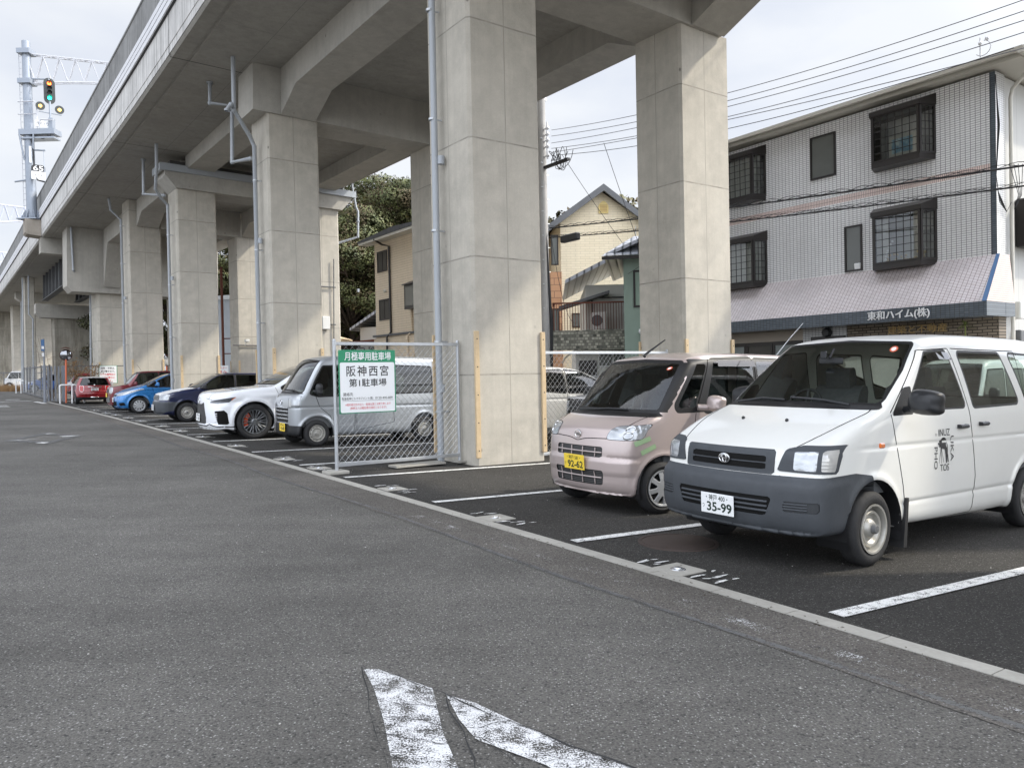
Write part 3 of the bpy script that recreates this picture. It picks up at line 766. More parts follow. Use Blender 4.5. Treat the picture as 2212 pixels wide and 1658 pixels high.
    def islands(s, F):
        if not len(F): return []
        par = {}
        u, inv = np.unique(F, return_inverse=True); inv = inv.reshape(-1, 3); lab = np.arange(len(u))
        while True:
            m = np.minimum.reduce([lab[inv[:, 0]], lab[inv[:, 1]], lab[inv[:, 2]]]); new = lab.copy()
            for c in range(3): np.minimum.at(new, inv[:, c], m)
            new = new[new]
            if (new == lab).all(): break
            lab = new
        L = lab[inv[:, 0]]; ids, cnt = np.unique(L, return_counts=True)
        res = [np.flatnonzero(L == i) for i in ids[np.argsort(-cnt)]]
        big = [r for r in res if len(r) > max(6, .02 * len(F))]; small = [r for r in res if len(r) <= max(6, .02 * len(F))]
        if small and big: big[0] = np.concatenate([big[0]] + small)
        return big or res

# ------------------------------------------------------------ wheels
def polar_disc(prof, n=96, m=28, holes=None):
    """dished wheel face, axis +y outward; prof: (r, y) outline; holes(r, th) negative where cut away"""
    pr = np.array(prof); rr = np.linspace(pr[0, 0], pr[-1, 0], m); yy = np.interp(rr, pr[:, 0], pr[:, 1])
    th = np.linspace(0, 2 * np.pi, n, endpoint=False); R_, T_ = np.meshgrid(rr, th, indexing='ij'); Yv = np.repeat(yy[:, None], n, 1)
    V = np.c_[(R_ * np.cos(T_)).ravel(), Yv.ravel(), (R_ * np.sin(T_)).ravel()]
    i, j = np.meshgrid(np.arange(m - 1), np.arange(n), indexing='ij'); a = (i * n + j).ravel(); b = (i * n + (j + 1) % n).ravel(); c = ((i + 1) * n + (j + 1) % n).ravel(); d = ((i + 1) * n + j).ravel()
    F = np.r_[np.c_[a, b, c], np.c_[a, c, d]]
    if holes is None: return V, F
    class T: pass
    t = T(); t.V, t.F, t.lab, t.names, t.extra = V, F, np.zeros(len(F), int), ['a'], {}
    val = holes(np.hypot(V[:, 0], V[:, 2]), np.arctan2(V[:, 2], V[:, 0])); Body.split(t, val, ('a',), 'h')
    return t.V, t.F[t.lab == 0]
def wheel(parent, x, y, side, R, rim, width, prof, holes, mat, steer=0., dish='black plastic', hub=None, thick=.012, caliper=None, rings=None, tyre='tyre'):
    """side +1 left, -1 right; outer face of the tyre at y"""
    M = Matrix.Translation((x, y, R)) @ Matrix.Rotation(steer, 4, 'Z') @ (Matrix.Identity(4) if side > 0 else Matrix.Rotation(math.pi, 4, 'Z'))
    w = thing_part('wheel', parent, M)
    t = MB(); b = width
    pr = [(rim, -b + .015), (rim + .012, -b + .003), (rim + (R - rim) * .45, -b - .006), (R - .03, -b + .004), (R - .008, -b + .022), (R, -b * .72), (R, -b * .28), (R - .008, -.022), (R - .03, -.004), (rim + (R - rim) * .45, .006), (rim + .012, -.003), (rim, -.015), (rim - .012, -.02)]
    t.lathe(pr, 56, Matrix.Rotation(-math.pi / 2, 4, 'X'))
    part('tyre', t, tyre, w, smooth=.7)
    V, F = polar_disc(prof, 112, 30, holes)
    Vb = V - np.array([0, thick, 0])
    rmb = MB(); rmb.add(V, F[:, ::-1])
    o = part('rim', rmb, mat, w, smooth=.6)
    sm = o.modifiers.new('thickness', 'SOLIDIFY'); sm.thickness = thick; sm.offset = 0
    lip = MB(); lip.lathe([(rim - .004, -.006), (rim + .004, -.002), (rim + .004, .006), (rim - .012, .004), (rim - .022, -.018), (rim - .024, -b + .03)], 56, Matrix.Rotation(-math.pi / 2, 4, 'X')); part('rim_lip', lip, mat, w, smooth=.7)
    d = MB(); d.lathe([(.0, -.075), (rim * .62, -.075), (rim * .64, -.085), (rim - .022, -.13)], 40, Matrix.Rotation(-math.pi / 2, 4, 'X')); part('brake_disc', d, dish, w, smooth=.7)
    if hub:
        h = MB(); h.lathe(hub[0], 24, Matrix.Rotation(-math.pi / 2, 4, 'X')); part('hub_cap', h, hub[1], w, smooth=.7)
    if caliper:
        cmb = MB(); poly = [(rim * .55 * math.cos(a), rim * .55 * math.sin(a)) for a in np.linspace(-.45, .95, 10)] + [(rim * .86 * math.cos(a), rim * .86 * math.sin(a)) for a in np.linspace(.95, -.45, 10)]
        cmb.prism(poly, -.068, -.035, lambda a, b_, d_: (a, d_, b_)); part('caliper', cmb, caliper, w)
    return w
def thing_part(name, parent, M):
    o = bpy.data.objects.new(name, None); COL.objects.link(o); o.parent = parent; o.matrix_basis = M; o.empty_display_size = .1
    WM[o.name] = WM.get(parent.name, Matrix.Identity(4)) @ M; return o
def angm(th, n, off=0.):
    a = (th - off) * n / (2 * np.pi); return (a - np.round(a)) * 2 * np.pi / n      # angle to the nearest of n spokes
def round_holes(n, rc, rad, off=0.): return lambda r, th: np.hypot(r * np.cos(angm(th, n, off)) - rc, r * np.sin(angm(th, n, off))) - rad
def slot_holes(n, r0, r1, hw0, hw1, off=0., rnd=.012):
    def f(r, th):
        a = angm(th, n, off); u = r * np.cos(a); v = np.abs(r * np.sin(a)); hw = np.interp(u, [r0, r1], [hw0, hw1])
        d = np.maximum(np.maximum(r0 - u, u - r1) , v - hw) + 0; q = np.maximum(np.maximum(r0 + rnd - u, u - r1 + rnd), 0); w_ = np.maximum(v - hw + rnd, 0)
        return np.where((q > 0) & (w_ > 0), np.hypot(q, w_) - rnd, d)
    return f
mat_plain('tyre', (.028, .028, .029), .72, 0, .35, .25, 18, bump=.3)
mat_plain('steel rim', (.42, .41, .38), .42, .55, .5, .18, 18)
mat_plain('silver cover', (.52, .53, .54), .36, .45, .5, .12, 12)
mat_plain('dark alloy', (.24, .25, .26), .3, .8, .5, .12, 8)
mat_plain('chrome', (.78, .78, .78), .12, 1, .5, .05, 6)
mat_plain('caliper red', (.55, .07, .02), .4)
mat_plain('bumper plastic', (.060, .066, .074), .55, 0, .35, .22, 7, bump=.15)
mat_plain('interior', (.13, .135, .14), .75, 0, .2, .3, 5)
mat_plain('seat cloth', (.10, .105, .11), .9, 0, .15, .3, 25)
mat_plain('headliner', (.42, .42, .40), .9, 0, .2, .1, 4)
mat_plain('seal', (.012, .012, .013), .5, 0, .4, .2, 20)
mat_plain('gap', (.012, .012, .012), .9, 0, .1)
mat_plain('plate white', (.84, .85, .85), .4, 0, .4, .03, 4)
mat_plain('plate yellow', (.86, .62, .06), .4, 0, .4, .04, 4)
mat_plain('plate ink', (.012, .03, .02), .5)
mat_plain('ink black', (.012, .012, .013), .5)
mat_plain('amber lens', (.75, .17, .02), .15, 0, .5, .1, 30, coat=1)
mat_plain('red lens', (.45, .012, .015), .12, 0, .5, .15, 30, coat=1)
n = NT('lamp glass'); v = n.coord(); wv = n.add('ShaderNodeTexWave', Scale=26.0, Distortion=.4); n.link(n.coord('Object', (0.2, 1, 0.05)), wv.inputs['Vector'])
n.set(n.mix(n.noise(v, 9, 3), (.26, .28, .30), (.62, .64, .66)), .10, .45, .8, 1.0); n.bump(n.math('ADD', wv.outputs['Fac'], n.noise(v, 14, 2)), .35, .01)
n = NT('clear lens'); v = n.coord(); n.set(n.mix(n.noise(v, 7, 3), (.30, .31, .31), (.72, .70, .66)), .12, .15, .8, 1.0); n.bump(n.voro(n.coord('Object', (1, 40, 40)), 1, 'Distance', 'F1', 0.), .3, .01)
mat_glass('clear glass', (.86, .92, .89), 1.2); mat_glass('tint glass', (.16, .18, .17)); mat_glass('mid glass', (.62, .69, .65)); mat_glass('house glass', (.78, .81, .80), 1.1)

def plate(parent, B, y, z, w, h, rows, bg, ink, sgn=1, tilt=0., off=.012):
    """number plate: rows of (text, y offset, size, width, bold)"""
    x = B.surf_x(y, z, sgn) + sgn * off; hw_ = .03
    xa = B.surf_x(y - .1, z, sgn); xb = B.surf_x(y + .1, z, sgn); yaw = 0.
    M = plane_M((x, y, z), (0, sgn, 0), (-sgn * math.sin(tilt), 0, math.cos(tilt)))
    m = MB(); m.box(-w / 2, w / 2, -h / 2, h / 2, -.008, 0, M, bev=.003); p = part('licence_plate', m, bg, parent)
    t = MB()
    for txt, dx, dy, size, wd, bold in rows: text_mb(t, txt, M @ Matrix.Translation((dx * w, dy * h, .0015)), size * h, bold, width=wd * w)
    if rows: part('plate_lettering', t, ink, p)
    return p
def interior(parent, xs, hw, belt, floor=.35, dash=None, seats=(), wheel_at=None, mat='interior', rear=None):
    """dark tub, dashboard, seats and wheel, seen through the glass"""
    m = MB(); m.box(xs[0], xs[1], -hw, hw, floor - .03, floor)
    for sy in (-1, 1): m.box(xs[0], xs[1], sy * hw - .012, sy * hw + .012, floor, belt - .02)
    part('cabin_trim', m, mat, parent)
    if dash:
        x0, x1, zd = dash
        d = MB(); d.prism([(x0, floor), (x1, floor), (x1, zd - .06), (x1 - .12, zd), (x0 + .10, zd + .02), (x0, zd - .07)], -hw + .03, hw - .03, lambda a, b, q: (a, q, b)); part('dashboard', d, mat, parent, smooth=.6)
    for (sx, sy, sz, wd) in seats:
        q = MB()
        q.prism(cr([(sx - .02, sz), (sx + .46, sz + .03), (sx + .48, sz + .13), (sx, sz + .12)], 4).tolist(), sy - wd / 2, sy + wd / 2, lambda a, b, c: (a, c, b))
        q.prism(cr([(sx + .04, sz + .1), (sx + .10, sz + .16), (sx - .06, sz + .62), (sx - .20, sz + .62), (sx - .08, sz + .1)], 4).tolist(), sy - wd / 2, sy + wd / 2, lambda a, b, c: (a, c, b))
        q.prism(cr([(sx - .09, sz + .63), (sx - .07, sz + .82), (sx - .17, sz + .84), (sx - .19, sz + .63)], 4).tolist(), sy - .13, sy + .13, lambda a, b, c: (a, c, b))
        part('seat', q, 'seat cloth', parent, smooth=.6)
    if wheel_at:
        wx, wy, wz = wheel_at; m = MB(); T = Matrix.Translation((wx, wy, wz)) @ Matrix.Rotation(math.radians(62), 4, 'Y')
        P = [T @ Vector((.18 * math.cos(a), .18 * math.sin(a), 0)) for a in np.linspace(0, 2 * math.pi, 26)]; m.tube(P, .015, 8)
        m.tube([T @ Vector((-.17, 0, 0)), T @ Vector((.0, 0, -.03)), T @ Vector((.17, 0, 0))], .014, 6); m.tube([T @ Vector((0, 0, 0)), T @ Vector((0, 0, -.3))], .03, 8)
        part('steering_wheel', m, 'black plastic', parent, smooth=.9)
def mirror(parent, c, size, mat, side=1, arm=None):
    """door mirror: rounded shell with a glass, on an arm"""
    sx, sy, sz = size; m = MB()
    poly = cr([(-sy, -sz * .8), (sy * .8, -sz), (sy, -sz * .2), (sy * .85, sz * .85), (-sy * .9, sz)], 5).tolist(); n_ = len(poly); vs = []; rings = ((-sx * .5, .94), (-sx * .1, 1.0), (sx * .45, .86), (sx * .8, .55))
    for dx, k_ in rings: vs += [(c[0] + dx, c[1] + side * a * k_, c[2] + b * k_) for a, b in poly]
    m.add(vs, [(i * n_ + j, i * n_ + (j + 1) % n_, (i + 1) * n_ + (j + 1) % n_, (i + 1) * n_ + j) for i in range(3) for j in range(n_)] + [tuple(range(n_)), tuple(range(3 * n_, 4 * n_))])
    if arm: m.tube([arm, (c[0], c[1] - side * sy * .7, c[2] - sz * .5)], .035, 8)
    return part('mirror', m, mat, parent, smooth=.8)
def wiper(parent, B, pts):
    m = MB(); p = B.project(np.array(pts, float)); p = p + B.grad(p) * .02; m.tube([tuple(q) for q in p], .011, 6)
    return part('wiper', m, 'black plastic', parent)
def handle(parent, B, x, z, mat, w=.15, side=1, h=.028):
    p = B.on_side([x], [z], 0, side)[0]; m = MB()
    m.box(x - w / 2, x + w / 2, *sorted((p[1] + side * .012, p[1] + side * .035)), z - h / 2, z + h / 2, bev=.01); m.box(x - w / 2, x - w / 2 + .03, *sorted((p[1] - side * .01, p[1] + side * .02)), z - h / 2, z + h / 2); m.box(x + w / 2 - .03, x + w / 2, *sorted((p[1] - side * .01, p[1] + side * .02)), z - h / 2, z + h / 2)
    return part('door_handle', m, mat, parent, smooth=.6)
def bars(B, ys, zs, r, n=6, sgn=1, off=0.):
    p = B.on_front(np.asarray(ys, float), np.asarray(zs, float), off, sgn); m = MB(); m.tube([tuple(q) for q in p], r, n); return m
def wells(parent, x, R, hw, inner=.28, y0=None):
    for sgn in (1, -1):
        m = MB()
        pts = [(x + R * math.cos(a), R * math.sin(a)) for a in np.linspace(-.35, math.pi + .35, 22)]
        o = len(m.v); vs = [(a, sgn * (hw - .012), .30 + b) for a, b in pts] + [(a, sgn * (hw - inner), .30 + b) for a, b in pts]
        k_ = len(pts); m.add(vs, [(i, i + 1, k_ + i + 1, k_ + i) for i in range(k_ - 1)] + [tuple(range(k_, 2 * k_))])
        part('wheel_well', m, 'seal', parent)
# ------------------------------------------------------------ vehicles
def place(origin, heading_deg):
    h = math.radians(heading_deg); return Matrix.Translation((origin[0], origin[1], 0)) @ Matrix.Rotation(math.pi / 2 - h, 4, 'Z')
mat_paint('white paint', (.80, .80, .765), 0, .30, .7, .06)
mat_paint('mauve paint', (.52, .435, .412), .35, .30, 1.0, .04)
CARS = 'cars parked under the viaduct'
PB = {'window': ('window', 'mid glass', .0), 'windscreen': ('windscreen', 'clear glass', .0), 'headlight': ('headlight', 'lamp glass', .003), 'door': ('door', None, 0), 'hood': ('hood', None, 0),
      'bumper': ('bumper', 'bumper plastic', .006), 'bezel': ('lamp_bezel', 'bumper plastic', .004), 'grille': ('grille', 'bumper plastic', .004), 'indicator': ('indicator_lamp', 'clear lens', .005), 'tail': ('tail_light', 'red lens', .004)}
def parts_for(paint, **kw):
    d = {k: (v[0], v[1] or paint, v[2]) for k, v in PB.items()}
    for k, v in kw.items():
        if v is None: d.pop(k, None)
        else: d[k] = v
    return d

def white_van():
    t = thing('white_van', 'white delivery van with dark grey bumper and black photo studio lettering on its door', 'van', place((2.385, 6.675), 235.5))
    def mods(d, x, y, z):
        d = d - .016 * sstep(x, .20, .55) * sstep(z, .27, .33) * (1 - sstep(z, .67, .73))           # bumper stands proud
        d = d + .010 * np.exp(-((z - .455) / .018) ** 2) * (y > .6) * sstep(-x, .3, .5)               # pressed lines along the doors
        d = d + .006 * np.exp(-((z - .93) / .012) ** 2) * (y > .6) * sstep(-x, -.4, .2)
        for wx in (0, -2.75):
            r = np.hypot(x - wx, z - .30); d = d - .014 * np.exp(-((r - .40) / .035) ** 2) * (y > .6) * (x < .35)
        return d
    B = Body([(.60, .30), (.80, .325), (.865, .42), (.875, .55), (.865, .66), (.81, .735), (.80, .80), (.785, .89), (.735, .945), (.38, 1.10), (.0, 1.215), (-.14, 1.26, 1), (-.5, 1.515), (-.84, 1.755), (-1.0, 1.835), (-1.5, 1.895), (-2.5, 1.905), (-3.15, 1.88), (-3.34, 1.80), (-3.42, 1.3), (-3.45, .8), (-3.45, .42), (-3.38, .28), (-3.2, .245), (-1.5, .24)],
             [(.90, 0), (.885, .38), (.83, .64), (.70, .785), (.4, .828), (-.5, .834), (-2, .834), (-3.1, .82), (-3.38, .74), (-3.46, .5), (-3.48, 0)],
             [(0, .18), (.70, .19), (.80, .26), (.826, .5), (.834, .8), (.822, 1.1), (.795, 1.25), (.735, 1.55), (.685, 1.74), (.60, 1.875), (.42, 1.92), (0, 1.935)], (.09, .14), (.17, .04), .03, mods, .026)
    sd = lambda x, y, z, N: np.abs(y) > .45
    for wx in (0., -2.75): B.region('hole', [(wx + .385 * math.cos(a), .30 + .385 * math.sin(a)) for a in np.linspace(0, 2 * math.pi, 40)[:-1]], 'side', ('body',), sd)
    B.region('windscreen', [(-.675, 1.305), (.675, 1.305), (.645, 1.53), (.578, 1.745), (0, 1.775), (-.578, 1.745), (-.645, 1.53)], 'front', where=lambda x, y, z, N: (z > 1.1) & (x > -1.2), seal=.022, rnd=.03)
    B.region('seal', [(-.735, 1.235), (.735, 1.235), (.69, 1.30), (-.69, 1.30)], 'front', where=lambda x, y, z, N: (z > 1.1) & (x > -1.2), rnd=.012)
    up = lambda x, y, z, N: np.abs(y) > .55
    B.region('window', [(-.58, 1.25), (-.94, 1.665), (-1.26, 1.69), (-1.45, 1.25)], 'side', where=up, seal=.016, rnd=.03)
    B.region('window', [(-1.53, 1.675), (-2.27, 1.675), (-2.50, 1.265), (-1.67, 1.25)], 'side', where=up, seal=.022, rnd=.03)
    B.region('window', [(-2.53, 1.675), (-3.10, 1.655), (-3.15, 1.29), (-2.75, 1.27)], 'side', where=up, seal=.022, rnd=.03)
    B.region('seal', [(-.30, 1.185), (-.50, 1.39), (-.60, 1.40), (-.60, 1.19)], 'side', where=up, rnd=.012)
    B.region('rear_window', [(-.60, 1.30), (.60, 1.30), (.53, 1.68), (-.53, 1.68)], 'rear', seal=.02, rnd=.03)
    doorp = [(-.26, 1.20), (-.85, 1.715), (-1.345, 1.74), (-1.545, 1.2), (-1.645, .6), (-1.60, .27), (-.50, .27), (-.43, .6), (-.31, 1.0)]
    B.region('bumper', [(-.3, .05), (-.3, .735), (.8, .738), (1.2, .75), (1.42, .72), (1.62, .58), (1.70, .05)], 'wrap')
    B.region('bezel', [(.475, .785), (.52, .93), (.60, .955), (.965, .965), (.99, .89), (.95, .775)], 'wrap', rnd=.012)
    B.region('headlight', [(.59, .795), (.59, .915), (.735, .92), (.735, .795)], 'wrap', ('bezel',), rnd=.010)
    B.region('indicator', [(.79, .795), (.79, .925), (.945, .935), (.92, .79)], 'wrap', ('bezel',), rnd=.010)
    B.region('grille', [(-.425, .755), (-.425, .915), (.425, .915), (.425, .755)], 'front', rnd=.014)
    for z0, z1 in ((.785, .815), (.84, .87)): B.region('gap', [(-.36, z0), (-.36, z1), (.36, z1), (.36, z0)], 'front', ('grille',), rnd=.008)
    B.region('gap', [(-.40, .455), (-.44, .56), (.44, .56), (.40, .455)], 'front', ('bumper',), rnd=.02)
    B.region('slot', [(.565, .495), (.565, .545), (.80, .545), (.80, .495)], 'wrap', ('bumper',), rnd=.014)
    B.region('gap', .0035, 'wrap', ('bumper',), line=[(.0, .655), (.8, .655), (1.5, .64)])
    hoodp = [(.80, -.2), (.80, .2), (.76, .42), (.66, .60), (.35, .69), (.0, .72), (-.17, .70), (-.17, -.2)]
    B.region('gap', .004, 'top', line=[(.80, .40), (.70, .53), (.35, .655), (.0, .71), (-.13, .70)], smooth=4, where=lambda x, y, z, N: z > .8)
    B.region('gap', .004, 'side', where=sd, line=doorp + doorp[:1])
    B.region('gap', .004, 'side', where=sd, line=[(-1.40, 1.74), (-2.62, 1.735), (-2.70, 1.2), (-2.72, .75)])
    B.region('door', doorp, 'side', where=sd)
    B.region('hood', hoodp, 'top', where=lambda x, y, z, N: (z > .8) & (z < 1.3) & (N[:, 2] > .4))
    B.emit({'body': 'white paint', 'seal': 'seal', 'gap': 'gap', 'rear_window': 'mid glass', 'slot': 'slot dark'}, t, parts_for('white paint', rear_window=('window', 'mid glass', 0)))
    # grille bars and badge
    g = MB()
    for z_, w_ in ((.800, .352), (.855, .352)): pass
    for y_ in np.linspace(-.28, .28, 5): g.tube([tuple(q) for q in B.on_front(np.array([y_, y_]), np.array([.785, .87]), -.004)], .003, 5)
    for z_ in (.470, .505, .540): g.tube([tuple(q) for q in B.on_front(np.linspace(-.43, .43, 15), np.full(15, z_), .004)], .009, 6)
    for sg in (-1, 1):
        for z_ in (.50, .52, .54): g.tube([tuple(q) for q in B.on_front(sg * np.linspace(.55, .715, 7), np.full(7, z_), .002)], .0065, 6)
    part('grille_bars', g, 'bumper plastic', t, smooth=.8)
    c0 = B.on_front([0.], [.835], .012)[0]
    b = MB()
    for rx, rz, oz in ((.052, .036, 0), (.019, .034, 0), (.034, .014, .012)):
        b.tube([(c0[0] + .004, rx * math.cos(a), c0[2] + oz + rz * math.sin(a)) for a in np.linspace(0, 2 * math.pi, 30)], .0048, 6)
    part('badge', b, 'chrome', t, smooth=.8)
    bb = MB(); bb.lathe([(0, 0), (.048, 0), (.048, .012), (0, .012)], 28, Matrix.Translation((c0[0] - .012, 0, c0[2])) @ Matrix.Rotation(math.pi / 2, 4, 'Y') @ Matrix.Diagonal((.75, 1.05, 1, 1))); part('badge_plate', bb, 'black plastic', t)
    plate(t, B, 0, .468, .33, .165, [('・神戸 400・', .0, .27, .32, .66, .004), ('つ', -.42, -.15, .26, .07, .0), ('35-99', .07, -.17, .62, .76, .022)], 'plate white', 'plate ink', 1, -.05, .03)
    wells(t, 0, .385, .825); wells(t, -2.75, .385, .825)
    ho = slot_holes(4, .145, .178, .022, .030, math.pi / 4, .008)
    for x, s_ in ((0, 1), (0, -1), (-2.75, 1), (-2.75, -1)):
        wheel(t, x, s_ * .80, s_, .297, .192, .165, [(0, -.012), (.045, -.012), (.062, -.02), (.075, -.045), (.105, -.05), (.12, -.024), (.135, -.02), (.15, -.055), (.185, -.075)], ho, 'steel rim', .10 * 0 if x else .04, hub=([(.0, .030), (.030, .028), (.036, .018), (.042, -.03)], 'girder steel'))
    for s_ in (1, -1):
        mirror(t, (-.42 if s_ > 0 else -.66, s_ * .985, 1.285), (.10, .125, .095), 'black plastic', s_, (-.46 if s_ > 0 else -.66, s_ * .80, 1.22))
        handle(t, B, -1.40, 1.05, 'black plastic', .16, s_, .034); handle(t, B, -1.79, 1.06, 'black plastic', .15, s_, .034)
        p = B.on_side([-.11], [.945], 0, s_)[0]; m = MB(); m.box(-.145, -.075, *sorted((p[1] - s_ * .01, p[1] + s_ * .014)), .925, .965, bev=.008); part('side_lamp', m, 'amber lens', t)
        m = MB(); m.prism([(-.41, .10), (-.46, .50), (-.49, .50), (-.46, .10)], .50 * s_, .815 * s_, lambda a, b, d: (a, d, b)); part('mud_flap', m, 'dark rubber', t)
        m = MB(); q = B.on_side(np.array([-.92, -1.0, -1.1, -1.2, -1.30]), np.array([1.665, 1.69, 1.70, 1.705, 1.70]), .012, s_); q2 = B.on_side(np.array([-.90, -1.0, -1.1, -1.2, -1.32]), np.array([1.61, 1.625, 1.635, 1.635, 1.63]), .03, s_)
        m.add(np.r_[q, q2], [(i, i + 1, i + 6, i + 5) for i in range(4)]); part('rain_visor', m, 'visor', t)
    wiper(t, B, [(-.10, .52, 1.30), (-.14, .25, 1.315), (-.17, -.08, 1.31)]); wiper(t, B, [(-.13, -.12, 1.30), (-.15, -.38, 1.325), (-.10, -.62, 1.315)])
    m = MB()
    for y_ in (-.22, .22):
        p = B.march([[.30, y_, 2.0]], [0, 0, -1])[0]; m.sphere((p[0], p[1], p[2] + .008), .016, 8, 6, (1.2, .8, 1))
    part('washer_jet', m, 'black plastic', t)
    # door lettering: words round a photographer under a cloth with a tripod
    dm = MB()
    def put(txt, x, z, size, rot=0., w=None):
        v, f = text_vf(txt, size, .0, 0, 'CENTER')
        xs = [a[0] for a in v]; cx = (max(xs) + min(xs)) / 2; k_ = (w / (max(xs) - min(xs))) if w else 1.0; ca, sa = math.cos(rot), math.sin(rot)
        u = np.array([((a[0] - cx) * k_, a[1]) for a in v]); xx = x - (u[:, 0] * ca - u[:, 1] * sa); zz = z + (u[:, 0] * sa + u[:, 1] * ca)
        dm.add(B.on_side(xx, zz, .003), f)
    put('INUZ', -1.085, 1.006, .084, 0, .19); put('®', -.945, .992, .034); put('UKA', -1.215, .865, .080, -math.pi / 2, .22); put('PHO', -.940, .795, .080, -math.pi / 2, .19); put('TOS', -1.09, .703, .084, 0, .15)
    def blob(pts, smooth=4):
        q = cr(pts, smooth); n_ = len(q); dm.add(B.on_side(q[:, 0], q[:, 1], .003), [tuple(range(n_))])
    blob([(-1.03, .95), (-1.08, .965), (-1.125, .935), (-1.14, .86), (-1.135, .80), (-1.105, .815), (-1.09, .86), (-1.05, .87), (-1.02, .88)])
    blob([(-1.00, .945, 1), (-1.045, .945, 1), (-1.045, .885, 1), (-1.00, .885, 1)], 1); blob([(-.98, .93, 1), (-1.0, .93, 1), (-1.0, .905, 1), (-.98, .905, 1)], 1)
    for a, b in (((-1.115, .82), (-1.12, .745)), ((-1.135, .82), (-1.15, .75)), ((-1.03, .885), (-.995, .745)), ((-1.03, .885), (-1.035, .745)), ((-1.03, .885), (-1.075, .75))):
        w_ = .011 if a[1] < .83 else .0032; blob([(a[0] - w_, a[1], 1), (a[0] + w_, a[1], 1), (b[0] + w_ * .7, b[1], 1), (b[0] - w_ * .7, b[1], 1)], 1)
    part('door_lettering', dm, 'ink black', t)
    # inside
    interior(t, (-.35, -3.3), .74, 1.18, .55, (-.62, -.15, 1.17), [(-1.25, .38, .72, .50), (-1.25, -.36, .72, .50)], (-.78, -.37, 1.20))
    m = MB(); m.box(-.66, -.645, -.12, .12, 1.60, 1.66, bev=.006); m.tube([(-.63, 0, 1.66), (-.70, 0, 1.74)], .01, 6); part('rear_view_mirror', m, 'black plastic', t)
    m = MB(); m.box(-.60, -.57, -.06, -.0, 1.65, 1.72, bev=.008); part('dash_camera', m, 'black plastic', t)
    for s_ in (1,):
        p = B.on_front([.50], [1.725], .004)[0]; m = MB(); m.lathe([(0, 0), (.036, 0), (.036, .003), (0, .003)], 24, Matrix.Translation(p) @ Matrix.Rotation(math.radians(48), 4, 'Y')); part('inspection_sticker', m, 'sticker red', t)
        m = MB(); m.lathe([(0, .0035), (.022, .0035), (.022, .0045), (0, .0045)], 20, Matrix.Translation(p) @ Matrix.Rotation(math.radians(48), 4, 'Y')); part('inspection_sticker', m, 'plate white', t)
    m = MB(); m.tube([(-.76, -.67, 1.70), (-1.02, -.70, 1.88), (-1.28, -.73, 2.04)], [.006, .004, .003], 6); part('aerial', m, 'galvanised', t)
    return t
mat_plain('slot dark', (.03, .033, .037), .6)
mat_plain('sticker red', (.62, .13, .06), .5)
mat_glass('visor', (.10, .08, .075), .8)

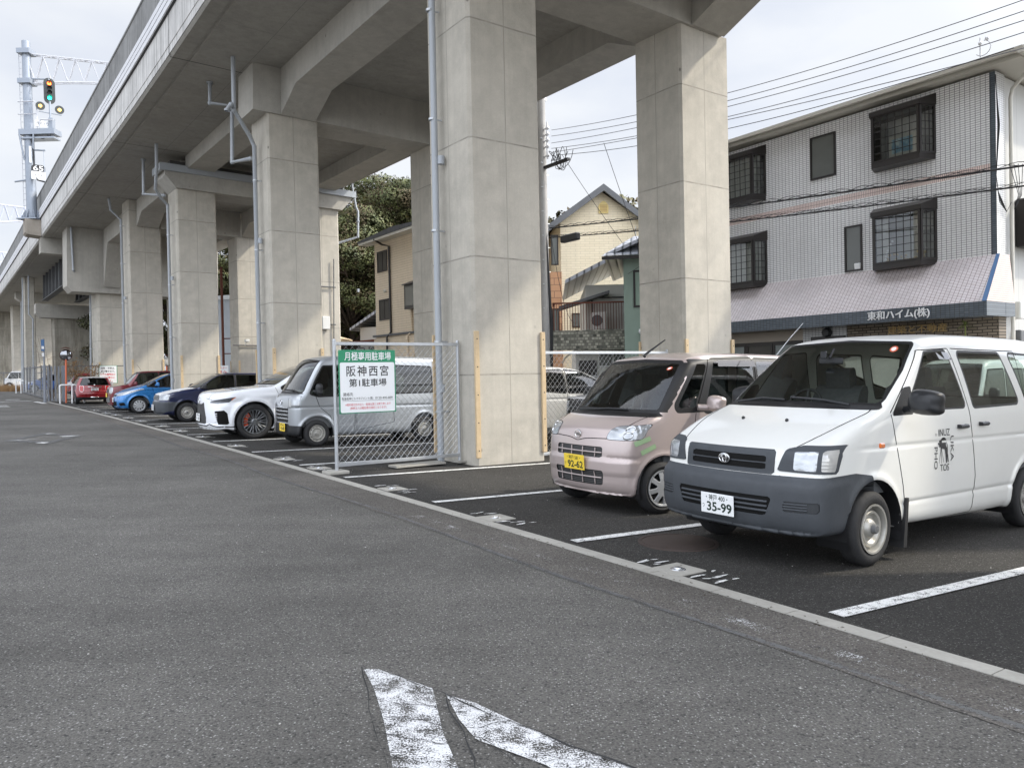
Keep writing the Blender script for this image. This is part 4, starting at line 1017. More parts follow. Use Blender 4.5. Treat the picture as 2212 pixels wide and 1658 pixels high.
def mauve_kei():
    t = thing('mauve_kei_car', 'boxy pale mauve kei car with yellow plate and green tape on its bumper corner', 'car', place((1.21, 8.90), 235.5) @ Matrix.Diagonal((1.05, 1.05, 1.01, 1)))
    def mods(d, x, y, z):
        for wx in (0, -2.49):
            r = np.hypot(x - wx, z - .275); d = d - .012 * np.exp(-((r - .36) / .03) ** 2) * (y > .5)
        d = d + .008 * np.exp(-((z - .60) / .02) ** 2) * (x > .3) * (np.abs(y) > .42)
        d = d - .012 * sstep(x, .2, .5) * sstep(z, .40, .46) * (1 - sstep(z, .56, .62))
        return d
    B = Body([(.40, .20), (.52, .23), (.572, .32), (.585, .50), (.583, .64), (.57, .75), (.545, .84), (.47, .925), (.30, 1.015), (.12, 1.07, 1), (-.14, 1.36), (-.40, 1.635), (-.55, 1.70), (-.95, 1.765), (-1.7, 1.772), (-2.45, 1.745), (-2.69, 1.66), (-2.78, 1.2), (-2.81, .7), (-2.80, .4), (-2.70, .25), (-2.4, .2)],
             [(.605, 0), (.595, .28), (.555, .50), (.46, .64), (.22, .718), (-.3, .737), (-2.2, .737), (-2.6, .72), (-2.77, .6), (-2.82, .3), (-2.825, 0)],
             [(0, .16), (.62, .165), (.70, .24), (.725, .45), (.737, .75), (.731, 1.0), (.715, 1.15), (.665, 1.5), (.615, 1.66), (.50, 1.76), (0, 1.805)], (.09, .12), (.17, .05), .03, mods, .025)
    sd = lambda x, y, z, N: np.abs(y) > .40
    for wx in (0., -2.49): B.region('hole', [(wx + .345 * math.cos(a), .285 + .345 * math.sin(a)) for a in np.linspace(0, 2 * math.pi, 40)[:-1]], 'side', ('body',), sd)
    ws = lambda x, y, z, N: (z > .95) & (x > -.6)
    B.region('windscreen', [(-.60, 1.135), (.60, 1.135), (.565, 1.35), (.52, 1.585), (0, 1.605), (-.52, 1.585), (-.565, 1.35)], 'front', where=ws, seal=.04, rnd=.025)
    B.region('seal', [(-.68, 1.045), (.68, 1.045), (.62, 1.11), (-.62, 1.11)], 'front', where=ws, rnd=.01)
    up = lambda x, y, z, N: (np.abs(y) > .5) & (z > .9)
    B.region('window', [(-.25, 1.145), (-.47, 1.145), (-.69, 1.59), (-.585, 1.59)], 'side', where=up, seal=.055, rnd=.02)
    B.region('window', [(-.68, 1.13), (-.86, 1.61), (-1.46, 1.635), (-1.46, 1.13)], 'side', where=up, seal=.055, rnd=.025)
    B.region('window', [(-1.59, 1.13), (-1.59, 1.625), (-2.15, 1.615), (-2.20, 1.15)], 'side', where=up, seal=.05, rnd=.025)
    B.region('window', [(-2.32, 1.17), (-2.28, 1.60), (-2.55, 1.575), (-2.6, 1.19)], 'side', where=up, seal=.04, rnd=.025)
    B.region('seal', [(-.22, 1.085), (-.66, 1.085), (-.90, 1.655), (-.50, 1.655)], 'side', where=up, rnd=.012); B.region('seal', [(-1.42, 1.085), (-1.64, 1.085), (-1.64, 1.66), (-1.42, 1.66)], 'side', where=up, rnd=.008)
    for q_ in (1, -1): B.region('seal', [(q_ * .63, 1.09), (q_ * .735, 1.09), (q_ * .69, 1.62), (q_ * .545, 1.62)], 'front', where=ws, rnd=.006)
    B.region('rear_window', [(-.55, 1.15), (.55, 1.15), (.50, 1.58), (-.50, 1.58)], 'rear', seal=.03, rnd=.03)
    B.region('headlight', [(.42, .835), (.43, .90), (.49, .93), (.66, .94), (.81, .95), (.82, .895), (.79, .825), (.455, .815)], 'wrap', rnd=.012, smooth=3, seal=.006, seal_name='gap')
    B.region('mesh', [(-.345, .625), (-.345, .70), (.345, .70), (.345, .625)], 'front', rnd=.02)
    B.region('mesh', [(-.345, .335), (-.36, .445), (.36, .445), (.345, .335)], 'front', rnd=.025)
    doorp = [(-.50, 1.09), (-.74, 1.60), (-.77, 1.665), (-1.52, 1.69), (-1.525, 1.1), (-1.525, .30), (-.40, .28), (-.42, .6)]
    B.region('gap', .0035, 'side', where=sd, line=doorp + doorp[:1]); B.region('gap', .0035, 'side', where=sd, line=[(-1.53, 1.685), (-2.25, 1.675), (-2.28, 1.1), (-2.2, .6)])
    B.region('gap', .004, 'front', ('body',), line=[(-.46, .812), (-.2, .805), (-.1, .795), (0, .775), (.1, .795), (.2, .805), (.46, .812)], smooth=4)
    B.region('gap', .0035, 'top', line=[(.53, .46), (.40, .54), (.22, .60), (.10, .635)], smooth=4, where=lambda x, y, z, N: z > .75)
    B.region('door', doorp, 'side', where=lambda x, y, z, N: sd(x, y, z, N))
    B.region('hood', [(.62, -.2), (.60, .30), (.53, .46), (.40, .54), (.22, .60), (.10, .635), (.08, -.2)], 'top', where=lambda x, y, z, N: (z > .80) & (z < 1.2))
    B.emit({'body': 'mauve paint', 'seal': 'seal', 'gap': 'gap'}, t, parts_for('mauve paint', mesh=('grille', 'mesh dark', -.012), rear_window=('window', 'tint glass', 0)))
    g = MB()
    for z0, z1, zz in ((.612, .71, .66), (.32, .455, .392)):
        g.tube([tuple(q) for q in B.on_front(np.linspace(-.36, .36, 13), np.full(13, zz), .004)], .0075, 6)
        for y_ in np.linspace(-.27, .27, 4): g.tube([tuple(q) for q in B.on_front(np.full(4, y_), np.linspace(z0, z1, 4), .000)], .006, 5)
    part('grille_bars', g, 'mauve paint', t, smooth=.8)
    c0 = B.on_front([0.], [.838], .008)[0]; b = MB()
    b.tube([(c0[0] + .003, .047 * math.cos(a), c0[2] + .043 * math.sin(a)) for a in np.linspace(0, 2 * math.pi, 30)], .006, 6)
    b.prism([(-.034, .012), (.012, .012), (.034, .0), (.028, -.016), (-.012, -.016), (-.02, -.002)], 0, .008, lambda a, b_, d: (c0[0] + d, a, c0[2] + b_)); part('badge', b, 'chrome', t)
    plate(t, B, 0, .535, .33, .165, [('・神戸 581・', .0, .27, .32, .66, .004), ('け', -.42, -.15, .26, .07, .0), ('92-62', .07, -.17, .62, .76, .022)], 'plate yellow', 'plate ink', 1, -.08, .028)
    # round lamps inside the headlights
    for s_ in (1, -1):
        m = MB()
        for y_, z_, r_ in ((.625, .908, .033), (.625, .846, .036)):
            a = np.linspace(0, 2 * math.pi, 24); q = B.on_front(s_ * (y_ + r_ * 1.1 * np.cos(a)) * .985, z_ + r_ * np.sin(a), .006); m.tube([tuple(w_) for w_ in q], .006, 6)
        part('lamp_ring', m, 'chrome', t, smooth=.8)
    m = MB()
    for qx, qz, L, an in ((.27, .79, .20, .30), (.20, .70, .20, .36)):
        u = np.array([(-L / 2, -.026), (L / 2, -.026), (L / 2, .026), (-L / 2, .026)]); ca, sa = math.cos(an), math.sin(an); 
        uu = np.linspace(-L / 2, L / 2, 7); P = []
        for w_ in (-.026, .026): P.append(B.on_side(qx - (uu * ca - w_ * sa), qz + (uu * sa + w_ * ca), .005))
        m.add(np.r_[P[0], P[1]], [(i, i + 1, i + 8, i + 7) for i in range(6)])
    mat_plain('green tape', (.33, .47, .27), .6, 0, .3, .15, 20); part('masking_tape', m, 'green tape', t)
    wells(t, 0, .345, .728); wells(t, -2.49, .345, .728)
    for x, s_ in ((0, 1), (0, -1), (-2.49, 1), (-2.49, -1)):
        wheel(t, x, s_ * .715, s_, .280, .192, .155, [(0, .004), (.04, .004), (.10, .002), (.16, -.006), (.19, -.012)], slot_holes(8, .085, .172, .010, .042, .2, .012), 'silver cover', -.10 if x == 0 else 0, thick=.012)
        hb = MB()
    for s_ in (1, -1):
        mirror(t, (-.62, s_ * .87, 1.17), (.085, .10, .085), 'mauve paint', s_, (-.50, s_ * .72, 1.13)); handle(t, B, -1.38, .97, 'mauve paint', .16, s_); handle(t, B, -1.72, .97, 'mauve paint', .16, s_)
        m = MB(); q = B.on_side(np.linspace(-.88, -1.50, 8), np.full(8, 1.64), .035, s_); q2 = B.on_side(np.linspace(-.86, -1.50, 8), np.full(8, 1.575), .045, s_); m.add(np.r_[q, q2], [(i, i + 1, i + 9, i + 8) for i in range(7)]); part('rain_visor', m, 'visor', t)
    wiper(t, B, [(.10, .28, 1.11), (.12, .0, 1.115), (.12, -.22, 1.10)]); wiper(t, B, [(.12, -.12, 1.10), (.12, -.35, 1.12), (.10, -.52, 1.115)])
    m = MB(); m.tube([(-.42, 0, 1.70), (-.30, 0, 1.745), (-.10, .10, 1.93)][0:1] + [(-.45, .0, 1.735), (-.62, .13, 1.90)], [.02, .014, .007], 6); part('aerial', m, 'black plastic', t)
    interior(t, (-.05, -2.6), .66, 1.08, .42, (-.40, .04, 1.03), [(-1.05, .34, .58, .50), (-1.05, -.34, .58, .50), (-2.1, 0, .58, 1.1)], (-.52, -.33, 1.08))
    m = MB(); m.box(-.55, -.535, -.11, .11, 1.50, 1.56, bev=.006); part('rear_view_mirror', m, 'black plastic', t)
    p = B.on_front([.46], [1.555], .004)[0]; m = MB(); m.lathe([(0, 0), (.034, 0), (.034, .003), (0, .003)], 24, Matrix.Translation(p) @ Matrix.Rotation(math.radians(35), 4, 'Y')); part('inspection_sticker', m, 'sticker red', t)
    m = MB(); m.lathe([(0, .0035), (.021, .0035), (.021, .0045), (0, .0045)], 20, Matrix.Translation(p) @ Matrix.Rotation(math.radians(35), 4, 'Y')); part('inspection_sticker', m, 'plate white', t)
    return t
n = NT('mesh dark'); v = n.coord(); x_, y_, z_ = n.sep(v); n.set(n.mix(n.ramp(n.math('FRACT', n.math('MULTIPLY', z_, 55)), [(.4, 0), (.5, 1)]), (.012, .012, .012), (.07, .07, .07)), .6)
white_van(); mauve_kei()
def spokes_lexus(r, th):
    n_ = 10; a = np.abs(angm(th, n_)); u = r * np.cos(a); v = r * np.sin(a)
    w = np.abs(v - np.interp(r, [.06, .16, .27], [.006, .020, .038])) - .0085      # a pair of thin arms per spoke
    d = -w; return np.maximum(np.maximum(d, .062 - r), r - .262)
def car(name, label, origin, head, paint, side, plan, sect, wb, R_, rim, cut, windows, k=(.09, .13), bow=(.20, .08), crown=.03, mods=None, res=.032, glass='tint glass', ws=None, wsm='mid glass', rear=None, regions=(), lines=(), partsx=None, mats=None, wheels=None, tw=.18, group=CARS, wells_in=.28, cat='car', mir=None, mirmat=None, seats=True, dash=None, hnd=None, hood=None, scale=1.0):
    t = thing(name, label, cat, place(origin, head) @ Matrix.Scale(scale, 4), group)
    B = Body(side, plan, sect, k, bow, crown, mods, res); hw = B.hw
    sd = lambda x, y, z, N: np.abs(y) > .5 * hw
    for wx in (0., -wb): B.region('hole', [(wx + cut * math.cos(a), R_ + .012 + cut * math.sin(a)) for a in np.linspace(0, 2 * math.pi, 40)[:-1]], 'side', ('body',), sd)
    if ws:
        pw, where = ws; B.region('windscreen', pw, 'front', where=where, seal=.025, rnd=.025)
    if rear: B.region('rear_window', rear, 'rear', seal=.025, rnd=.03, where=lambda x, y, z, N: x < B.x0 + 1.0)
    zb = min(min(p[1] for p in w) for w in windows) - .15 if windows else 0
    for w in windows: B.region('window', w, 'side', where=lambda x, y, z, N: (np.abs(y) > .5 * hw) & (z > zb), seal=.03, rnd=.02)
    for r in regions: B.region(*r[:2], **r[2])
    for ln in lines: B.region('gap', .004, 'side', where=sd, line=ln)
    if hood: B.region('hood', hood[0], 'top', where=hood[1])
    pr = parts_for(paint, window=('window', glass, 0), windscreen=('windscreen', wsm, 0), rear_window=('rear_window', glass, 0)); pr.update(partsx or {})
    B.emit({'body': paint, 'seal': 'seal', 'gap': 'gap', **(mats or {})}, t, pr)
    wells(t, 0, cut, hw - .008, wells_in); wells(t, -wb, cut, hw - .008, wells_in)
    prof, holes, wm, kw = wheels
    for x, s_ in ((0, 1), (0, -1), (-wb, 1), (-wb, -1)): wheel(t, x, s_ * (hw - .025), s_, R_, rim, tw, prof, holes, wm, **kw)
    if mir:
        for s_ in (1, -1): mirror(t, (mir[0], s_ * mir[1], mir[2]), mir[3], mirmat or paint, s_, (mir[0] + .05, s_ * (hw - .06), mir[2] - .04))
    if dash: interior(t, (dash[0], dash[3]), hw - .09, dash[4], .40, (dash[0] - .3, dash[0] + .12, dash[1]), [(dash[2], .36, .52, .5), (dash[2], -.36, .52, .5), (dash[2] - .85, 0, .52, 1.15)], (dash[2] + .48, -.35, dash[1] + .03))
    for hx, hz in (hnd or ()):
        for s_ in (1, -1): handle(t, B, hx, hz, mirmat or paint, .15, s_)
    return t, B
def hijet(name, label, origin, head, paint, detail=True, group=CARS, scale=1.0):
    hx = lambda x, y, z, N: (z > .9) & (x > -.5)
    def mods(d, x, y, z):
        for wx in (0, -2.45):
            r = np.hypot(x - wx, z - .27); d = d - .014 * np.exp(-((r - .365) / .03) ** 2) * (y > .5)
        return d + .006 * np.exp(-((z - .80) / .015) ** 2) * (y > .5)
    fr = dict(view='front'); wr = dict(view='wrap')
    t, B = car(name, label, origin, head, paint,
        [(.38, .22), (.50, .26), (.525, .42), (.525, .74), (.505, .93), (.455, 1.02), (.37, 1.075, 1), (.22, 1.34), (.04, 1.63), (-.08, 1.755), (-.25, 1.83), (-.6, 1.87), (-1.8, 1.88), (-2.65, 1.86), (-2.80, 1.80), (-2.86, 1.3), (-2.875, .7), (-2.87, .35), (-2.8, .24), (-2.5, .2)],
        [(.54, 0), (.53, .38), (.50, .56), (.40, .68), (.2, .728), (-.4, .7375), (-2.4, .7375), (-2.72, .71), (-2.85, .55), (-2.88, .3), (-2.88, 0)],
        [(0, .16), (.62, .17), (.71, .25), (.73, .5), (.7375, .8), (.73, 1.05), (.70, 1.3), (.655, 1.6), (.60, 1.80), (.48, 1.885), (0, 1.92)],
        2.45, .272, .165, .335, [[(.10, 1.09), (-.02, 1.36), (-.16, 1.60), (-.78, 1.62), (-.78, 1.06), (-.02, 1.05)], [(-.92, 1.09), (-.92, 1.62), (-1.62, 1.62), (-1.62, 1.09)], [(-1.76, 1.09), (-1.76, 1.62), (-2.6, 1.60), (-2.62, 1.10)]],
        bow=(.10, .03), mods=mods, ws=([(-.61, 1.135), (.61, 1.135), (.575, 1.45), (.53, 1.70), (0, 1.725), (-.53, 1.70), (-.575, 1.45)], hx), wsm='clear glass' if detail else 'mid glass', rear=[(-.55, 1.1), (.55, 1.1), (.5, 1.7), (-.5, 1.7)],
        regions=[('seal', [(-.66, 1.075), (.66, 1.075), (.62, 1.115), (-.62, 1.115)], dict(view='front', where=hx, rnd=.008)),
                 ('headlight', [(.40, .82), (.385, 1.0), (.72, 1.01), (.735, .83)], dict(view='wrap', rnd=.015, seal=.006, seal_name='gap')),
                 ('garnish', [(-.37, .80), (-.355, 1.0), (.355, 1.0), (.37, .80)], dict(view='front')),
                 ('mesh', [(-.36, .49), (-.36, .77), (.36, .77), (.36, .49)], dict(view='front', rnd=.012)),
                 ('bumper', [(-.2, .1), (-.2, .46), (.36, .46), (.42, .43), (.82, .43), (.86, .1)], dict(view='wrap')),
                 ('gap', .003, dict(view='wrap', line=[(.0, .785), (.8, .785)]))],
        lines=[[(.03, 1.04), (-.06, .8), (-.28, .62), (-.40, .35)], [(.08, 1.10), (-.17, 1.64), (-.80, 1.665), (-.82, 1.0), (-.82, .3)], [(-.86, 1.66), (-.86, .3)], [(-1.68, 1.66), (-1.68, 1.0), (-1.72, .45), (-.86, .30)], [(-.86, 1.665), (-2.0, 1.66)], [(-.9, .80), (-2.8, .80)]],
        partsx={'mesh': ('grille', 'mesh dark', -.012), 'garnish': ('nose_garnish', paint, .004), 'bumper': ('bumper', 'black plastic', .004)},
        wheels=([(0, -.01), (.035, -.01), (.05, -.03), (.09, -.035), (.105, -.012), (.12, -.014), (.15, -.03), (.163, -.05)], round_holes(12, .132, .0105), 'steel rim', dict(hub=([(0, .012), (.022, .010), (.026, -.02)], 'steel rim'))), tw=.145, group=group,
        mir=(.0, .84, 1.16, (.08, .09, .11)), mirmat='black plastic', dash=(.22, 1.03, -.62, -2.6, 1.0), hnd=((-.72, .90), (-.98, .90)), scale=scale)
    if not detail: return t, B
    g = MB()
    for z_ in (.475, .565, .64, .715, .785): g.tube([tuple(q) for q in B.on_front(np.linspace(-.37, .37, 15), np.full(15, z_), .006)], .013, 6)
    part('grille_bars', g, 'chrome dull', t, smooth=.8); g = MB()
    for y_ in np.linspace(-.3, .3, 7): g.tube([tuple(q) for q in B.on_front(np.full(4, y_), np.linspace(.49, .77, 4), .0)], .007, 5)
    part('grille_bars', g, 'mesh dark', t)
    c0 = B.on_front([0.], [.90], .008)[0]; b = MB(); b.tube([(c0[0] + .003, .05 * math.cos(a), c0[2] + .045 * math.sin(a)) for a in np.linspace(0, 2 * math.pi, 30)], .007, 6); b.box(c0[0], c0[0] + .008, -.03, .03, c0[2] - .012, c0[2] + .012, bev=.003); part('badge', b, 'chrome', t, smooth=.8)
    wiper(t, B, [(.34, .30, 1.12), (.32, .0, 1.13), (.30, -.3, 1.12)]); wiper(t, B, [(.34, .5, 1.12), (.33, .25, 1.14), (.33, .02, 1.13)])
    plate(t, B, .12, .385, .33, .165, [('神戸 480', 0, .27, .30, .6, .004), ('ん', -.42, -.15, .26, .07, 0), ('・8-40', .07, -.17, .60, .74, .02)], 'plate yellow', 'plate ink', 1, 0, .03)
    return t, B
mat_plain('chrome dull', (.62, .63, .64), .25, .8, .5, .05, 6)
mat_paint('silver paint', (.43, .455, .48), .55, .28, 1.0, .03)
mat_paint('pearl paint', (.84, .86, .89), .0, .22, 1.0, .0)
mat_paint('navy paint', (.006, .012, .055), .2, .28, 1.0, .03)
mat_paint('blue paint', (.025, .20, .52), .35, .25, 1.0, .02)
mat_paint('deep blue paint', (.03, .10, .33), .35, .28, 1.0, .03)
mat_paint('red paint', (.22, .006, .012), .2, .25, 1.0, .02)
mat_paint('maroon paint', (.16, .010, .018), .25, .25, 1.0, .02)
mat_paint('off white paint', (.74, .74, .73), 0, .32, .8, .05)
mat_paint('black paint', (.012, .012, .014), 0, .22, 1.0, .02)
n = NT('peeled hood'); v = n.coord(); n.set(n.mix(n.ramp(n.noise(v, 5, 6, .65), [(.40, 0), (.44, 1)]), (.50, .50, .50), (.70, .70, .69)), .5, 0, .4)

hijet('silver_kei_van', 'silver kei van with barred grille and yellow plate behind the green bordered sign', (-4.07 - .57 * .71, 16.03 + .82 * .71), 235.5, 'silver paint', scale=1.03)

def lexus():
    def mods(d, x, y, z):
        for wx, k_ in ((0, .05), (-2.85, .05)):
            r = np.hypot(x - wx, z - .385); d = d - .030 * np.exp(-((r - .46) / .06) ** 2) * (y > .6)
        d = d + .020 * np.exp(-((z - .80) / .05) ** 2) * (x > .2) * (y > .5) * sstep(y, .5, .7)           # shelf under the lamp
        d = d - .018 * np.exp(-((z - .93) / .05) ** 2) * sstep(y, .6, .8) * sstep(-x, -.6, .2)
        d = d - .02 * sstep(x, .5, .8) * (1 - sstep(z, .30, .36))
        return d
    up = lambda x, y, z, N: (z > 1.05) & (x > -1.9)
    t, B = car('white_suv', 'glossy white luxury crossover with black mesh grille and big dark alloy wheels', (-6.02 - .57 * .92, 17.95 + .82 * .92), 236, 'pearl paint',
        [(.66, .215), (.88, .25), (.945, .36), (.955, .52), (.945, .72), (.93, .86), (.885, .955), (.74, 1.02), (.2, 1.09), (-.38, 1.135, 1), (-.75, 1.34), (-1.15, 1.53), (-1.45, 1.625), (-1.9, 1.685), (-2.5, 1.675), (-3.1, 1.60), (-3.45, 1.50), (-3.75, 1.25), (-3.9, 1.0), (-3.935, .7), (-3.90, .42), (-3.75, .28), (-3.4, .24), (-1.5, .22)],
        [(.98, 0), (.965, .35), (.90, .62), (.76, .82), (.5, .915), (0, .955), (-.8, .945), (-1.6, .94), (-2.6, .955), (-3.4, .93), (-3.78, .80), (-3.93, .5), (-3.95, 0)],
        [(0, .18), (.78, .19), (.88, .28), (.93, .45), (.955, .70), (.945, .92), (.90, 1.08), (.80, 1.3), (.66, 1.55), (.50, 1.67), (0, 1.72)],
        2.85, .378, .262, .425, [[(-.62, 1.09), (-1.30, 1.47), (-1.75, 1.535), (-1.75, 1.09)], [(-1.86, 1.09), (-1.86, 1.54), (-2.55, 1.52), (-2.75, 1.10)], [(-2.87, 1.12), (-2.68, 1.50), (-3.05, 1.44), (-3.25, 1.18)]],
        bow=(.30, .12), mods=mods, res=.034, ws=([(-.70, 1.205), (.70, 1.205), (.62, 1.40), (.55, 1.565), (0, 1.60), (-.55, 1.565), (-.62, 1.40)], up), wsm='mid glass', rear=[(-.6, 1.2), (.6, 1.2), (.5, 1.5), (-.5, 1.5)],
        regions=[('headlight', [(.55, .79), (.60, .815), (1.16, .905), (1.02, .805), (.78, .775)], dict(view='wrap', rnd=.008)),
                 ('amber', [(1.10, .80), (1.07, .86), (1.24, .95), (1.24, .80)], dict(view='wrap', allow=('headlight',))),
                 ('mesh', [(-.30, .78), (-.42, .46), (-.40, .34), (.40, .34), (.42, .46), (.30, .78), (.16, .74), (-.16, .74)], dict(view='front', rnd=.01)),
                 ('gap', [(.72, .60), (.78, .40), (.80, .34), (1.03, .34), (1.00, .56), (.93, .62)], dict(view='wrap', rnd=.01)),
                 ('gap', .010, dict(view='wrap', line=[(.0, .30), (.45, .295), (.55, .33), (.75, .285), (1.22, .275)])),
                 ('gap', .006, dict(view='wrap', line=[(1.33, .30), (1.34, .50), (1.39, .62)])),
                 ('gap', .003, dict(view='wrap', line=[(.40, .88), (.62, .84)])),
                 ('gap', .0035, dict(view='top', line=[(.86, .50), (.5, .70), (.0, .80), (-.36, .79)], where=lambda x, y, z, N: z > .8))],
        lines=[[(-.46, 1.10), (-.58, .8), (-.60, .35)], [(-1.80, 1.56), (-1.80, .9), (-1.86, .35)], [(-2.80, 1.1), (-2.72, .85), (-2.5, .4)], [(-.6, .34), (-2.45, .34)]],
        partsx={'mesh': ('grille', 'mesh dark', -.004), 'amber': ('indicator_lamp', 'amber lens', .003), 'headlight': ('headlight', 'smoked lamp', .003)},
        wheels=([(0, -.02), (.045, -.02), (.06, -.03), (.10, -.028), (.22, -.006), (.26, -.008)], spokes_lexus, 'dark alloy', dict(caliper='caliper red', thick=.02, dish='mesh dark')), tw=.235,
        mir=(-.72, 1.04, 1.10, (.10, .11, .08)), mirmat='black plastic', dash=(-.45, 1.07, -1.55, -3.3, 1.02), scale=1.085)
    plate(t, B, -.05, .46, .33, .165, [('神戸 300', 0, .27, .30, .6, .004), ('さ', -.42, -.15, .26, .07, 0), ('・・10', .07, -.17, .60, .74, .02)], 'plate white', 'plate ink', 1, 0, .02)
    c0 = B.on_front([0.], [.82], .006)[0]; b = MB(); b.tube([(c0[0] + .003, .07 * math.cos(a), c0[2] + .05 * math.sin(a)) for a in np.linspace(0, 2 * math.pi, 30)], .007, 6); b.tube([(c0[0] + .004, .02, c0[2] + .03), (c0[0] + .004, -.012, c0[2] - .02), (c0[0] + .004, .04, c0[2] - .02)], .006, 5); part('badge', b, 'chrome', t)
    m = MB()
    for s_ in (1, -1):
        for k_ in range(5): q = B.on_front(s_ * np.linspace(.70, .78, 3), np.full(3, .40 + k_ * .04), .006); m.tube([tuple(w_) for w_ in q], .009, 5)
    part('intake_fins', m, 'pearl paint', t)
mat_plain('smoked lamp', (.14, .15, .17), .08, .3, .8, .5, 6, 1.0)
lexus()

def navy_wagon():
    up = lambda x, y, z, N: (z > .95) & (x > -1.7)
    def mods(d, x, y, z):
        for wx in (0, -2.55): d = d - .014 * np.exp(-((np.hypot(x - wx, z - .29) - .375) / .03) ** 2) * (y > .6)
        return d - .014 * sstep(x, .3, .5) * sstep(z, .24, .3) * (1 - sstep(z, .56, .61))
    t, B = car('navy_estate_car', 'navy estate car with a peeling pale bonnet and steel wheels', (-10.29 - .57 * .82, 24.35 + .82 * .82), 236, 'navy paint',
        [(.58, .21), (.74, .25), (.795, .38), (.795, .58), (.765, .72), (.73, .80), (.62, .855), (.2, .95), (-.22, 1.01, 1), (-.75, 1.31), (-.98, 1.42), (-1.4, 1.485), (-2, 1.505), (-2.9, 1.485), (-3.18, 1.43), (-3.3, 1.1), (-3.38, .8), (-3.38, .42), (-3.3, .27), (-1.5, .21)],
        [(.82, 0), (.80, .4), (.74, .64), (.6, .79), (.3, .835), (-.5, .845), (-2.6, .84), (-3.15, .80), (-3.35, .6), (-3.39, 0)],
        [(0, .17), (.70, .18), (.80, .26), (.835, .45), (.845, .70), (.83, .92), (.795, 1.05), (.72, 1.3), (.65, 1.43), (.5, 1.495), (0, 1.53)],
        2.55, .29, .175, .355, [[(-.42, 1.03), (-.90, 1.355), (-1.36, 1.385), (-1.36, 1.0), (-.6, .99)], [(-1.47, 1.0), (-1.47, 1.385), (-2.2, 1.375), (-2.26, 1.0)], [(-2.36, 1.01), (-2.32, 1.37), (-3.0, 1.34), (-3.1, 1.04)]],
        bow=(.20, .06), mods=mods, ws=([(-.68, 1.07), (.68, 1.07), (.60, 1.25), (.55, 1.375), (0, 1.395), (-.55, 1.375), (-.60, 1.25)], up), wsm='mid glass', rear=[(-.55, 1.05), (.55, 1.05), (.5, 1.38), (-.5, 1.38)],
        regions=[('headlight', [(.48, .665), (.46, .80), (.72, .815), (.87, .80), (.86, .675)], dict(view='wrap', rnd=.012, seal=.006, seal_name='gap')),
                 ('mesh', [(-.40, .67), (-.38, .79), (.38, .79), (.40, .67)], dict(view='front', rnd=.012)),
                 ('bumper', [(-.1, .22), (-.1, .60), (.9, .605), (1.22, .60), (1.25, .36), (.9, .33), (.5, .22)], dict(view='wrap'))],
        lines=[[(-.36, 1.0), (-.46, .7), (-.48, .3)], [(-1.41, 1.41), (-1.41, .9), (-1.46, .28)], [(-2.31, 1.4), (-2.25, .85), (-2.1, .5)], [(-.48, .28), (-2.1, .28)]],
        partsx={'mesh': ('grille', 'mesh dark', -.006), 'bumper': ('bumper', 'bumper plastic', .004)}, mats={'hood': 'peeled hood'},
        hood=([(.82, -.2), (.80, .40), (.66, .60), (.5, .70), (.32, .66), (.22, .74), (.10, .67), (-.1, .70), (-.24, .68), (-.24, -.2)], lambda x, y, z, N: (z > .74) & (z < 1.2) & (N[:, 2] > .25)),
        wheels=([(0, -.012), (.04, -.012), (.055, -.03), (.10, -.035), (.115, -.014), (.13, -.018), (.16, -.04), (.172, -.06)], round_holes(14, .142, .011), 'steel rim', dict(hub=([(0, .012), (.024, .010), (.028, -.02)], 'girder steel'))), tw=.165,
        mir=(-.48, .93, 1.05, (.08, .09, .07)), mirmat='black plastic', dash=(-.3, .98, -1.2, -3.1, .95), scale=1.06)
    g = MB()
    for z_ in (.69, .73, .77): g.tube([tuple(q) for q in B.on_front(np.linspace(-.40, .40, 13), np.full(13, z_), .004)], .008, 5)
    part('grille_bars', g, 'galvanised', t)
    plate(t, B, 0, .43, .33, .165, [('神戸 400', 0, .27, .30, .6, .004), ('ね', -.42, -.15, .26, .07, 0), ('・3-20', .07, -.17, .60, .74, .02)], 'plate white', 'plate ink', 1, 0, .03)
    wiper(t, B, [(-.20, .35, 1.05), (-.22, .1, 1.06), (-.22, -.2, 1.05)])
    for c_ in t.children:
        if c_.name.startswith('hood'): c_.data.materials[0] = MATS['peeled hood']; c_['label'] = 'pale peeling bonnet'
navy_wagon()

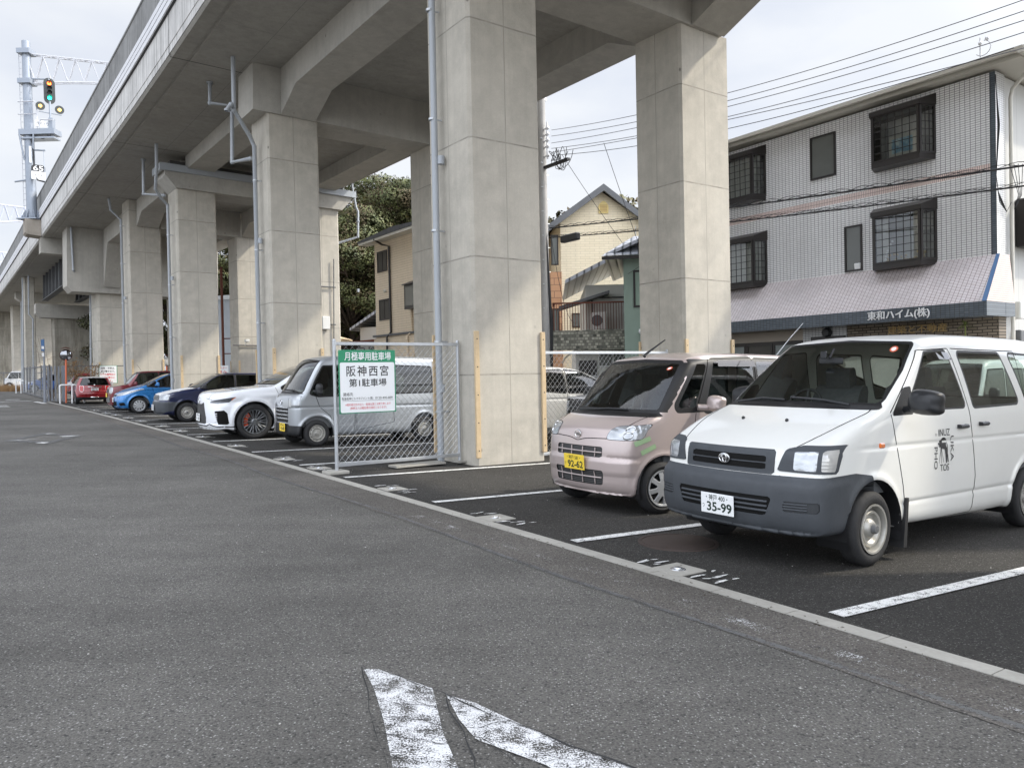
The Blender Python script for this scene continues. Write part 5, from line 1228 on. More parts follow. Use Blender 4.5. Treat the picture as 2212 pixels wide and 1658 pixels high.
def fit(name, label, origin, head, paint, group=CARS, detail=True, scale=1.04):
    up = lambda x, y, z, N: (z > .95) & (x > -1.8)
    def mods(d, x, y, z):
        for wx in (0, -2.5): d = d - .016 * np.exp(-((np.hypot(x - wx, z - .295) - .375) / .035) ** 2) * (y > .6)
        return d + .010 * np.exp(-((z - .84 - .05 * -x * .1) / .018) ** 2) * (y > .7)
    t, B = car(name, label, origin, head, paint,
        [(.52, .185), (.70, .22), (.775, .33), (.785, .48), (.76, .62), (.69, .73), (.42, .87), (.10, .975), (-.18, 1.06, 1), (-.55, 1.25), (-.95, 1.42), (-1.25, 1.495), (-1.7, 1.525), (-2.3, 1.495), (-2.75, 1.43), (-2.93, 1.36), (-3.02, 1.1), (-3.10, .8), (-3.10, .45), (-3.0, .28), (-2.7, .22)],
        [(.81, 0), (.79, .35), (.71, .60), (.54, .77), (.2, .835), (-.5, .8475), (-2.2, .8475), (-2.7, .80), (-3.0, .64), (-3.1, .3), (-3.11, 0)],
        [(0, .16), (.70, .17), (.80, .25), (.835, .45), (.8475, .70), (.835, .92), (.795, 1.05), (.71, 1.3), (.62, 1.45), (.46, 1.52), (0, 1.55)],
        2.5, .297, .20, .36, [[(-.30, 1.02), (-.55, 1.16), (-.60, 1.0)], [(-.70, 1.01), (-.68, 1.19), (-1.02, 1.36), (-1.44, 1.41), (-1.44, 1.0)], [(-1.55, 1.0), (-1.55, 1.41), (-2.15, 1.39), (-2.36, 1.06)]],
        bow=(.28, .10), mods=mods, ws=([(-.66, 1.10), (.66, 1.10), (.58, 1.28), (.50, 1.425), (0, 1.45), (-.50, 1.425), (-.58, 1.28)], up), wsm='mid glass', rear=[(-.5, 1.0), (.5, 1.0), (.45, 1.35), (-.45, 1.35)],
        regions=[('headlight', [(.44, .66), (.42, .715), (.62, .80), (.95, .90), (1.08, .93), (1.02, .84), (.80, .70)], dict(view='wrap', rnd=.012, smooth=3, seal=.005, seal_name='gap')),
                 ('mesh', [(-.36, .63), (-.34, .69), (.34, .69), (.36, .63)], dict(view='front', rnd=.012)), ('gap', [(-.38, .30), (-.42, .42), (.42, .42), (.38, .30)], dict(view='front', rnd=.02)), ('gap', [(.62, .30), (.60, .38), (.80, .40), (.84, .32)], dict(view='wrap', rnd=.015)),
                 ('gap', .0035, dict(view='top', line=[(.70, .46), (.4, .62), (.0, .74), (-.16, .74)], where=lambda x, y, z, N: z > .7))],
        lines=[[(-.44, .98), (-.52, .7), (-.52, .28)], [(-1.50, 1.43), (-1.50, .9), (-1.55, .28)], [(-2.42, 1.03), (-2.3, .75), (-2.05, .45)], [(-.52, .27), (-2.1, .27)]],
        partsx={'mesh': ('grille', 'mesh dark', -.004)},
        wheels=([(0, -.004), (.05, -.002), (.12, -.004), (.19, -.016), (.198, -.024)], slot_holes(10, .105, .175, .011, .021, 0, .009), 'silver cover', {}), tw=.175, group=group,
        mir=(-.62, .955, 1.08, (.08, .10, .07)), dash=(-.3, 1.0, -1.25, -2.9, .96), hnd=((-1.38, .90), (-2.2, .93)), scale=scale)
    if detail: plate(t, B, 0, .50, .33, .165, [('神戸 502', 0, .27, .30, .6, .004), ('23-10', .07, -.17, .60, .74, .02)], 'plate white', 'plate ink', 1, 0, .02)
    return t, B
fit('blue_hatchback', 'bright blue hatchback with silver ten slot wheel covers next to the navy estate', (-14.36 - .57 * .82, 29.62 + .82 * .82), 236, 'blue paint')

def none_kei():
    up = lambda x, y, z, N: (z > .95) & (x > -1.2)
    t, B = car('red_retro_kei_car', 'dark red boxy kei car with round headlights between the blue hatchback and the back fence', (-16.55, 32.5), 236, 'maroon paint',
        [(.36, .2), (.47, .25), (.515, .42), (.52, .72), (.49, .86), (.42, .93), (.0, 1.01), (-.15, 1.04, 1), (-.40, 1.34), (-.55, 1.49), (-.75, 1.565), (-1.3, 1.605), (-1.9, 1.60), (-2.5, 1.55), (-2.68, 1.48), (-2.80, 1.0), (-2.86, .7), (-2.86, .4), (-2.75, .25), (-2.5, .2)],
        [(.53, 0), (.52, .3), (.48, .52), (.36, .67), (.1, .73), (-.4, .7375), (-2.3, .7375), (-2.7, .69), (-2.85, .5), (-2.87, 0)],
        [(0, .17), (.62, .17), (.70, .25), (.73, .45), (.7375, .72), (.72, .95), (.69, 1.08), (.63, 1.35), (.58, 1.5), (.46, 1.59), (0, 1.63)],
        2.52, .275, .18, .335, [[(-.42, 1.05), (-.62, 1.44), (-1.25, 1.48), (-1.25, 1.03)], [(-1.37, 1.03), (-1.37, 1.48), (-2.0, 1.46), (-2.1, 1.05)]],
        bow=(.14, .05), ws=([(-.57, 1.10), (.57, 1.10), (.53, 1.30), (.49, 1.46), (0, 1.48), (-.49, 1.46), (-.53, 1.30)], up), rear=[(-.5, 1.0), (.5, 1.0), (.45, 1.42), (-.45, 1.42)],
        regions=[('headlight', [(.545 + .115 * math.cos(a), .80 + .115 * math.sin(a)) for a in np.linspace(0, 2 * math.pi, 25)[:-1]], dict(view='wrap', seal=.02, seal_name='trim')),
                 ('mesh', [(-.36, .72), (-.36, .84), (.36, .84), (.36, .72)], dict(view='front', rnd=.02)), ('mesh', [(-.45, .34), (-.48, .52), (.48, .52), (.45, .34)], dict(view='front', rnd=.02))],
        lines=[[(-.38, 1.0), (-.45, .7), (-.45, .3)], [(-1.31, 1.5), (-1.31, .9), (-1.36, .3)]], mats={'trim': 'chrome dull'}, partsx={'mesh': ('grille', 'mesh dark', -.004)},
        wheels=([(0, 0), (.1, 0), (.178, -.015)], slot_holes(8, .07, .16, .012, .03), 'silver cover', {}), tw=.155, mir=(-.45, .83, 1.08, (.07, .09, .07)), dash=(-.3, 1.0, -1.0, -2.6, .98), scale=1.05)
    g = MB()
    for z_ in (.36, .44, .52): g.tube([tuple(q) for q in B.on_front(np.linspace(-.48, .48, 11), np.full(11, z_), .006)], .012, 6)
    part('grille_bars', g, 'chrome dull', t)
    plate(t, B, 0, .60, .33, .165, [], 'plate yellow', 'plate ink', 1, 0, .02)
    m = MB(); m.tube([(-.72, .25, 1.60), (-.55, .33, 1.83)], .006, 5); part('aerial', m, 'black plastic', t)
none_kei()

def mini():
    up = lambda x, y, z, N: (z > .9) & (x > -1.6)
    def mods(d, x, y, z):
        for wx in (0, -2.495): d = d - .025 * np.exp(-((np.hypot(x - wx, z - .31) - .37) / .05) ** 2) * (y > .6)
        return d - .02 * (1 - sstep(x, -3.05, -2.9)) * sstep(z, .45, .5) * (1 - sstep(z, .62, .70))
    hd = -33.0; h = math.radians(hd); f = np.array([math.sin(h), math.cos(h)]); rc = np.array([-21.0, 38.7]); o = rc + f * 3.06
    t, B = car('red_hatchback', 'small dark red hatchback with white roof seen from behind, beside the orange mirror post', o, hd, 'red paint',
        [(.5, .2), (.68, .24), (.76, .40), (.76, .62), (.70, .80), (.5, .90), (.0, .99), (-.25, 1.02, 1), (-.62, 1.30), (-.80, 1.375), (-1.2, 1.41), (-2.0, 1.405), (-2.45, 1.375), (-2.66, 1.33), (-2.85, 1.06), (-2.96, .92), (-3.04, .72), (-3.07, .50), (-3.04, .34), (-2.95, .25), (-2.6, .2)],
        [(.78, 0), (.75, .4), (.62, .68), (.4, .80), (0, .855), (-.8, .845), (-1.8, .845), (-2.5, .863), (-2.85, .80), (-3.03, .60), (-3.08, .3), (-3.08, 0)],
        [(0, .17), (.72, .18), (.82, .27), (.855, .45), (.863, .62), (.85, .80), (.80, .94), (.73, 1.1), (.64, 1.3), (.54, 1.375), (0, 1.42)],
        2.495, .31, .215, .375, [[(-.5, .98), (-.75, 1.26), (-1.5, 1.28), (-1.5, .97)], [(-1.62, .97), (-1.62, 1.28), (-2.3, 1.26), (-2.4, .99)]],
        bow=(.2, .20), mods=mods, ws=([(-.58, 1.08), (.58, 1.08), (.5, 1.28), (-.5, 1.28)], up), rear=[(-.585, 1.0), (.585, 1.0), (.53, 1.14), (.47, 1.27), (0, 1.285), (-.47, 1.27), (-.53, 1.14)],
        regions=[('tail', [(.585, .67), (.57, .86), (.60, .91), (.72, .92), (.75, .86), (.74, .68)], dict(view='rwrap', rnd=.02, smooth=2, seal=.014, seal_name='trim')), ('lowbumper', [(-.9, .1), (-.9, .36), (.9, .36), (.9, .1)], dict(view='rear')),
                 ('roof', [(-.5, -1), (-.5, 1), (-2.95, 1), (-2.95, -1)], dict(view='top', where=lambda x, y, z, N: z > 1.325)), ('gap', .005, dict(view='rear', line=[(-.55, .93), (-.50, .62), (.50, .62), (.55, .93)]))],
        mats={'trim': 'chrome dull', 'lowbumper': 'black plastic', 'roof': 'off white paint'}, partsx={'roof': ('roof', 'off white paint', 0)},
        wheels=([(0, 0), (.1, 0), (.21, -.015)], slot_holes(5, .07, .19, .012, .04), 'dark alloy', {}), tw=.19, mir=(-.55, .97, 1.02, (.08, .10, .08)), mirmat='off white paint', dash=(-.4, .96, -1.2, -2.6, .9))
    plate(t, B, 0, .735, .33, .165, [('神戸 331', 0, .27, .30, .6, .004), ('65-22', .04, -.17, .60, .74, .02)], 'plate white', 'plate ink', -1, -.3, .03)
    m = MB(); q = B.on_front(np.linspace(-.30, .30, 9), np.full(9, .865), .014, -1); m.tube([tuple(w_) for w_ in q], .026, 8); part('boot_handle', m, 'chrome', t, smooth=.8)
    m = MB()
    for y_ in (-.07, .07): m.lathe([(.03, 0), (.042, 0), (.042, .12), (.03, .12)], 16, Matrix.Translation((-3.09, y_, .33)) @ Matrix.Rotation(math.pi / 2, 4, 'Y'))
    q = B.on_front([0.], [.355], .02, -1)[0]; m.box(q[0], q[0] + .03, -.19, .19, .325, .385, bev=.012); part('exhaust_trim', m, 'chrome', t, smooth=.8)
    p = B.on_front([0.], [.955], .012, -1)[0]; m = MB(); m.lathe([(0, 0), (.04, 0), (.04, .015), (0, .02)], 20, Matrix.Translation(p) @ Matrix.Rotation(-math.pi / 2, 4, 'Y')); part('badge', m, 'chrome', t)
    wiper(t, B, [(-2.86, -.05, 1.0), (-2.86, .15, 1.05), (-2.84, .35, 1.06)])
mini()
# ------------------------------------------------------------ houses across the back street
def mat_tiles(name, col, col2, joint, tw, th, gap=.10, rough=.25, offset=0., axis='x', spec=.5, dirt=.25):
    n = NT(name); v = n.coord(); x, y, z = n.sep(v)
    vec = n.comb(x if axis == 'x' else y, z, 0.0) if axis != 'xy' else n.comb(x, n.math('ADD', n.math('MULTIPLY', z, .76), n.math('MULTIPLY', y, .64)), 0.0)
    b = n.add('ShaderNodeTexBrick'); b.offset = offset; b.inputs['Scale'].default_value = 1.0; b.inputs['Brick Width'].default_value = tw; b.inputs['Row Height'].default_value = th
    b.inputs['Mortar Size'].default_value = th * gap; b.inputs['Mortar Smooth'].default_value = .1; b.inputs['Color1'].default_value = (*col, 1); b.inputs['Color2'].default_value = (*col2, 1); b.inputs['Mortar'].default_value = (*joint, 1)
    n.link(vec, b.inputs['Vector'])
    d = n.noise(n.coord('Object', (1.2, 1.2, .35)), 1.0, 6, .65)
    c = n.mix(n.math('MULTIPLY', n.ramp(d, [(.45, 0), (.72, 1)]), dirt), b.outputs['Color'], tuple(q * .5 for q in col))
    n.set(c, n.math('ADD', n.math('MULTIPLY', b.outputs['Fac'], .5), rough), 0, spec); n.bump(b.outputs['Fac'], -.25, .004); return n.m
mat_tiles('grey wall tile', (.76, .76, .76), (.81, .81, .81), (.20, .20, .205), .110, .052, .13)
mat_tiles('white side tile', (.58, .58, .57), (.62, .62, .61), (.2, .2, .2), .100, .0475, .10, axis='y')
mat_tiles('pink band tile', (.70, .56, .52), (.74, .60, .56), (.2, .16, .15), .0475, .10, .06)
mat_tiles('awning tile', (.70, .64, .64), (.76, .71, .72), (.22, .17, .16), .100, .0475, .13, axis='xy', dirt=.5)
mat_tiles('awning side tile', (.58, .46, .40), (.6, .48, .42), (.2, .16, .14), .0475, .0475, .08, axis='y')
mat_tiles('navy tile', (.075, .095, .12), (.10, .125, .15), (.02, .02, .02), .100, .0475, .10)
mat_tiles('shop brick', (.155, .125, .09), (.24, .20, .15), (.04, .035, .03), .21, .068, .14, .7, .5)
mat_tiles('yellow siding', (.72, .62, .44), (.76, .66, .48), (.52, .44, .31), .45, .115, .06, .7, .5)
mat_tiles('beige siding', (.72, .61, .46), (.74, .63, .48), (.42, .34, .24), 1.6, .12, .05, .7, .5)
mat_tiles('brown wall tile', (.42, .22, .11), (.48, .26, .14), (.2, .12, .08), .60, .30, .05, .6, .5)
mat_tiles('mosaic', (.06, .065, .05), (.45, .44, .36), (.16, .15, .13), .12, .10, .10, .6, .5)
mat_tiles('roof tile grey', (.34, .36, .40), (.44, .46, .50), (.07, .075, .085), .26, .22, .14, .4, .0)
n = NT('pantile'); v = n.coord(); x, y, z = n.sep(v); wv = n.math('ABSOLUTE', n.math('SINE', n.math('MULTIPLY', x, 12.0))); rw = n.math('FRACT', n.math('MULTIPLY', y, 4.2))
n.set(n.mix(n.math('MULTIPLY', n.ramp(wv, [(.1, 0), (.6, 1)]), n.ramp(rw, [(.05, .2), (.3, 1)])), (.05, .055, .062), (.36, .375, .41)), .35, 0, .5); n.bump(n.math('MULTIPLY', wv, n.math('SUBTRACT', 1.2, rw)), .8, .05)
n = NT('slate'); v = n.coord(); b_ = n.add('ShaderNodeTexBrick', Scale=1.0); b_.inputs['Brick Width'].default_value = .45; b_.inputs['Row Height'].default_value = .18; b_.inputs['Mortar Size'].default_value = .012; n.link(v, b_.inputs['Vector'])
n.set(n.mix(b_.outputs['Fac'], n.mix(n.noise(v, 3, 4), (.05, .052, .058), (.085, .088, .095)), (.02, .02, .02)), .6)
n = NT('stucco green'); v = n.coord(); n.set(n.mix(n.noise(v, 2.2, 5), (.25, .325, .27), (.30, .38, .32)), .9); n.bump(n.noise(v, 90, 3), .5, .01)
n = NT('panel wall'); v = n.coord(); x, y, z = n.sep(v); ln = n.ramp(n.math('ABSOLUTE', n.math('SUBTRACT', n.math('FRACT', n.math('DIVIDE', y, .6)), .5)), [(.488, 0), (.494, 1)]); ln2 = n.ramp(n.math('ABSOLUTE', n.math('SUBTRACT', n.math('FRACT', n.math('DIVIDE', z, 2.9)), .5)), [(.496, 0), (.498, 1)])
n.set(n.mix(n.mix(1, ln, ln2, 'LIGHTEN'), n.mix(n.noise(v, 1.3, 6), (.42, .42, .40), (.50, .50, .48)), (.28, .28, .27)), .8)
mat_plain('vent yellow', (.70, .55, .22), .6); mat_plain('stucco green pane', (.25, .34, .27), .4)
mat_plain('dark brown metal', (.020, .0165, .015), .35, .2, .5, .15, 6)
mat_plain('eave cream', (.58, .56, .50), .6, 0, .4, .08, 3)
mat_plain('blue trim', (.07, .16, .32), .35, 0, .5, .1, 6)
mat_plain('curtain', (.62, .61, .58), .9, 0, .1, .14, 4)
mat_plain('room dark', (.10, .095, .085), .9, 0, .1, .2, 2)
mat_plain('frosted pane', (.11, .115, .105), .22, 0, .6, .15, 2)
mat_plain('shutter beige', (.40, .35, .29), .5, 0, .4, .08, 3)
mat_plain('letter white', (.82, .83, .84), .4, 0, .4, .03, 8)
mat_plain('letter gold', (.42, .29, .12), .5, .3, .4, .1, 8)
mat_plain('plain white wall', (.66, .65, .60), .85, 0, .2, .07, 2)
mat_plain('air unit', (.66, .66, .63), .5, 0, .4, .06, 6)
mat_plain('wire black', (.012, .012, .014), .6)
mat_plain('wire grey', (.19, .19, .21), .6)
mat_plain('insulator', (.75, .76, .78), .25, 0, .5, .05, 9)
mat_concrete('utility pole', (.40, .39, .37), .8, None, None, holes=False, streak=.2)

def grid_wall(mb, x0, x1, z0, z1, holes, y=0.):
    """front face in the xz plane with rectangular openings"""
    xs = sorted({x0, x1, *[h[0] for h in holes], *[h[1] for h in holes]}); zs = sorted({z0, z1, *[h[2] for h in holes], *[h[3] for h in holes]})
    for a, b in zip(xs[:-1], xs[1:]):
        for c, d in zip(zs[:-1], zs[1:]):
            if any(h[0] <= a and b <= h[1] and h[2] <= c and d <= h[3] for h in holes): continue
            mb.add([(a, y, c), (b, y, c), (b, y, d), (a, y, d)], [(0, 1, 2, 3)])
    return mb
def bay_window(parent, xl, xr, z0, z1, dep=.40, cant=.17, nx=6, nz=6, ns=3, stuff=None):
    w = MB(); fx0, fx1 = xl + cant, xr - cant; t_ = .055
    poly = [(xl, 0), (fx0, -dep), (fx1, -dep), (xr, 0)]; big = [(xl - .03, .0), (fx0 - .04, -dep - .05), (fx1 + .04, -dep - .05), (xr + .03, .0)]
    w.prism(big, z1 - .02, z1 + .09, lambda a, b, d: (a, b, d)); w.prism([(xl, 0), (fx0 - .01, -dep - .02), (fx1 + .01, -dep - .02), (xr, 0)], z0 - .12, z0 + .02, lambda a, b, d: (a, b, d))
    w.add([(big[0][0], 0, z1 + .26), (big[1][0], big[1][1], z1 + .09), (big[2][0], big[2][1], z1 + .09), (big[3][0], 0, z1 + .26), (big[0][0], 0, z1 + .08), (big[3][0], 0, z1 + .08)], [(0, 1, 2, 3), (0, 4, 1), (3, 2, 5)])
    for (a, b) in zip(poly[:-1], poly[1:]):
        A, B_ = Vector((*a, 0)), Vector((*b, 0)); L = (B_ - A).length; d = (B_ - A) / L; nrm = Vector((d.y, -d.x, 0)); side = L < .8
        M = Matrix(((d.x, nrm.x, 0, A.x), (d.y, nrm.y, 0, A.y), (0, 0, 1, 0), (0, 0, 0, 1)))
        for u0, u1, v0, v1 in ((0, t_, z0, z1), (L - t_, L, z0, z1), (t_, L - t_, z0, z0 + t_), (t_, L - t_, z1 - t_, z1)): w.box(u0, u1, -.03, .02, v0, v1, M)
        cnt = ns if side else nx
        for q in range(1, cnt): u = t_ + (L - 2 * t_) * q / cnt; w.box(u - .007, u + .007, -.012, .006, z0 + t_, z1 - t_, M)
        for q in range(1, nz): zz = z0 + t_ + (z1 - z0 - 2 * t_) * q / nz; w.box(t_, L - t_, -.010, .004, zz - .007, zz + .007, M)
    p = part('window', w, 'dark brown metal', parent)
    g = MB()
    for (a, b) in zip(poly[:-1], poly[1:]): g.add([(*a, z0), (*b, z0), (*b, z1), (*a, z1)], [(0, 1, 2, 3)])
    part('pane', g, 'house glass', p)
    r = MB(); d_ = 1.4
    r.add([(xl, .02, z0), (xr, .02, z0), (xr, d_, z0), (xl, d_, z0), (xl, .02, z1), (xr, .02, z1), (xr, d_, z1), (xl, d_, z1)], [(0, 1, 2, 3), (4, 7, 6, 5), (0, 3, 7, 4), (1, 5, 6, 2), (3, 2, 6, 7)]); part('room', r, 'room dark', p)
    return p
def flat_window(parent, x0, x1, z0, z1, mat='frosted pane', y=0., fr=.045, name='window', frame='dark brown metal', mull=0, deep=.04):
    w = MB()
    for u0, u1, v0, v1 in ((x0, x0 + fr, z0, z1), (x1 - fr, x1, z0, z1), (x0 + fr, x1 - fr, z0, z0 + fr), (x0 + fr, x1 - fr, z1 - fr, z1)): w.box(u0, u1, y - deep, y + .02, v0, v1)
    for q in range(mull): u = x0 + (x1 - x0) * (q + 1) / (mull + 1); w.box(u - fr * .5, u + fr * .5, y - deep * .8, y + .01, z0 + fr, z1 - fr)
    p = part(name, w, frame, parent); g = MB(); g.add([(x0 + fr, y - .012, z0 + fr), (x1 - fr, y - .012, z0 + fr), (x1 - fr, y - .012, z1 - fr), (x0 + fr, y - .012, z1 - fr)], [(0, 1, 2, 3)]); part('pane', g, mat, p); return p
def curtain(parent, x0, x1, z0, z1, y, n_=14, amp=.03, mat='curtain'):
    m = MB(); vs = []
    for i in range(n_ + 1):
        u = x0 + (x1 - x0) * i / n_; d = amp * math.sin(i * 1.9); vs += [(u, y + d, z0), (u, y + d, z1)]
    m.add(vs, [(2 * i, 2 * i + 2, 2 * i + 3, 2 * i + 1) for i in range(n_)]); return part('curtain', m, mat, parent)

HM = frame(8.0, 14.4) @ Matrix.Rotation(-math.pi / 2, 4, 'Z')          # x to the right along the street, y into the house
def tile_house():
    t = thing('tiled_office_building', 'three storey building in small grey tiles with dark bay windows and pink tiled awning', 'building', HM)
    X0, X1 = -8.5, .20; bays = [(-2.60, -1.10, 6.70, 7.86), (-7.35, -5.82, 6.66, 7.86), (-2.60, -1.10, 4.22, 5.42), (-7.35, -5.82, 4.20, 5.42)]
    w = grid_wall(MB(), X0, X1 - .12, 4.0, 8.2, bays + [(X0, X1 - .12, 6.02, 6.20)]); part('wall', w, 'grey wall tile', t)
    b = MB(); b.add([(X0, 0, 6.02), (X1 - .12, 0, 6.02), (X1 - .12, 0, 6.20), (X0, 0, 6.20)], [(0, 1, 2, 3)]); part('tile_band', b, 'pink band tile', t)
    c = MB(); c.add([(X1 - .12, -.003, 4.15), (X1, -.003, 4.15), (X1, -.003, 8.2), (X1 - .12, -.003, 8.2)], [(0, 1, 2, 3)]); part('corner_tile', c, 'navy tile', t)
    sw = MB(); sw.add([(X1, 0, 0), (X1, .46, 0), (X1, .46, 8.2), (X1, 0, 8.2)], [(0, 1, 2, 3)]); part('side_wall', sw, 'white side tile', t)
    pw = MB(); pw.box(X0, X1 - .06, .46, 9, 0, 8.2); part('rear_wall', pw, 'panel wall', t)
    # roof with gutter
    r = MB(); r.add([(X0 - .3, -.34, 8.42), (X1 + .62, -.34, 8.42), (X1 + .62, 9.3, 8.42), (X0 - .3, 9.3, 8.42), (X0 + 3, 4.4, 9.7), (X1 - 3, 4.4, 9.7)], [(0, 1, 5, 4), (1, 2, 5), (2, 3, 4, 5), (3, 0, 4)]); rf = part('roof', r, 'slate', t)
    s_ = MB(); s_.box(X0 - .3, X1 + .6, -.24, 9.3, 8.26, 8.4); part('eave', s_, 'eave cream', rf)
    gt = MB(); gt.prism([(-.46, 8.42), (-.44, 8.33), (-.33, 8.33), (-.31, 8.43), (-.33, 8.43), (-.35, 8.35), (-.42, 8.35), (-.44, 8.42)], X0 - .3, X1 + .72, lambda a, b_, d: (d, a, b_)); gt.prism([(X1 + .62, 8.28), (X1 + .76, 8.28), (X1 + .76, 8.42), (X1 + .62, 8.42)], -.44, 9, lambda a, b_, d: (a, d, b_)); part('gutter', gt, 'eave cream', rf)
    wins = [bay_window(t, *q) for q in bays]
    flat_window(t, -4.38, -3.64, 6.77, 7.91); q5 = flat_window(t, -3.42, -2.94, 4.19, 5.37)
    m = MB()
    for cx in (-3.10, -3.02): m.lathe([(0, 0), (.04, 0), (.05, .13), (.04, .15), (0, .15)], 12, Matrix.Translation((cx, -.03, 4.235)))
    part('cup', m, 'letter white', q5)
    # things in the windows
    curtain(wins[0], -2.58, -1.12, 6.72, 7.85, .30, 20); m = MB(); m.box(-2.15, -1.50, -.12, -.10, 6.83, 7.32); f_ = part('picture', m, 'eave cream', wins[0]); m = MB(); m.box(-2.08, -1.57, -.125, -.121, 6.90, 7.25)
    n = NT('picture blue'); v = n.coord(); n.set(n.ramp(n.noise(v, 3.2, 4), [(.38, (.55, .72, .76)), (.5, (.18, .36, .50)), (.62, (.70, .80, .80))]), .6); part('picture', m, 'picture blue', wins[0])
    curtain(wins[1], -7.3, -5.9, 6.68, 7.85, -.12, 20); curtain(wins[2], -1.75, -1.12, 5.0, 5.4, .2, 8); curtain(wins[3], -7.3, -6.3, 4.22, 5.4, -.05, 10); curtain(wins[3], -6.15, -5.9, 4.22, 5.4, -.08, 5)
    curtain(wins[2], -2.56, -2.25, 4.25, 5.4, .0, 5); m = MB(); m.box(-1.55, -1.3, .5, .55, 4.3, 4.85); part('picture', m, 'timber', wins[2])
    m = MB()
    for q in range(26): m.sphere((-2.3 + 1.0 * random.random(), -.2 + .14 * random.random(), 4.27 + .20 * random.random()), random.uniform(.025, .05), 8, 5)
    part('flowers', m, 'dried flowers', wins[2]); m = MB()
    for q in range(8): m.sphere((-2.22 + .012 * q * q * .3, -.22, 4.28 + .07 * q), .028, 8, 6)
    part('flowers', m, 'letter white', wins[2])
    # awning
    a = MB(); a.add([(X0, -.002, 4.17), (X1 - .02, -.002, 4.17), (X1 + .06, -.90, 3.09), (X0, -.90, 3.09)], [(0, 1, 2, 3)]); aw = part('awning', a, 'awning tile', t)
    a = MB(); a.add([(X1 - .02, -.006, 4.175), (X1 + .06, -.006, 4.175), (X1 + .16, -.904, 3.095), (X1 + .06, -.904, 3.095)], [(0, 1, 2, 3)]); part('awning_trim', a, 'blue trim', aw)
    a = MB(); a.add([(X1 + .06, 0, 4.17), (X1 + .16, -.90, 3.09), (X1 + .16, .46, 3.09), (X1 + .06, .46, 4.17)], [(0, 1, 2, 3)]); part('awning_side', a, 'awning side tile', aw)
    a = MB(); a.box(X0, X1 + .16, -.90, .0, 2.78, 3.085); part('awning_fascia', a, 'navy tile', aw); a = MB(); a.box(X1 - .05, X1 + .163, .001, .46, 2.78, 3.085); part('awning_fascia', a, 'navy tile', aw)
    l = MB(); text_mb(l, '東和ハイム(株)', plane_M((-1.56, -.93, 2.93), (1, 0, 0), (0, 0, 1)), .22, .013, .012, width=1.47); part('sign_lettering', l, 'letter white', aw)
    # shop front
    s_ = MB(); s_.box(X0, -4.68, .0, .1, 2.50, 2.78)
    for q in range(7): s_.box(X0, -4.68, -.02, .0, 2.51 + q * .04, 2.53 + q * .04)
    part('shutter', s_, 'shutter beige', t)
    d = MB(); d.box(X0, -4.68, .02, .1, 0, 2.5); part('shop_door', d, 'dark brown metal', t)
    for q in range(4): flat_window(t, -8.4 + q * .92, -7.5 + q * .92, .1, 2.45, 'room dark' if q % 2 == 0 else 'curtain grey', 0.0, .06, 'window')
    p_ = MB(); p_.box(-4.68, -3.37, -.02, .1, 0, 2.78); part('pillar', p_, 'white side tile front', t)
    d = MB(); d.box(-4.42, -3.42, -.06, -.021, 0, 2.56); part('door', d, 'dark brown metal', t)
    o = MB(); o.lathe([(0, 0), (.13, 0), (.13, .10), (.10, .14), (0, .15)], 8, Matrix.Translation((-3.93, -.02, 2.66)) @ Matrix.Rotation(math.pi / 2, 4, 'X')); part('wall_lamp', o, 'black plastic', t)
    bk = MB(); bk.box(-3.37, X1 + .04, -.05, .3, 0, 2.779); part('brick_wall', bk, 'shop brick', t)
    l = MB(); text_mb(l, '建築と不動産', plane_M((-1.57, -.065, 2.60), (1, 0, 0), (0, 0, 1)), .22, .006, .006, width=1.42); part('sign_lettering', l, 'letter gold', t)
    # neighbour strip at the right: pipe, meter boxes, cables
    dp = MB(); dp.tube([(X1 + .60, .3, 8.3), (X1 + .45, .45, 8.12), (X1 + .10, .60, 7.9), (X1 + .06, .60, 7.7), (X1 + .06, .60, .1)], .042, 8); part('drain_pipe', dp, 'eave cream', t, smooth=.8)
    bx = MB(); bx.box(X1 - .06, X1 + .14, .80, 1.05, 2.75, 3.15, bev=.02); part('meter_box', bx, 'air unit', t); bx = MB(); bx.box(X1 - .06, X1 + .14, .80, 1.05, 2.15, 2.5, bev=.02); part('meter_box', bx, 'girder steel', t)
    w_ = MB(); w_.box(X1 - .05, X1 + .34, 1.02, 2.3, 4.4, 5.5, bev=.03); part('window', w_, 'dark brown metal', t)
    cb = MB()
    for q in range(5): cb.tube([(X1 + .03, -.04 - .01 * q, 8.1), (X1 + .04 + .01 * q, .0, 7.0), (X1 + .02, -.05, 5.9), (X1 + .07, -.02 - .02 * q, 5.3 + .06 * q), (X1 + .12, .2, 5.1), (X1 + .1, .5, 5.35)], .008, 5)
    for q in range(4): cb.tube([(X1 + .10 + .05 * q, .4 + .1 * q, 6.2), (X1 + .22, .55 + .05 * q, 5.5), (X1 + .12, .6, 5.2)], .007, 5)
    part('cable', cb, 'wire black', t)
mat_plain('dried flowers', (.45, .36, .20), .9, 0, .1, .4, 30); mat_plain('curtain grey', (.25, .27, .26), .8, 0, .1, .2, 5)
mat_tiles('white side tile front', (.55, .55, .54), (.6, .6, .59), (.12, .12, .12), .100, .0475, .12)
tile_house()
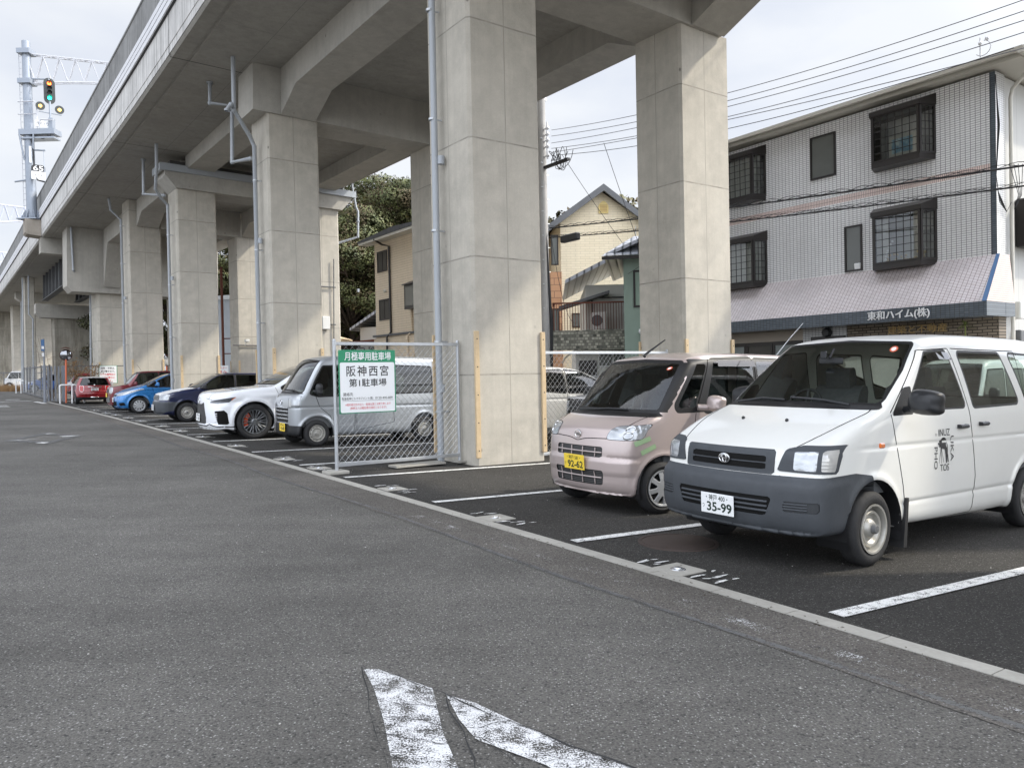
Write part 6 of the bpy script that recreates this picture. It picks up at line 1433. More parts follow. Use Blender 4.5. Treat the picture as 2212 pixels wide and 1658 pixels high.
# the plant hanging at the brick corner
def leafy(name, label, M, n_, L, w, mat, cat='plant', up=.5):
    m = MB()
    for i in range(n_):
        a = random.uniform(0, 2 * math.pi); el = random.uniform(-.2, 1.2); l = L * random.uniform(.6, 1.1); P = []
        for q in range(5):
            u = q / 4; r = l * u * math.cos(el) * .9; P.append(Vector((r * math.cos(a), r * math.sin(a), l * u * math.sin(el) - up * l * u * u)))
        sd_ = Vector((-math.sin(a), math.cos(a), 0)); vs = []
        for q, p in enumerate(P): ww = w * (1 - (q / 4) ** 2) + .001; vs += [p + sd_ * ww, p - sd_ * ww]
        m.add(vs, [(2 * q, 2 * q + 1, 2 * q + 3, 2 * q + 2) for q in range(4)])
    m.tube([(0, 0, -.28), (0, 0, 0)], .015, 6)
    return solo(name, m, mat, label, cat, M)
def mat_leaf(name, a, b, c=None):
    n = NT(name); v = n.coord(); f = n.noise(v, 1.1, 5, .6); g = n.noise(v, 9.0, 2)
    col = n.mix(n.ramp(f, [(.35, 0), (.65, 1)]), a, b)
    if c: col = n.mix(n.ramp(n.noise(v, .7, 4), [(.48, 0), (.60, 1)]), col, c)
    col = n.mix(.15, col, n.ramp(g, [(.3, .25), (.7, .8)]), 'SOFT_LIGHT'); n.set(col, .6, 0, .3)
    n.b.inputs['Subsurface Weight'].default_value = 0; return n.m
mat_leaf('leaf evergreen', (.040, .055, .020), (.125, .135, .045), (.085, .062, .03)); mat_leaf('leaf dark', (.032, .044, .019), (.095, .105, .04), (.075, .055, .028)); mat_leaf('leaf plant', (.06, .10, .02), (.18, .2, .06)); mat_leaf('leaf hill', (.06, .065, .03), (.13, .115, .05), (.11, .085, .055))
mat_plain('bark', (.085, .065, .05), .9, 0, .2, .35, 8); mat_plain('twig', (.13, .095, .07), .9, 0, .2, .3, 20); mat_plain('dry grass', (.24, .15, .075), .9, 0, .1, .35, 6)
leafy('potted_palm', 'spiky green plant hanging at the brick corner under the dark tiled awning edge', HM @ Matrix.Translation((-.33, -.35, 2.62)), 26, .30, .012, 'leaf plant')

def house_box(t, x0, x1, d, z1, mat, name='wall', y0=0.):
    m = MB(); m.box(x0, x1, y0, y0 + d, 0, z1); return part(name, m, mat, t)
# cream gable house
def place_M(x, y, yaw_deg): return Matrix.Translation((x, y, 0)) @ Matrix.Rotation(LEAN, 4, 'Y') @ Matrix.Rotation(math.radians(yaw_deg), 4, 'Z')
GM = place_M(4.45, 36, 5)
t = thing('cream_gable_house', 'tall narrow cream brick clad house with dark gabled roof', 'house', GM)
m = MB(); m.prism([(-2.05, 0), (1.95, 0), (1.95, 8.6), (-.05, 10.0), (-2.05, 8.7)], 0, 8, lambda a, b, d: (a, d, b)); part('wall', m, 'yellow siding', t)
m = MB()
for a, b in (((-2.75, 8.35), (-.05, 10.28)), ((-.05, 10.28), (2.2, 8.55))): m.prism([a, b, (b[0], b[1] - .30), (a[0], a[1] - .30)], -.45, -.30, lambda p, q, d: (p, d, q))
rf = MB(); rf.prism([(-2.75, 8.37), (-.05, 10.30), (2.2, 8.57), (2.2, 8.47), (-.05, 10.18), (-2.75, 8.27)], -.42, 8.4, lambda p, q, d: (p, d, q)); r_ = part('roof', rf, 'slate', t); part('barge_board', m, 'girder steel', r_)
m = MB(); m.prism(cr([(-.22, 9.02, 1), (.22, 9.02, 1), (.22, 9.38), (.0, 9.58), (-.22, 9.38)], 4).tolist(), -.06, .02, lambda a, b, d: (a, d, b)); v_ = part('gable_vent', m, 'vent yellow', t)
for q in range(5):
    m = MB(); m.box(-.17, .17, -.075, -.061, 9.08 + q * .07, 9.12 + q * .07); part('vent_louvre', m, 'letter gold', v_)
flat_window(t, -1.58, -1.08, 3.72, 4.38, 'frosted pane', 0, .05); flat_window(t, -.40, .10, 4.28, 4.95, 'frosted pane', 0, .05); flat_window(t, 1.12, 1.62, 6.7, 7.25, 'curtain grey', 0, .05)
m = MB(); m.box(-2.55, -2.05, -.12, .8, 0, 6.3); part('pilaster', m, 'brown wall tile', t)
for z_ in (3.2, 6.6): flat_window(t, -2.52, -2.18, z_, z_ + 1.4, 'frosted pane', -.12, .05)
m = MB(); m.tube([(1.5, -.05, 8.4), (1.5, -.05, 2)], .03, 6); part('drain_pipe', m, 'eave cream', t)
# green stucco house with pantiles
GM2 = place_M(3.86, 26, -10)
t = thing('green_stucco_house', 'green stucco house with grey pantiled eaves behind the second row pier', 'house', GM2)
house_box(t, 0, 4.6, 6, 5.55, 'stucco green')
rf = MB(); rf.prism([(-.62, 5.50), (3.0, 7.0), (5.5, 5.6), (5.5, 5.5), (3.0, 6.85), (-.62, 5.40)], -.5, 6.4, lambda a, b, d: (a, d, b)); r_ = part('roof', rf, 'pantile', t)
rf = MB(); rf.add([(-.70, -.75, 5.42), (5.5, -.75, 5.42), (5.2, 1.2, 6.35), (.35, 1.2, 6.35)], [(0, 1, 2, 3)]); part('eave_tiles', rf, 'pantile', r_); rf = MB(); rf.box(-.68, 5.4, -.72, -.66, 5.30, 5.40); part('gutter', rf, 'dark brown metal', r_)
flat_window(t, .32, 1.55, 3.75, 5.0, 'stucco green pane', 0, .07); m = MB(); m.box(1.02, 1.5, -.06, -.03, 3.85, 4.9); part('shutter', m, 'dark brown metal', t)
m = MB(); m.prism([(.7, 2.55), (.75, 2.68), (3.0, 2.72), (3.0, 2.55)], -.75, 0, lambda a, b, d: (a, d, b)); part('porch_roof', m, 'stucco green', t)
m = MB(); m.box(.48, .60, -.05, 0, 2.9, 3.02); m.sphere((.56, -.12, 2.93), .09, 10, 8); part('security_camera', m, 'letter white', t)
m = MB(); m.box(.34, .50, -.06, 0, 1.4, 2.1); part('intercom', m, 'girder steel', t); m = MB(); m.box(1.5, 3.2, -.03, .0, 0, 2.2); part('door', m, 'dark brown metal', t)
# house with balcony
GM3 = place_M(2.15, 27.6, -3)
t = thing('balcony_house', 'low white house with rusty balcony railing above a mosaic tiled skirt', 'house', GM3)
house_box(t, .6, 2.2, 6, 4.75, 'plain white wall', y0=.6); house_box(t, .2, 2.2, 6, 2.5, 'plain white wall', 'lower_wall', .5)
rf = MB(); rf.prism([(-.15, 4.85), (2.4, 6.1), (2.4, 5.95), (-.15, 4.72)], -.4, 6, lambda a, b, d: (a, d, b)); part('roof', rf, 'pantile', t); rf = MB(); rf.prism([(-.40, 3.92), (1.4, 4.45), (1.4, 4.35), (-.4, 3.82)], -.35, .7, lambda a, b, d: (a, d, b)); part('porch_roof', rf, 'girder steel', t)
m = MB(); m.prism([(-.75, 2.42), (-.62, 3.05), (2.3, 3.05), (2.3, 2.35), (-.6, 2.35)], -.62, -.5, lambda a, b, d: (a, d, b)); m.box(-.65, 2.2, -.5, .5, 2.42, 2.5); part('skirt', m, 'mosaic', t)
m = MB()
for x_ in np.arange(-.58, 2.25, .095): m.box(x_ - .011, x_ + .011, -.58, -.56, 3.06, 3.98)
for y_ in np.arange(-.5, .5, .095): m.box(-.58, -.56, y_ - .011, y_ + .011, 3.06, 3.98)
m.box(-.62, 2.25, -.60, -.54, 3.98, 4.03); m.box(-.62, -.54, -.6, .55, 3.98, 4.03); part('railing', m, 'rust brown', t)
m = MB(); m.box(.75, 1.3, -.2, .15, 3.06, 3.7, bev=.03); a_ = part('air_conditioner', m, 'air unit', t); m = MB(); m.lathe([(.0, 0), (.2, 0), (.2, .02), (0, .02)], 20, Matrix.Translation((.95, -.2, 3.4)) @ Matrix.Rotation(math.pi / 2, 4, 'X')); part('fan_grille', m, 'girder steel', a_)
flat_window(t, .8, 2.1, 3.0, 4.3, 'curtain', .58, .05); flat_window(t, 1.0, 2.1, 1.75, 2.3, 'frosted pane', .48, .05, frame='air unit', mull=1); m = MB(); m.box(.3, .95, .42, .5, 0, 2.0); part('door', m, 'dark brown metal', t)
m = MB(); m.tube([(.2, .35, 2.4), (-.2, .3, 2.1), (-.3, .3, 1.9)], .03, 6); part('pipe', m, 'eave cream', t)
m = MB(); m.box(-1.6, 1.4, 0, .12, 0, 1.45); solo('block_wall', m, 'panel wall', 'low grey panelled wall in front of the balcony house', 'wall', place_M(1.7, 25.6, 6))
# beige house seen between the piers (façade along the street)
BM = frame(36.4, 13.45) @ Matrix.Rotation(-math.pi / 2, 4, 'Z')
t = thing('beige_house', 'three storey beige sided house with a dark drainpipe between two piers', 'house', BM)
house_box(t, 0, 5.7, 8, 8.35, 'beige siding'); m = MB(); m.box(-.06, 5.7, -.10, 0, 0, 3.3); part('lower_wall', m, 'beige siding', t); m = MB(); m.box(-.1, 5.7, -.16, 0, 3.42, 3.52); part('belt', m, 'girder steel', t)
rf = MB(); rf.prism([(-.75, 8.42), (3, 8.62), (6.2, 8.45), (6.2, 8.35), (-.75, 8.32)], -.6, 8.6, lambda a, b, d: (a, d, b)); r_ = part('roof', rf, 'slate', t); m = MB(); m.box(-.7, 6.1, -.58, 0, 8.22, 8.34); part('eave', m, 'eave cream', r_)
flat_window(t, .33, 1.40, 6.72, 7.78, 'room dark', 0, .07, mull=1); flat_window(t, .44, 1.55, 4.25, 5.32, 'room dark', 0, .07, mull=1)
m = MB(); m.tube([(1.1, -.6, 8.3), (1.2, -.2, 8.05), (1.72, -.08, 7.9), (1.74, -.07, 3.6), (1.55, -.2, 3.35), (1.55, -.2, 0)], .055, 8); part('drain_pipe', m, 'dark brown metal', t)
m = MB(); m.box(3.85, 5.2, -.45, 0, 4.55, 5.7); m.prism([(-.55, 5.7), (-.5, 5.75), (0, 5.95), (0, 5.7)], 3.75, 5.3, lambda a, b, d: (d, a, b)); w_ = part('window', m, 'dark brown metal', t); m = MB(); m.box(4.0, 5.1, -.47, -.451, 4.7, 5.6); part('pane', m, 'frosted pane', w_)
m = MB(); m.tube([(3.85, -.08, 5.4), (3.85, -.08, 3.5), (3.6, -.2, 3.3), (3.6, -.2, .5)], .06, 8); part('vent_pipe', m, 'beige siding', t); m = MB(); m.sphere((1.2, -.06, 5.72), .09, 10, 8); part('vent_cap', m, 'eave cream', t)
# small white house and a tiled garden wall
SM = place_M(-9.0, 46, -20)
t = thing('small_white_house', 'small old white house with grey tiled gable below the big evergreen trees', 'house', SM)
house_box(t, 0, 4, 4, 4.3, 'plain white wall'); rf = MB(); rf.prism([(-.4, 4.25), (2.0, 5.6), (4.4, 4.25), (4.4, 4.1), (2, 5.4), (-.4, 4.1)], -.5, 4.4, lambda a, b, d: (a, d, b)); part('roof', rf, 'pantile', t)
m = MB(); m.prism([(-.3, 3.45), (3, 3.6), (3, 3.5), (-.3, 3.35)], -.7, 0, lambda a, b, d: (a, d, b)); part('porch_roof', m, 'rust brown', t); flat_window(t, .5, 1.6, 2.0, 3.2, 'frosted pane', 0, .06, frame='air unit', mull=1); flat_window(t, -.3, .3, 1.9, 3.1, 'curtain', -.02, .05, frame='dark brown metal')
SM2 = place_M(-10.9, 44, -10); t = thing('tiled_shed', 'old shed with wooden eaves and a pantiled wall beside the sunlit pier', 'shed', SM2)
house_box(t, -2.5, .35, 3, 3.0, 'dark brown metal'); rf = MB(); rf.prism([(-3, 4.6), (.6, 3.6), (.6, 3.4), (-3, 4.3)], -.4, 3.4, lambda a, b, d: (a, d, b)); part('roof', rf, 'timber', t); m = MB(); m.box(-.3, .75, -.2, -.02, 0, 2.2); part('tile_face', m, 'pantile', t)
# pale corrugated shed and the rusty post beside it
n = NT('corrugated'); v = n.coord(); x, y, z = n.sep(v); cg = n.math('SINE', n.math('MULTIPLY', x, 55)); n.set(n.mix(n.noise(v, 1.5, 4), (.42, .46, .50), (.55, .58, .60)), .5, .2); n.bump(cg, .5, .02)
t = thing('corrugated_shed', 'pale blue grey corrugated metal building glimpsed between the far piers', 'shed', place_M(-20.2, 48, -20)); house_box(t, 0, 5, 2, 6.0, 'corrugated'); m = MB(); m.box(-.1, 5.1, -.15, 2, 6.0, 6.25); part('roof', m, 'white steel', t)
m = MB(); m.tube([(0, 0, 0), (0, 0, 7.2)], .07, 8); m.tube([(0, 0, 3.4), (.55, 0, 3.4)], .03, 6); m.tube([(0, 0, 2.6), (.55, 0, 2.6)], .03, 6); m.box(.5, .62, -.1, .1, 2.3, 3.7); solo('rusty_post', m, 'rust brown', 'tall rusty brown steel post between the far piers', 'post', place_M(-15.3, 40.9, 0))

# ------------------------------------------------------------ trees
def leaf_cloud(m, blobs, n_, size, flat=.7):
    vs = []; nv = []
    for (c, r, sc) in blobs:
        k_ = int(n_ * r * r)
        for _ in range(k_):
            d = rng.normal(size=3); d /= np.linalg.norm(d); q = r * (.55 + .5 * rng.random() ** .6); p = np.array(c) + d * q * np.array(sc)
            nrm = d * .6 + rng.normal(size=3) * .7; nrm[2] = abs(nrm[2]) * flat + .2; nrm /= np.linalg.norm(nrm)
            a = np.cross(nrm, rng.normal(size=3)); a /= np.linalg.norm(a); b = np.cross(nrm, a); s1 = size * (.6 + .9 * rng.random()); s2 = s1 * .55
            o = len(vs); vs += [p - a * s1, p - b * s2, p + a * s1, p + b * s2]; nn_ = d * 1.0 + nrm * .45 + np.array([0, 0, .25]); nv += [nn_ / np.linalg.norm(nn_)] * 4
    m.add(vs, [(4 * i, 4 * i + 1, 4 * i + 2, 4 * i + 3) for i in range(len(vs) // 4)]); m.nv = nv; return m
def tree_mesh(h, w, nb, n_, size, seed, base=.35):
    r = random.Random(seed); tr_ = MB(); blobs = []
    tr_.tube([(0, 0, 0), (.1, .05, h * .25), (-.1, .1, h * .5), (.1, 0, h * .75)], [.32, .26, .2, .1], 9)
    for i in range(nb):
        a = r.uniform(0, 6.28); z = h * (base + (1 - base) * r.random() ** .8); rad = w * (1 - .75 * max(0, (z / h - .5) / .5) ** 1.6) * r.uniform(.35, 1.0)
        c = (rad * math.cos(a), rad * math.sin(a), z); br = r.uniform(.5, 1.2) * w * .26
        blobs.append((c, br, (1.35, 1.35, .50))); z0 = max(h * .2, z - r.uniform(.15, .3) * h)
        tr_.tube([(0, 0, z0), (c[0] * .45, c[1] * .45, (z0 + z) / 2 + .3), (c[0] * .95, c[1] * .95, z)], [.13, .08, .03], 6)
        for _ in range(3): tr_.tube([(c[0] * .6, c[1] * .6, z0 + (z - z0) * .7), (c[0] + r.uniform(-1, 1) * br, c[1] + r.uniform(-1, 1) * br, z + r.uniform(-.4, .5) * br)], [.05, .012], 4)
    return tr_, leaf_cloud(MB(), blobs, n_, size)
def tree(name, label, M, spec, mat, group='evergreen trees behind the houses'):
    t = thing(name, label, 'tree', M, group); tr_, cr_ = tree_mesh(*spec); part('trunk', tr_, 'bark', t, smooth=.9); link_mesh('crown', cr_.v, cr_.f, mat, t, True, None, cr_.nv); return t
tg = lambda x, y, yaw=0, s=1.: Matrix.Translation((x, y, 0)) @ Matrix.Rotation(yaw, 4, 'Z') @ Matrix.Scale(s, 4)
T1 = tree('evergreen_tree', 'broad olive green evergreen rising highest above the beige house roof', tg(-8.0, 58), (15.2, 5.8, 84, 560, .078, 3, .30), 'leaf evergreen')
T2 = tree('evergreen_tree', 'dark leafy evergreen standing left of the beige house, behind the shed', tg(-11.6, 56, 1), (13.2, 5.6, 86, 560, .078, 5, .22), 'leaf evergreen')
for x, y, yaw, s, src, lab in ((-10.2, 62, 5.0, 1.08, T1, 'tall evergreen behind the others, between the shed and the beige house'), (-15.5, 60, 2.0, 1.0, T2, 'evergreen half hidden by the sunlit second row pier'), (-22, 64, .6, .95, T1, 'evergreen filling the gap beside the rusty post'), (-31, 70, 2.6, 1.0, T2, 'dark evergreen in the gap behind the convex mirror'), (-9, 66, 4.0, 1.1, T2, 'evergreen farther back over the small white house')):
    c = copy_tree(src, None, tg(x, y, yaw, s)); c['label'] = lab
hl = MB()
H_ = []
for i in range(64): H_.append(((random.uniform(-16, 16), random.uniform(-6, 6), random.uniform(6.5, 17.5) - .02 * i % 2), random.uniform(1.6, 2.8), (1.2, 1.2, .7)))
leaf_cloud(hl, H_, 70, .26); ho = link_mesh('hill_wood', hl.v, hl.f, 'leaf hill', None, True, None, hl.nv); ho.matrix_basis = Matrix.Translation((16, 88, 2.6)); tag(ho, 'brownish green wood on the hill far behind the houses', 'woodland', kind='stuff')
gr = MB(); gr.add([(-30, 60, -.02), (40, 60, -.02), (45, 120, 16), (-30, 120, 16)], [(0, 1, 2, 3)])
mat_plain('hill soil', (.07, .065, .04), .95, 0, .1, .3, 1); struct('hill', gr, 'hill soil')

# ------------------------------------------------------------ utility pole and wires along the back street
PMt = frame(20.2, 11.5)
t = thing('utility_pole', 'grey concrete utility pole with a tangle of black cables rising past the roofs', 'pole', PMt)
m = MB(); m.tube([(0, 0, 0), (0, 0, 10.75)], [.19, .125], 14); part('pole', m, 'utility pole', t, smooth=.8)
m = MB(); m.box(-.2, .2, -.05, .05, 10.6, 10.72); part('pole_cap', m, 'insulator', t)
m = MB(); m.tube([(0, -.28, 8.6), (0, -.28, 9.8)], .035, 6)
for z_ in (8.7, 9.0, 9.2, 9.4, 9.6): m.tube([(0, -.1, z_), (0, -.32, z_)], .03, 6); m.sphere((0, -.32, z_), .055, 8, 6)
part('insulator_rack', m, 'insulator', t)
m = MB()
for q in range(22): m.tube([(0, -.1, .9 + q * .4), (.16 * (-1) ** q, -.12, .9 + q * .4)], .012, 5)
part('step_bolt', m, 'galvanised', t)
m = MB()
for q in range(9):
    a0 = random.uniform(0, 6.28); P = [(0.02 * q, -.35 - .5 * abs(math.sin(u * 3.1 + q)) * .8 - .08 * q * u, 8.75 - .65 * math.sin(u * 3.14) * (.4 + .08 * q) + .1 * math.cos(u * 6 + a0)) for u in np.linspace(0, 1, 12)]; m.tube(P, .011, 5)
m.box(-.06, .06, -1.35, -.1, 8.30, 8.38); m.tube([(.0, -.1, 6.2), (.1, -.2, 3.0), (.05, -.18, .4)], .05, 8); part('cable_loop', m, 'wire black', t)
m = MB(); m.box(-.10, .10, -1.75, -.95, 5.72, 5.95, bev=.03); part('splice_box', m, 'black plastic', t)
WS = 'overhead wires along the back street'
o2 = W(20, 11.7); WMx = frame(20, 11.7, False) @ Matrix.Rotation(-math.pi / 2, 4, 'Z')
def wire(p, r, mat, label, name='overhead_wire', twist=0, grp=WS):
    """p: (x along the street, sag control, z) three points -> parabola, carried on out of sight"""
    (x0, z0), (x1, z1), (x2, z2) = p; A = np.polyfit([x0, x1, x2], [z0, z1, z2], 2); m = MB(); xs = np.linspace(x0, 27, 60)
    P = [(x, 0, float(np.polyval(A, x)) - .02 * x - 0.0) for x in xs]; m.tube(P, r, 6)
    if twist:
        for q in range(twist): m.tube([(x, .03 * math.sin(x * 9 + q * 2), z + .045 + .035 * math.sin(x * 7 + q * 2.4)) for x, _, z in [(x, 0, float(np.polyval(A, x)) - .02 * x) for x in np.linspace(x0, 27, 240)]], r * .45, 4)
    return solo(name, m, mat, label, 'wire', WMx, grp)
L5 = ['topmost of five grey wires leaving the pole', 'second from the top of five grey wires leaving the pole', 'middle of five grey wires leaving the pole', 'fourth from the top of the grey wires leaving the pole', 'lowest of five grey wires, reaching the roof corner insulator']
def lw(z): return z
for lab, pts in zip(L5, ([(-.24, 9.65), (7.34, 8.87), (13.12, 8.74)], [(-.24, 9.45), (7.33, 8.67), (13.63, 8.54)], [(-.24, 9.22), (7.33, 8.52), (13.95, 8.37)], [(-.24, 9.04), (7.35, 8.26), (13.94, 8.15)], [(-.24, 8.91), (7.35, 8.18), (13.94, 7.85)])):
    wire([(x, z + .02 * x * 0) for x, z in pts],   .009, 'wire grey', lab)
wire([(-.34, 6.4), (7.37, 5.92), (13.92, 5.67)], .019, 'wire black', 'upper thick black cable bundle crossing the tiled facade', twist=2)
wire([(-.56, 6.1), (7.37, 5.55), (13.92, 5.29)], .015, 'wire black', 'lower thick black cable bundle crossing the tiled facade', twist=3)
def drop(a, b, lab, r=.009, sag=.25, mat='wire black', coil=None):
    m = MB(); a, b = np.array(a), np.array(b); P = [tuple(a + (b - a) * u - np.array([0, 0, sag * 4 * u * (1 - u)])) for u in np.linspace(0, 1, 18)]; m.tube(P, r, 5)
    if coil: m.tube([(coil[0] + coil[2] * math.cos(q), coil[1], coil[1 + 2 - 2] * 0 + coil[3] + coil[2] * math.sin(q)) for q in np.linspace(0, 6.3, 16)], r, 5)
    return solo('service_wire', m, mat, lab, 'wire', None, WS)
WP = lambda x, z: tuple(W(20 - x, 11.7, z))
drop(WP(.3, 8.72), (5.3, 30, 5.3), 'long slack drop wire running from the pole down to the green house eaves', sag=.1)
drop(WP(2.3, 8.60), (4.6, 26.3, 5.2), 'short steep drop wire from a coiled span clamp to the green house corner', sag=.05)
drop(WP(.1, 8.75), WP(13.5, 7.6), 'sagging pale service wire slung below the five grey wires', sag=.35)
drop((1.3, 25.4, 6.0), (2.6, 30.5, 3.6), 'looping loose cable hanging across the cream gable wall', sag=.9)
drop((6.1, 18.6, 6.05), (3.0, 19.9, 4.1), 'thin stay wire slanting up to the upper black bundle', r=.006, sag=.0)

m = MB(); m.tube([(0, 0, 0), (0, 0, .42)], .018, 6); m.sphere((0, 0, .30), .045, 8, 6); m.sphere((.14, 0, .36), .05, 8, 6); m.tube([(.05 + .16 * math.cos(a), 0, .18 + .16 * math.sin(a)) for a in np.linspace(-2.5, 1.4, 14)], .012, 5)
solo('wire_bracket', m, 'insulator', 'looped insulator bracket on the roof corner of the tiled building', 'bracket', HM @ Matrix.Translation((.12, -.5, 8.42)))
# a second, shorter pole behind the beige house
t = thing('utility_pole', 'short white topped utility pole with dark fuse cutouts above the beige house roof', 'pole', place_M(-4.35, 48, 0)); m = MB(); m.tube([(0, 0, 0), (0, 0, 11.2)], [.2, .16], 10); part('pole', m, 'utility pole', t, smooth=.8); m = MB(); m.box(-1.6, .9, -.06, .06, 10.3, 10.42)
for q in range(4): m.box(-1.7 + q * .3, -1.55 + q * .3, -.12, .12, 9.9 - .1 * q, 10.3 - .1 * q)
part('cross_arm', m, 'girder steel', t); m = MB(); m.box(.3, 1.2, -.3, .3, 9.6, 10.1, bev=.05); part('transformer', m, 'air unit', t)
# feeder wires beyond the viaduct deck
m = MB()
FW = 'feeder wires hung beyond the viaduct'
for i, (z_, t_) in enumerate(((10.9, 10.9), (11.5, 11.0), (12.2, 11.1))):
    m = MB(); m.tube([V_(s, t_, z_ - .10 * math.sin((s % 30) / 30 * math.pi)) for s in np.linspace(-12, 80, 70)], .014, 5); solo('feeder_wire', m, 'wire grey', ['lowest', 'middle', 'highest'][i] + ' of three grey wires strung past the far edge of the viaduct', 'wire', None, FW)
# ------------------------------------------------------------ drainpipes on the piers
def drain(s, pts, brs, r=.057, extra=()):
    m = MB(); P = [V_(*q) for q in pts]; m.tube(P, r, 12)
    for q in P[1:-1]: m.sphere(q, r * 1.12, 10, 6)
    for e in extra:
        Q = [V_(*q) for q in e]; m.tube(Q, r, 10); [m.sphere(q, r * 1.12, 10, 6) for q in Q[1:]]
        m.lathe([(r * 1.5, -.05), (r * 1.6, 0), (r, 0)], 12, Matrix.Translation(Q[0]))
    zc = 1.2
    while zc < 6: m.tube([V_(pts[0][0], pts[0][1], zc), V_(pts[0][0], pts[0][1], zc + .14)], r * 1.12, 12); zc += 3.9
    p = part('drain_pipe', m, 'pvc grey', via, smooth=.8, world=True)
    for z in brs:
        b = MB(); a = V_(pts[0][0], pts[0][1], z); f = z / 8.0
        a = tuple(Vector(V_(*pts[0][:2], z)).lerp(Vector(V_(*pts[1][:2], z)), min(1, f)))
        b.lathe([(r + .002, 0), (r + .012, 0), (r + .012, .035), (r + .002, .035)], 14, Matrix.Translation(a)); d = Vector(V_(pts[0][0], pts[0][1] + .2, z)) - Vector(V_(pts[0][0], pts[0][1], z))
        q = Vector(a) + Vector((0, 0, .017)); b.tube([q, q + d * .8 + Vector((.02, -.02, 0))], .016, 6); part('pipe_bracket', b, 'dark brown metal', p, world=False) if False else part('pipe_bracket', b, 'galvanised', via, world=True)
    return p
# lean of the piers: tops sit a little towards the road's far side
def tl(s, t, z): return (s + .012 * z, t - .016 * z, z)
drain(11, [tl(11.55, 2.33, 0), tl(11.55, 2.33, 9.8)], (.85, 2.05, 3.95, 5.85, 7.7))
drain(21, [tl(21.3, 2.32, 0), tl(21.3, 2.32, 7.75), (21.3, 2.05, 7.98), (20.75, 1.47, 8.42), (20.72, 1.44, 9.79)], (.9, 2.9, 4.9, 6.8), extra=([(22.89, 1.42, 9.79), (22.89, 1.42, 9.2), (22.6, 1.95, 9.15), (22.6, 1.95, 7.55), (21.75, 2.20, 7.5)], [(20.9, 1.35, 8.46), (20.6, 1.35, 8.5)]))
drain(31, [tl(31.5, 2.3, 0), tl(31.5, 2.3, 7.95), (31.4, 1.9, 8.15), (30.9, 1.6, 8.35), (30.2, 1.5, 9.0), (30.06, 1.46, 9.79)], (.9, 2.9, 4.9, 6.8), extra=([(32.49, 1.5, 9.79), (32.49, 1.5, 8.45), (31.8, 2.1, 8.35)],))
drain(40, [tl(40.9, 2.3, 0), tl(40.9, 2.3, 8.9), (40.9, 1.7, 9.3), (40.65, 1.58, 9.79)], (.9, 2.9, 4.9, 6.8, 8.6))
drain(50, [(51.6, 2.3, 0), (51.6, 2.3, 6.2), (51.4, 1.9, 6.5), (49.8, 1.2, 7.4), (49.8, 1.1, 9.79)], (1, 3, 5))
drain(75, [(75.1, 1.3, 0), (75.1, 1.3, 6.1), (75.1, 1.0, 6.5), (75.1, 1.0, 9.7)], (1, 3, 5)); drain(91, [(92.3, 1.7, 0), (92.3, 1.7, 9)], (1, 3, 5)); drain(77, [(77.4, .75, 0), (77.4, .75, 9.7)], (2, 5, 8))
drain(33, [(31.2, 9.85, 7.5), (31.2, 9.85, 8.6), (31.2, 9.75, 8.8), (31.1, 9.5, 9.79)], (), .05, extra=([(31.2, 9.85, 8.2), (31.2, 9.85, 7.5), (31.6, 8.95, 7.15)],))
cb = MB()
for z_ in (5.2, 3.62): cb.tube([V_(30.97, 7.35, z_), V_(30.97, 8.7, z_)], .028, 6)
cb.tube([V_(30.97, 8.62, 1.6), V_(30.97, 8.62, 6.4)], .025, 6); part('conduit', cb, 'girder steel', via, world=True)
m = MB(); m.box(-.17, .17, -.14, 0, 3.4, 3.95, bev=.02); part('switch_box', m, 'air unit', via, Mloc=VI @ frame(30.96, 8.3))
m = MB(); m.tube([V_(40.26, 7.2, 3.0), V_(40.26, 9.2, 3.0)], .03, 6); part('conduit', m, 'girder steel', via, world=True); m = MB(); m.box(-.1, .1, -.45, -.2, 3.15, 3.3, bev=.02); m.tube([(0, 0, 3.0), (0, -.3, 3.2)], .02, 5); part('flood_lamp', m, 'air unit', via, Mloc=VI @ frame(40.2, 7.9))

# ------------------------------------------------------------ chain-link fences
mat_plain('fence wire', (.52, .53, .54), .45, .6, .5, .1, 20)
def chainlink(mb, x0, x1, z0, z1, p=.052, q=.112, r=.0032, y=0.):
    n_ = int((x1 - x0) / p); nz = int((z1 - z0) / (q / 2)); hz = (z1 - z0) / nz; wv = (x1 - x0) / n_
    for k_ in range(n_):
        pts = [(x0 + wv * (k_ + ((j + k_) % 2)), y + .004 * (-1) ** j, z0 + j * hz) for j in range(nz + 1)]
        mb.tube(pts, r, 3, False)
    for z_ in (z0 + .33 * (z1 - z0), z0 + .66 * (z1 - z0)): mb.tube([(x0, y, z_), (x1, y, z_)], .0022, 4)
def fence(name, label, M, L, H0, H1, posts, mat='galvanised', sec=.025, p=.052, q=.112, r=.0034, group=None, mid=False, bottom=True, cat='fence'):
    t = thing(name, label, cat, M, group)
    m = MB(); chainlink(m, 0, L, H0 + .02, H1 - .02, p, q, r); part('mesh', m, 'fence wire', t)
    m = MB(); m.box(0, L, -sec, sec, H1 - 2 * sec, H1, bev=.004); part('top_rail', m, mat, t)
    if bottom: m = MB(); m.box(0, L, -sec, sec, H0, H0 + 2 * sec, bev=.004); part('bottom_rail', m, mat, t)
    for x in posts:
        m = MB(); m.tube([(x, 0, -.02), (x, 0, H1 + .02)], sec * 1.1, 10); m.sphere((x, 0, H1 + .02), sec * 1.15, 10, 5); part('post', m, mat, t, smooth=.8)
    return t
FM = frame(11.12, .24, True)
fence('chain_link_fence', 'galvanised chain link panel that carries the green bordered sign', FM, 2.22, .10, 2.0, (.02, 2.20))
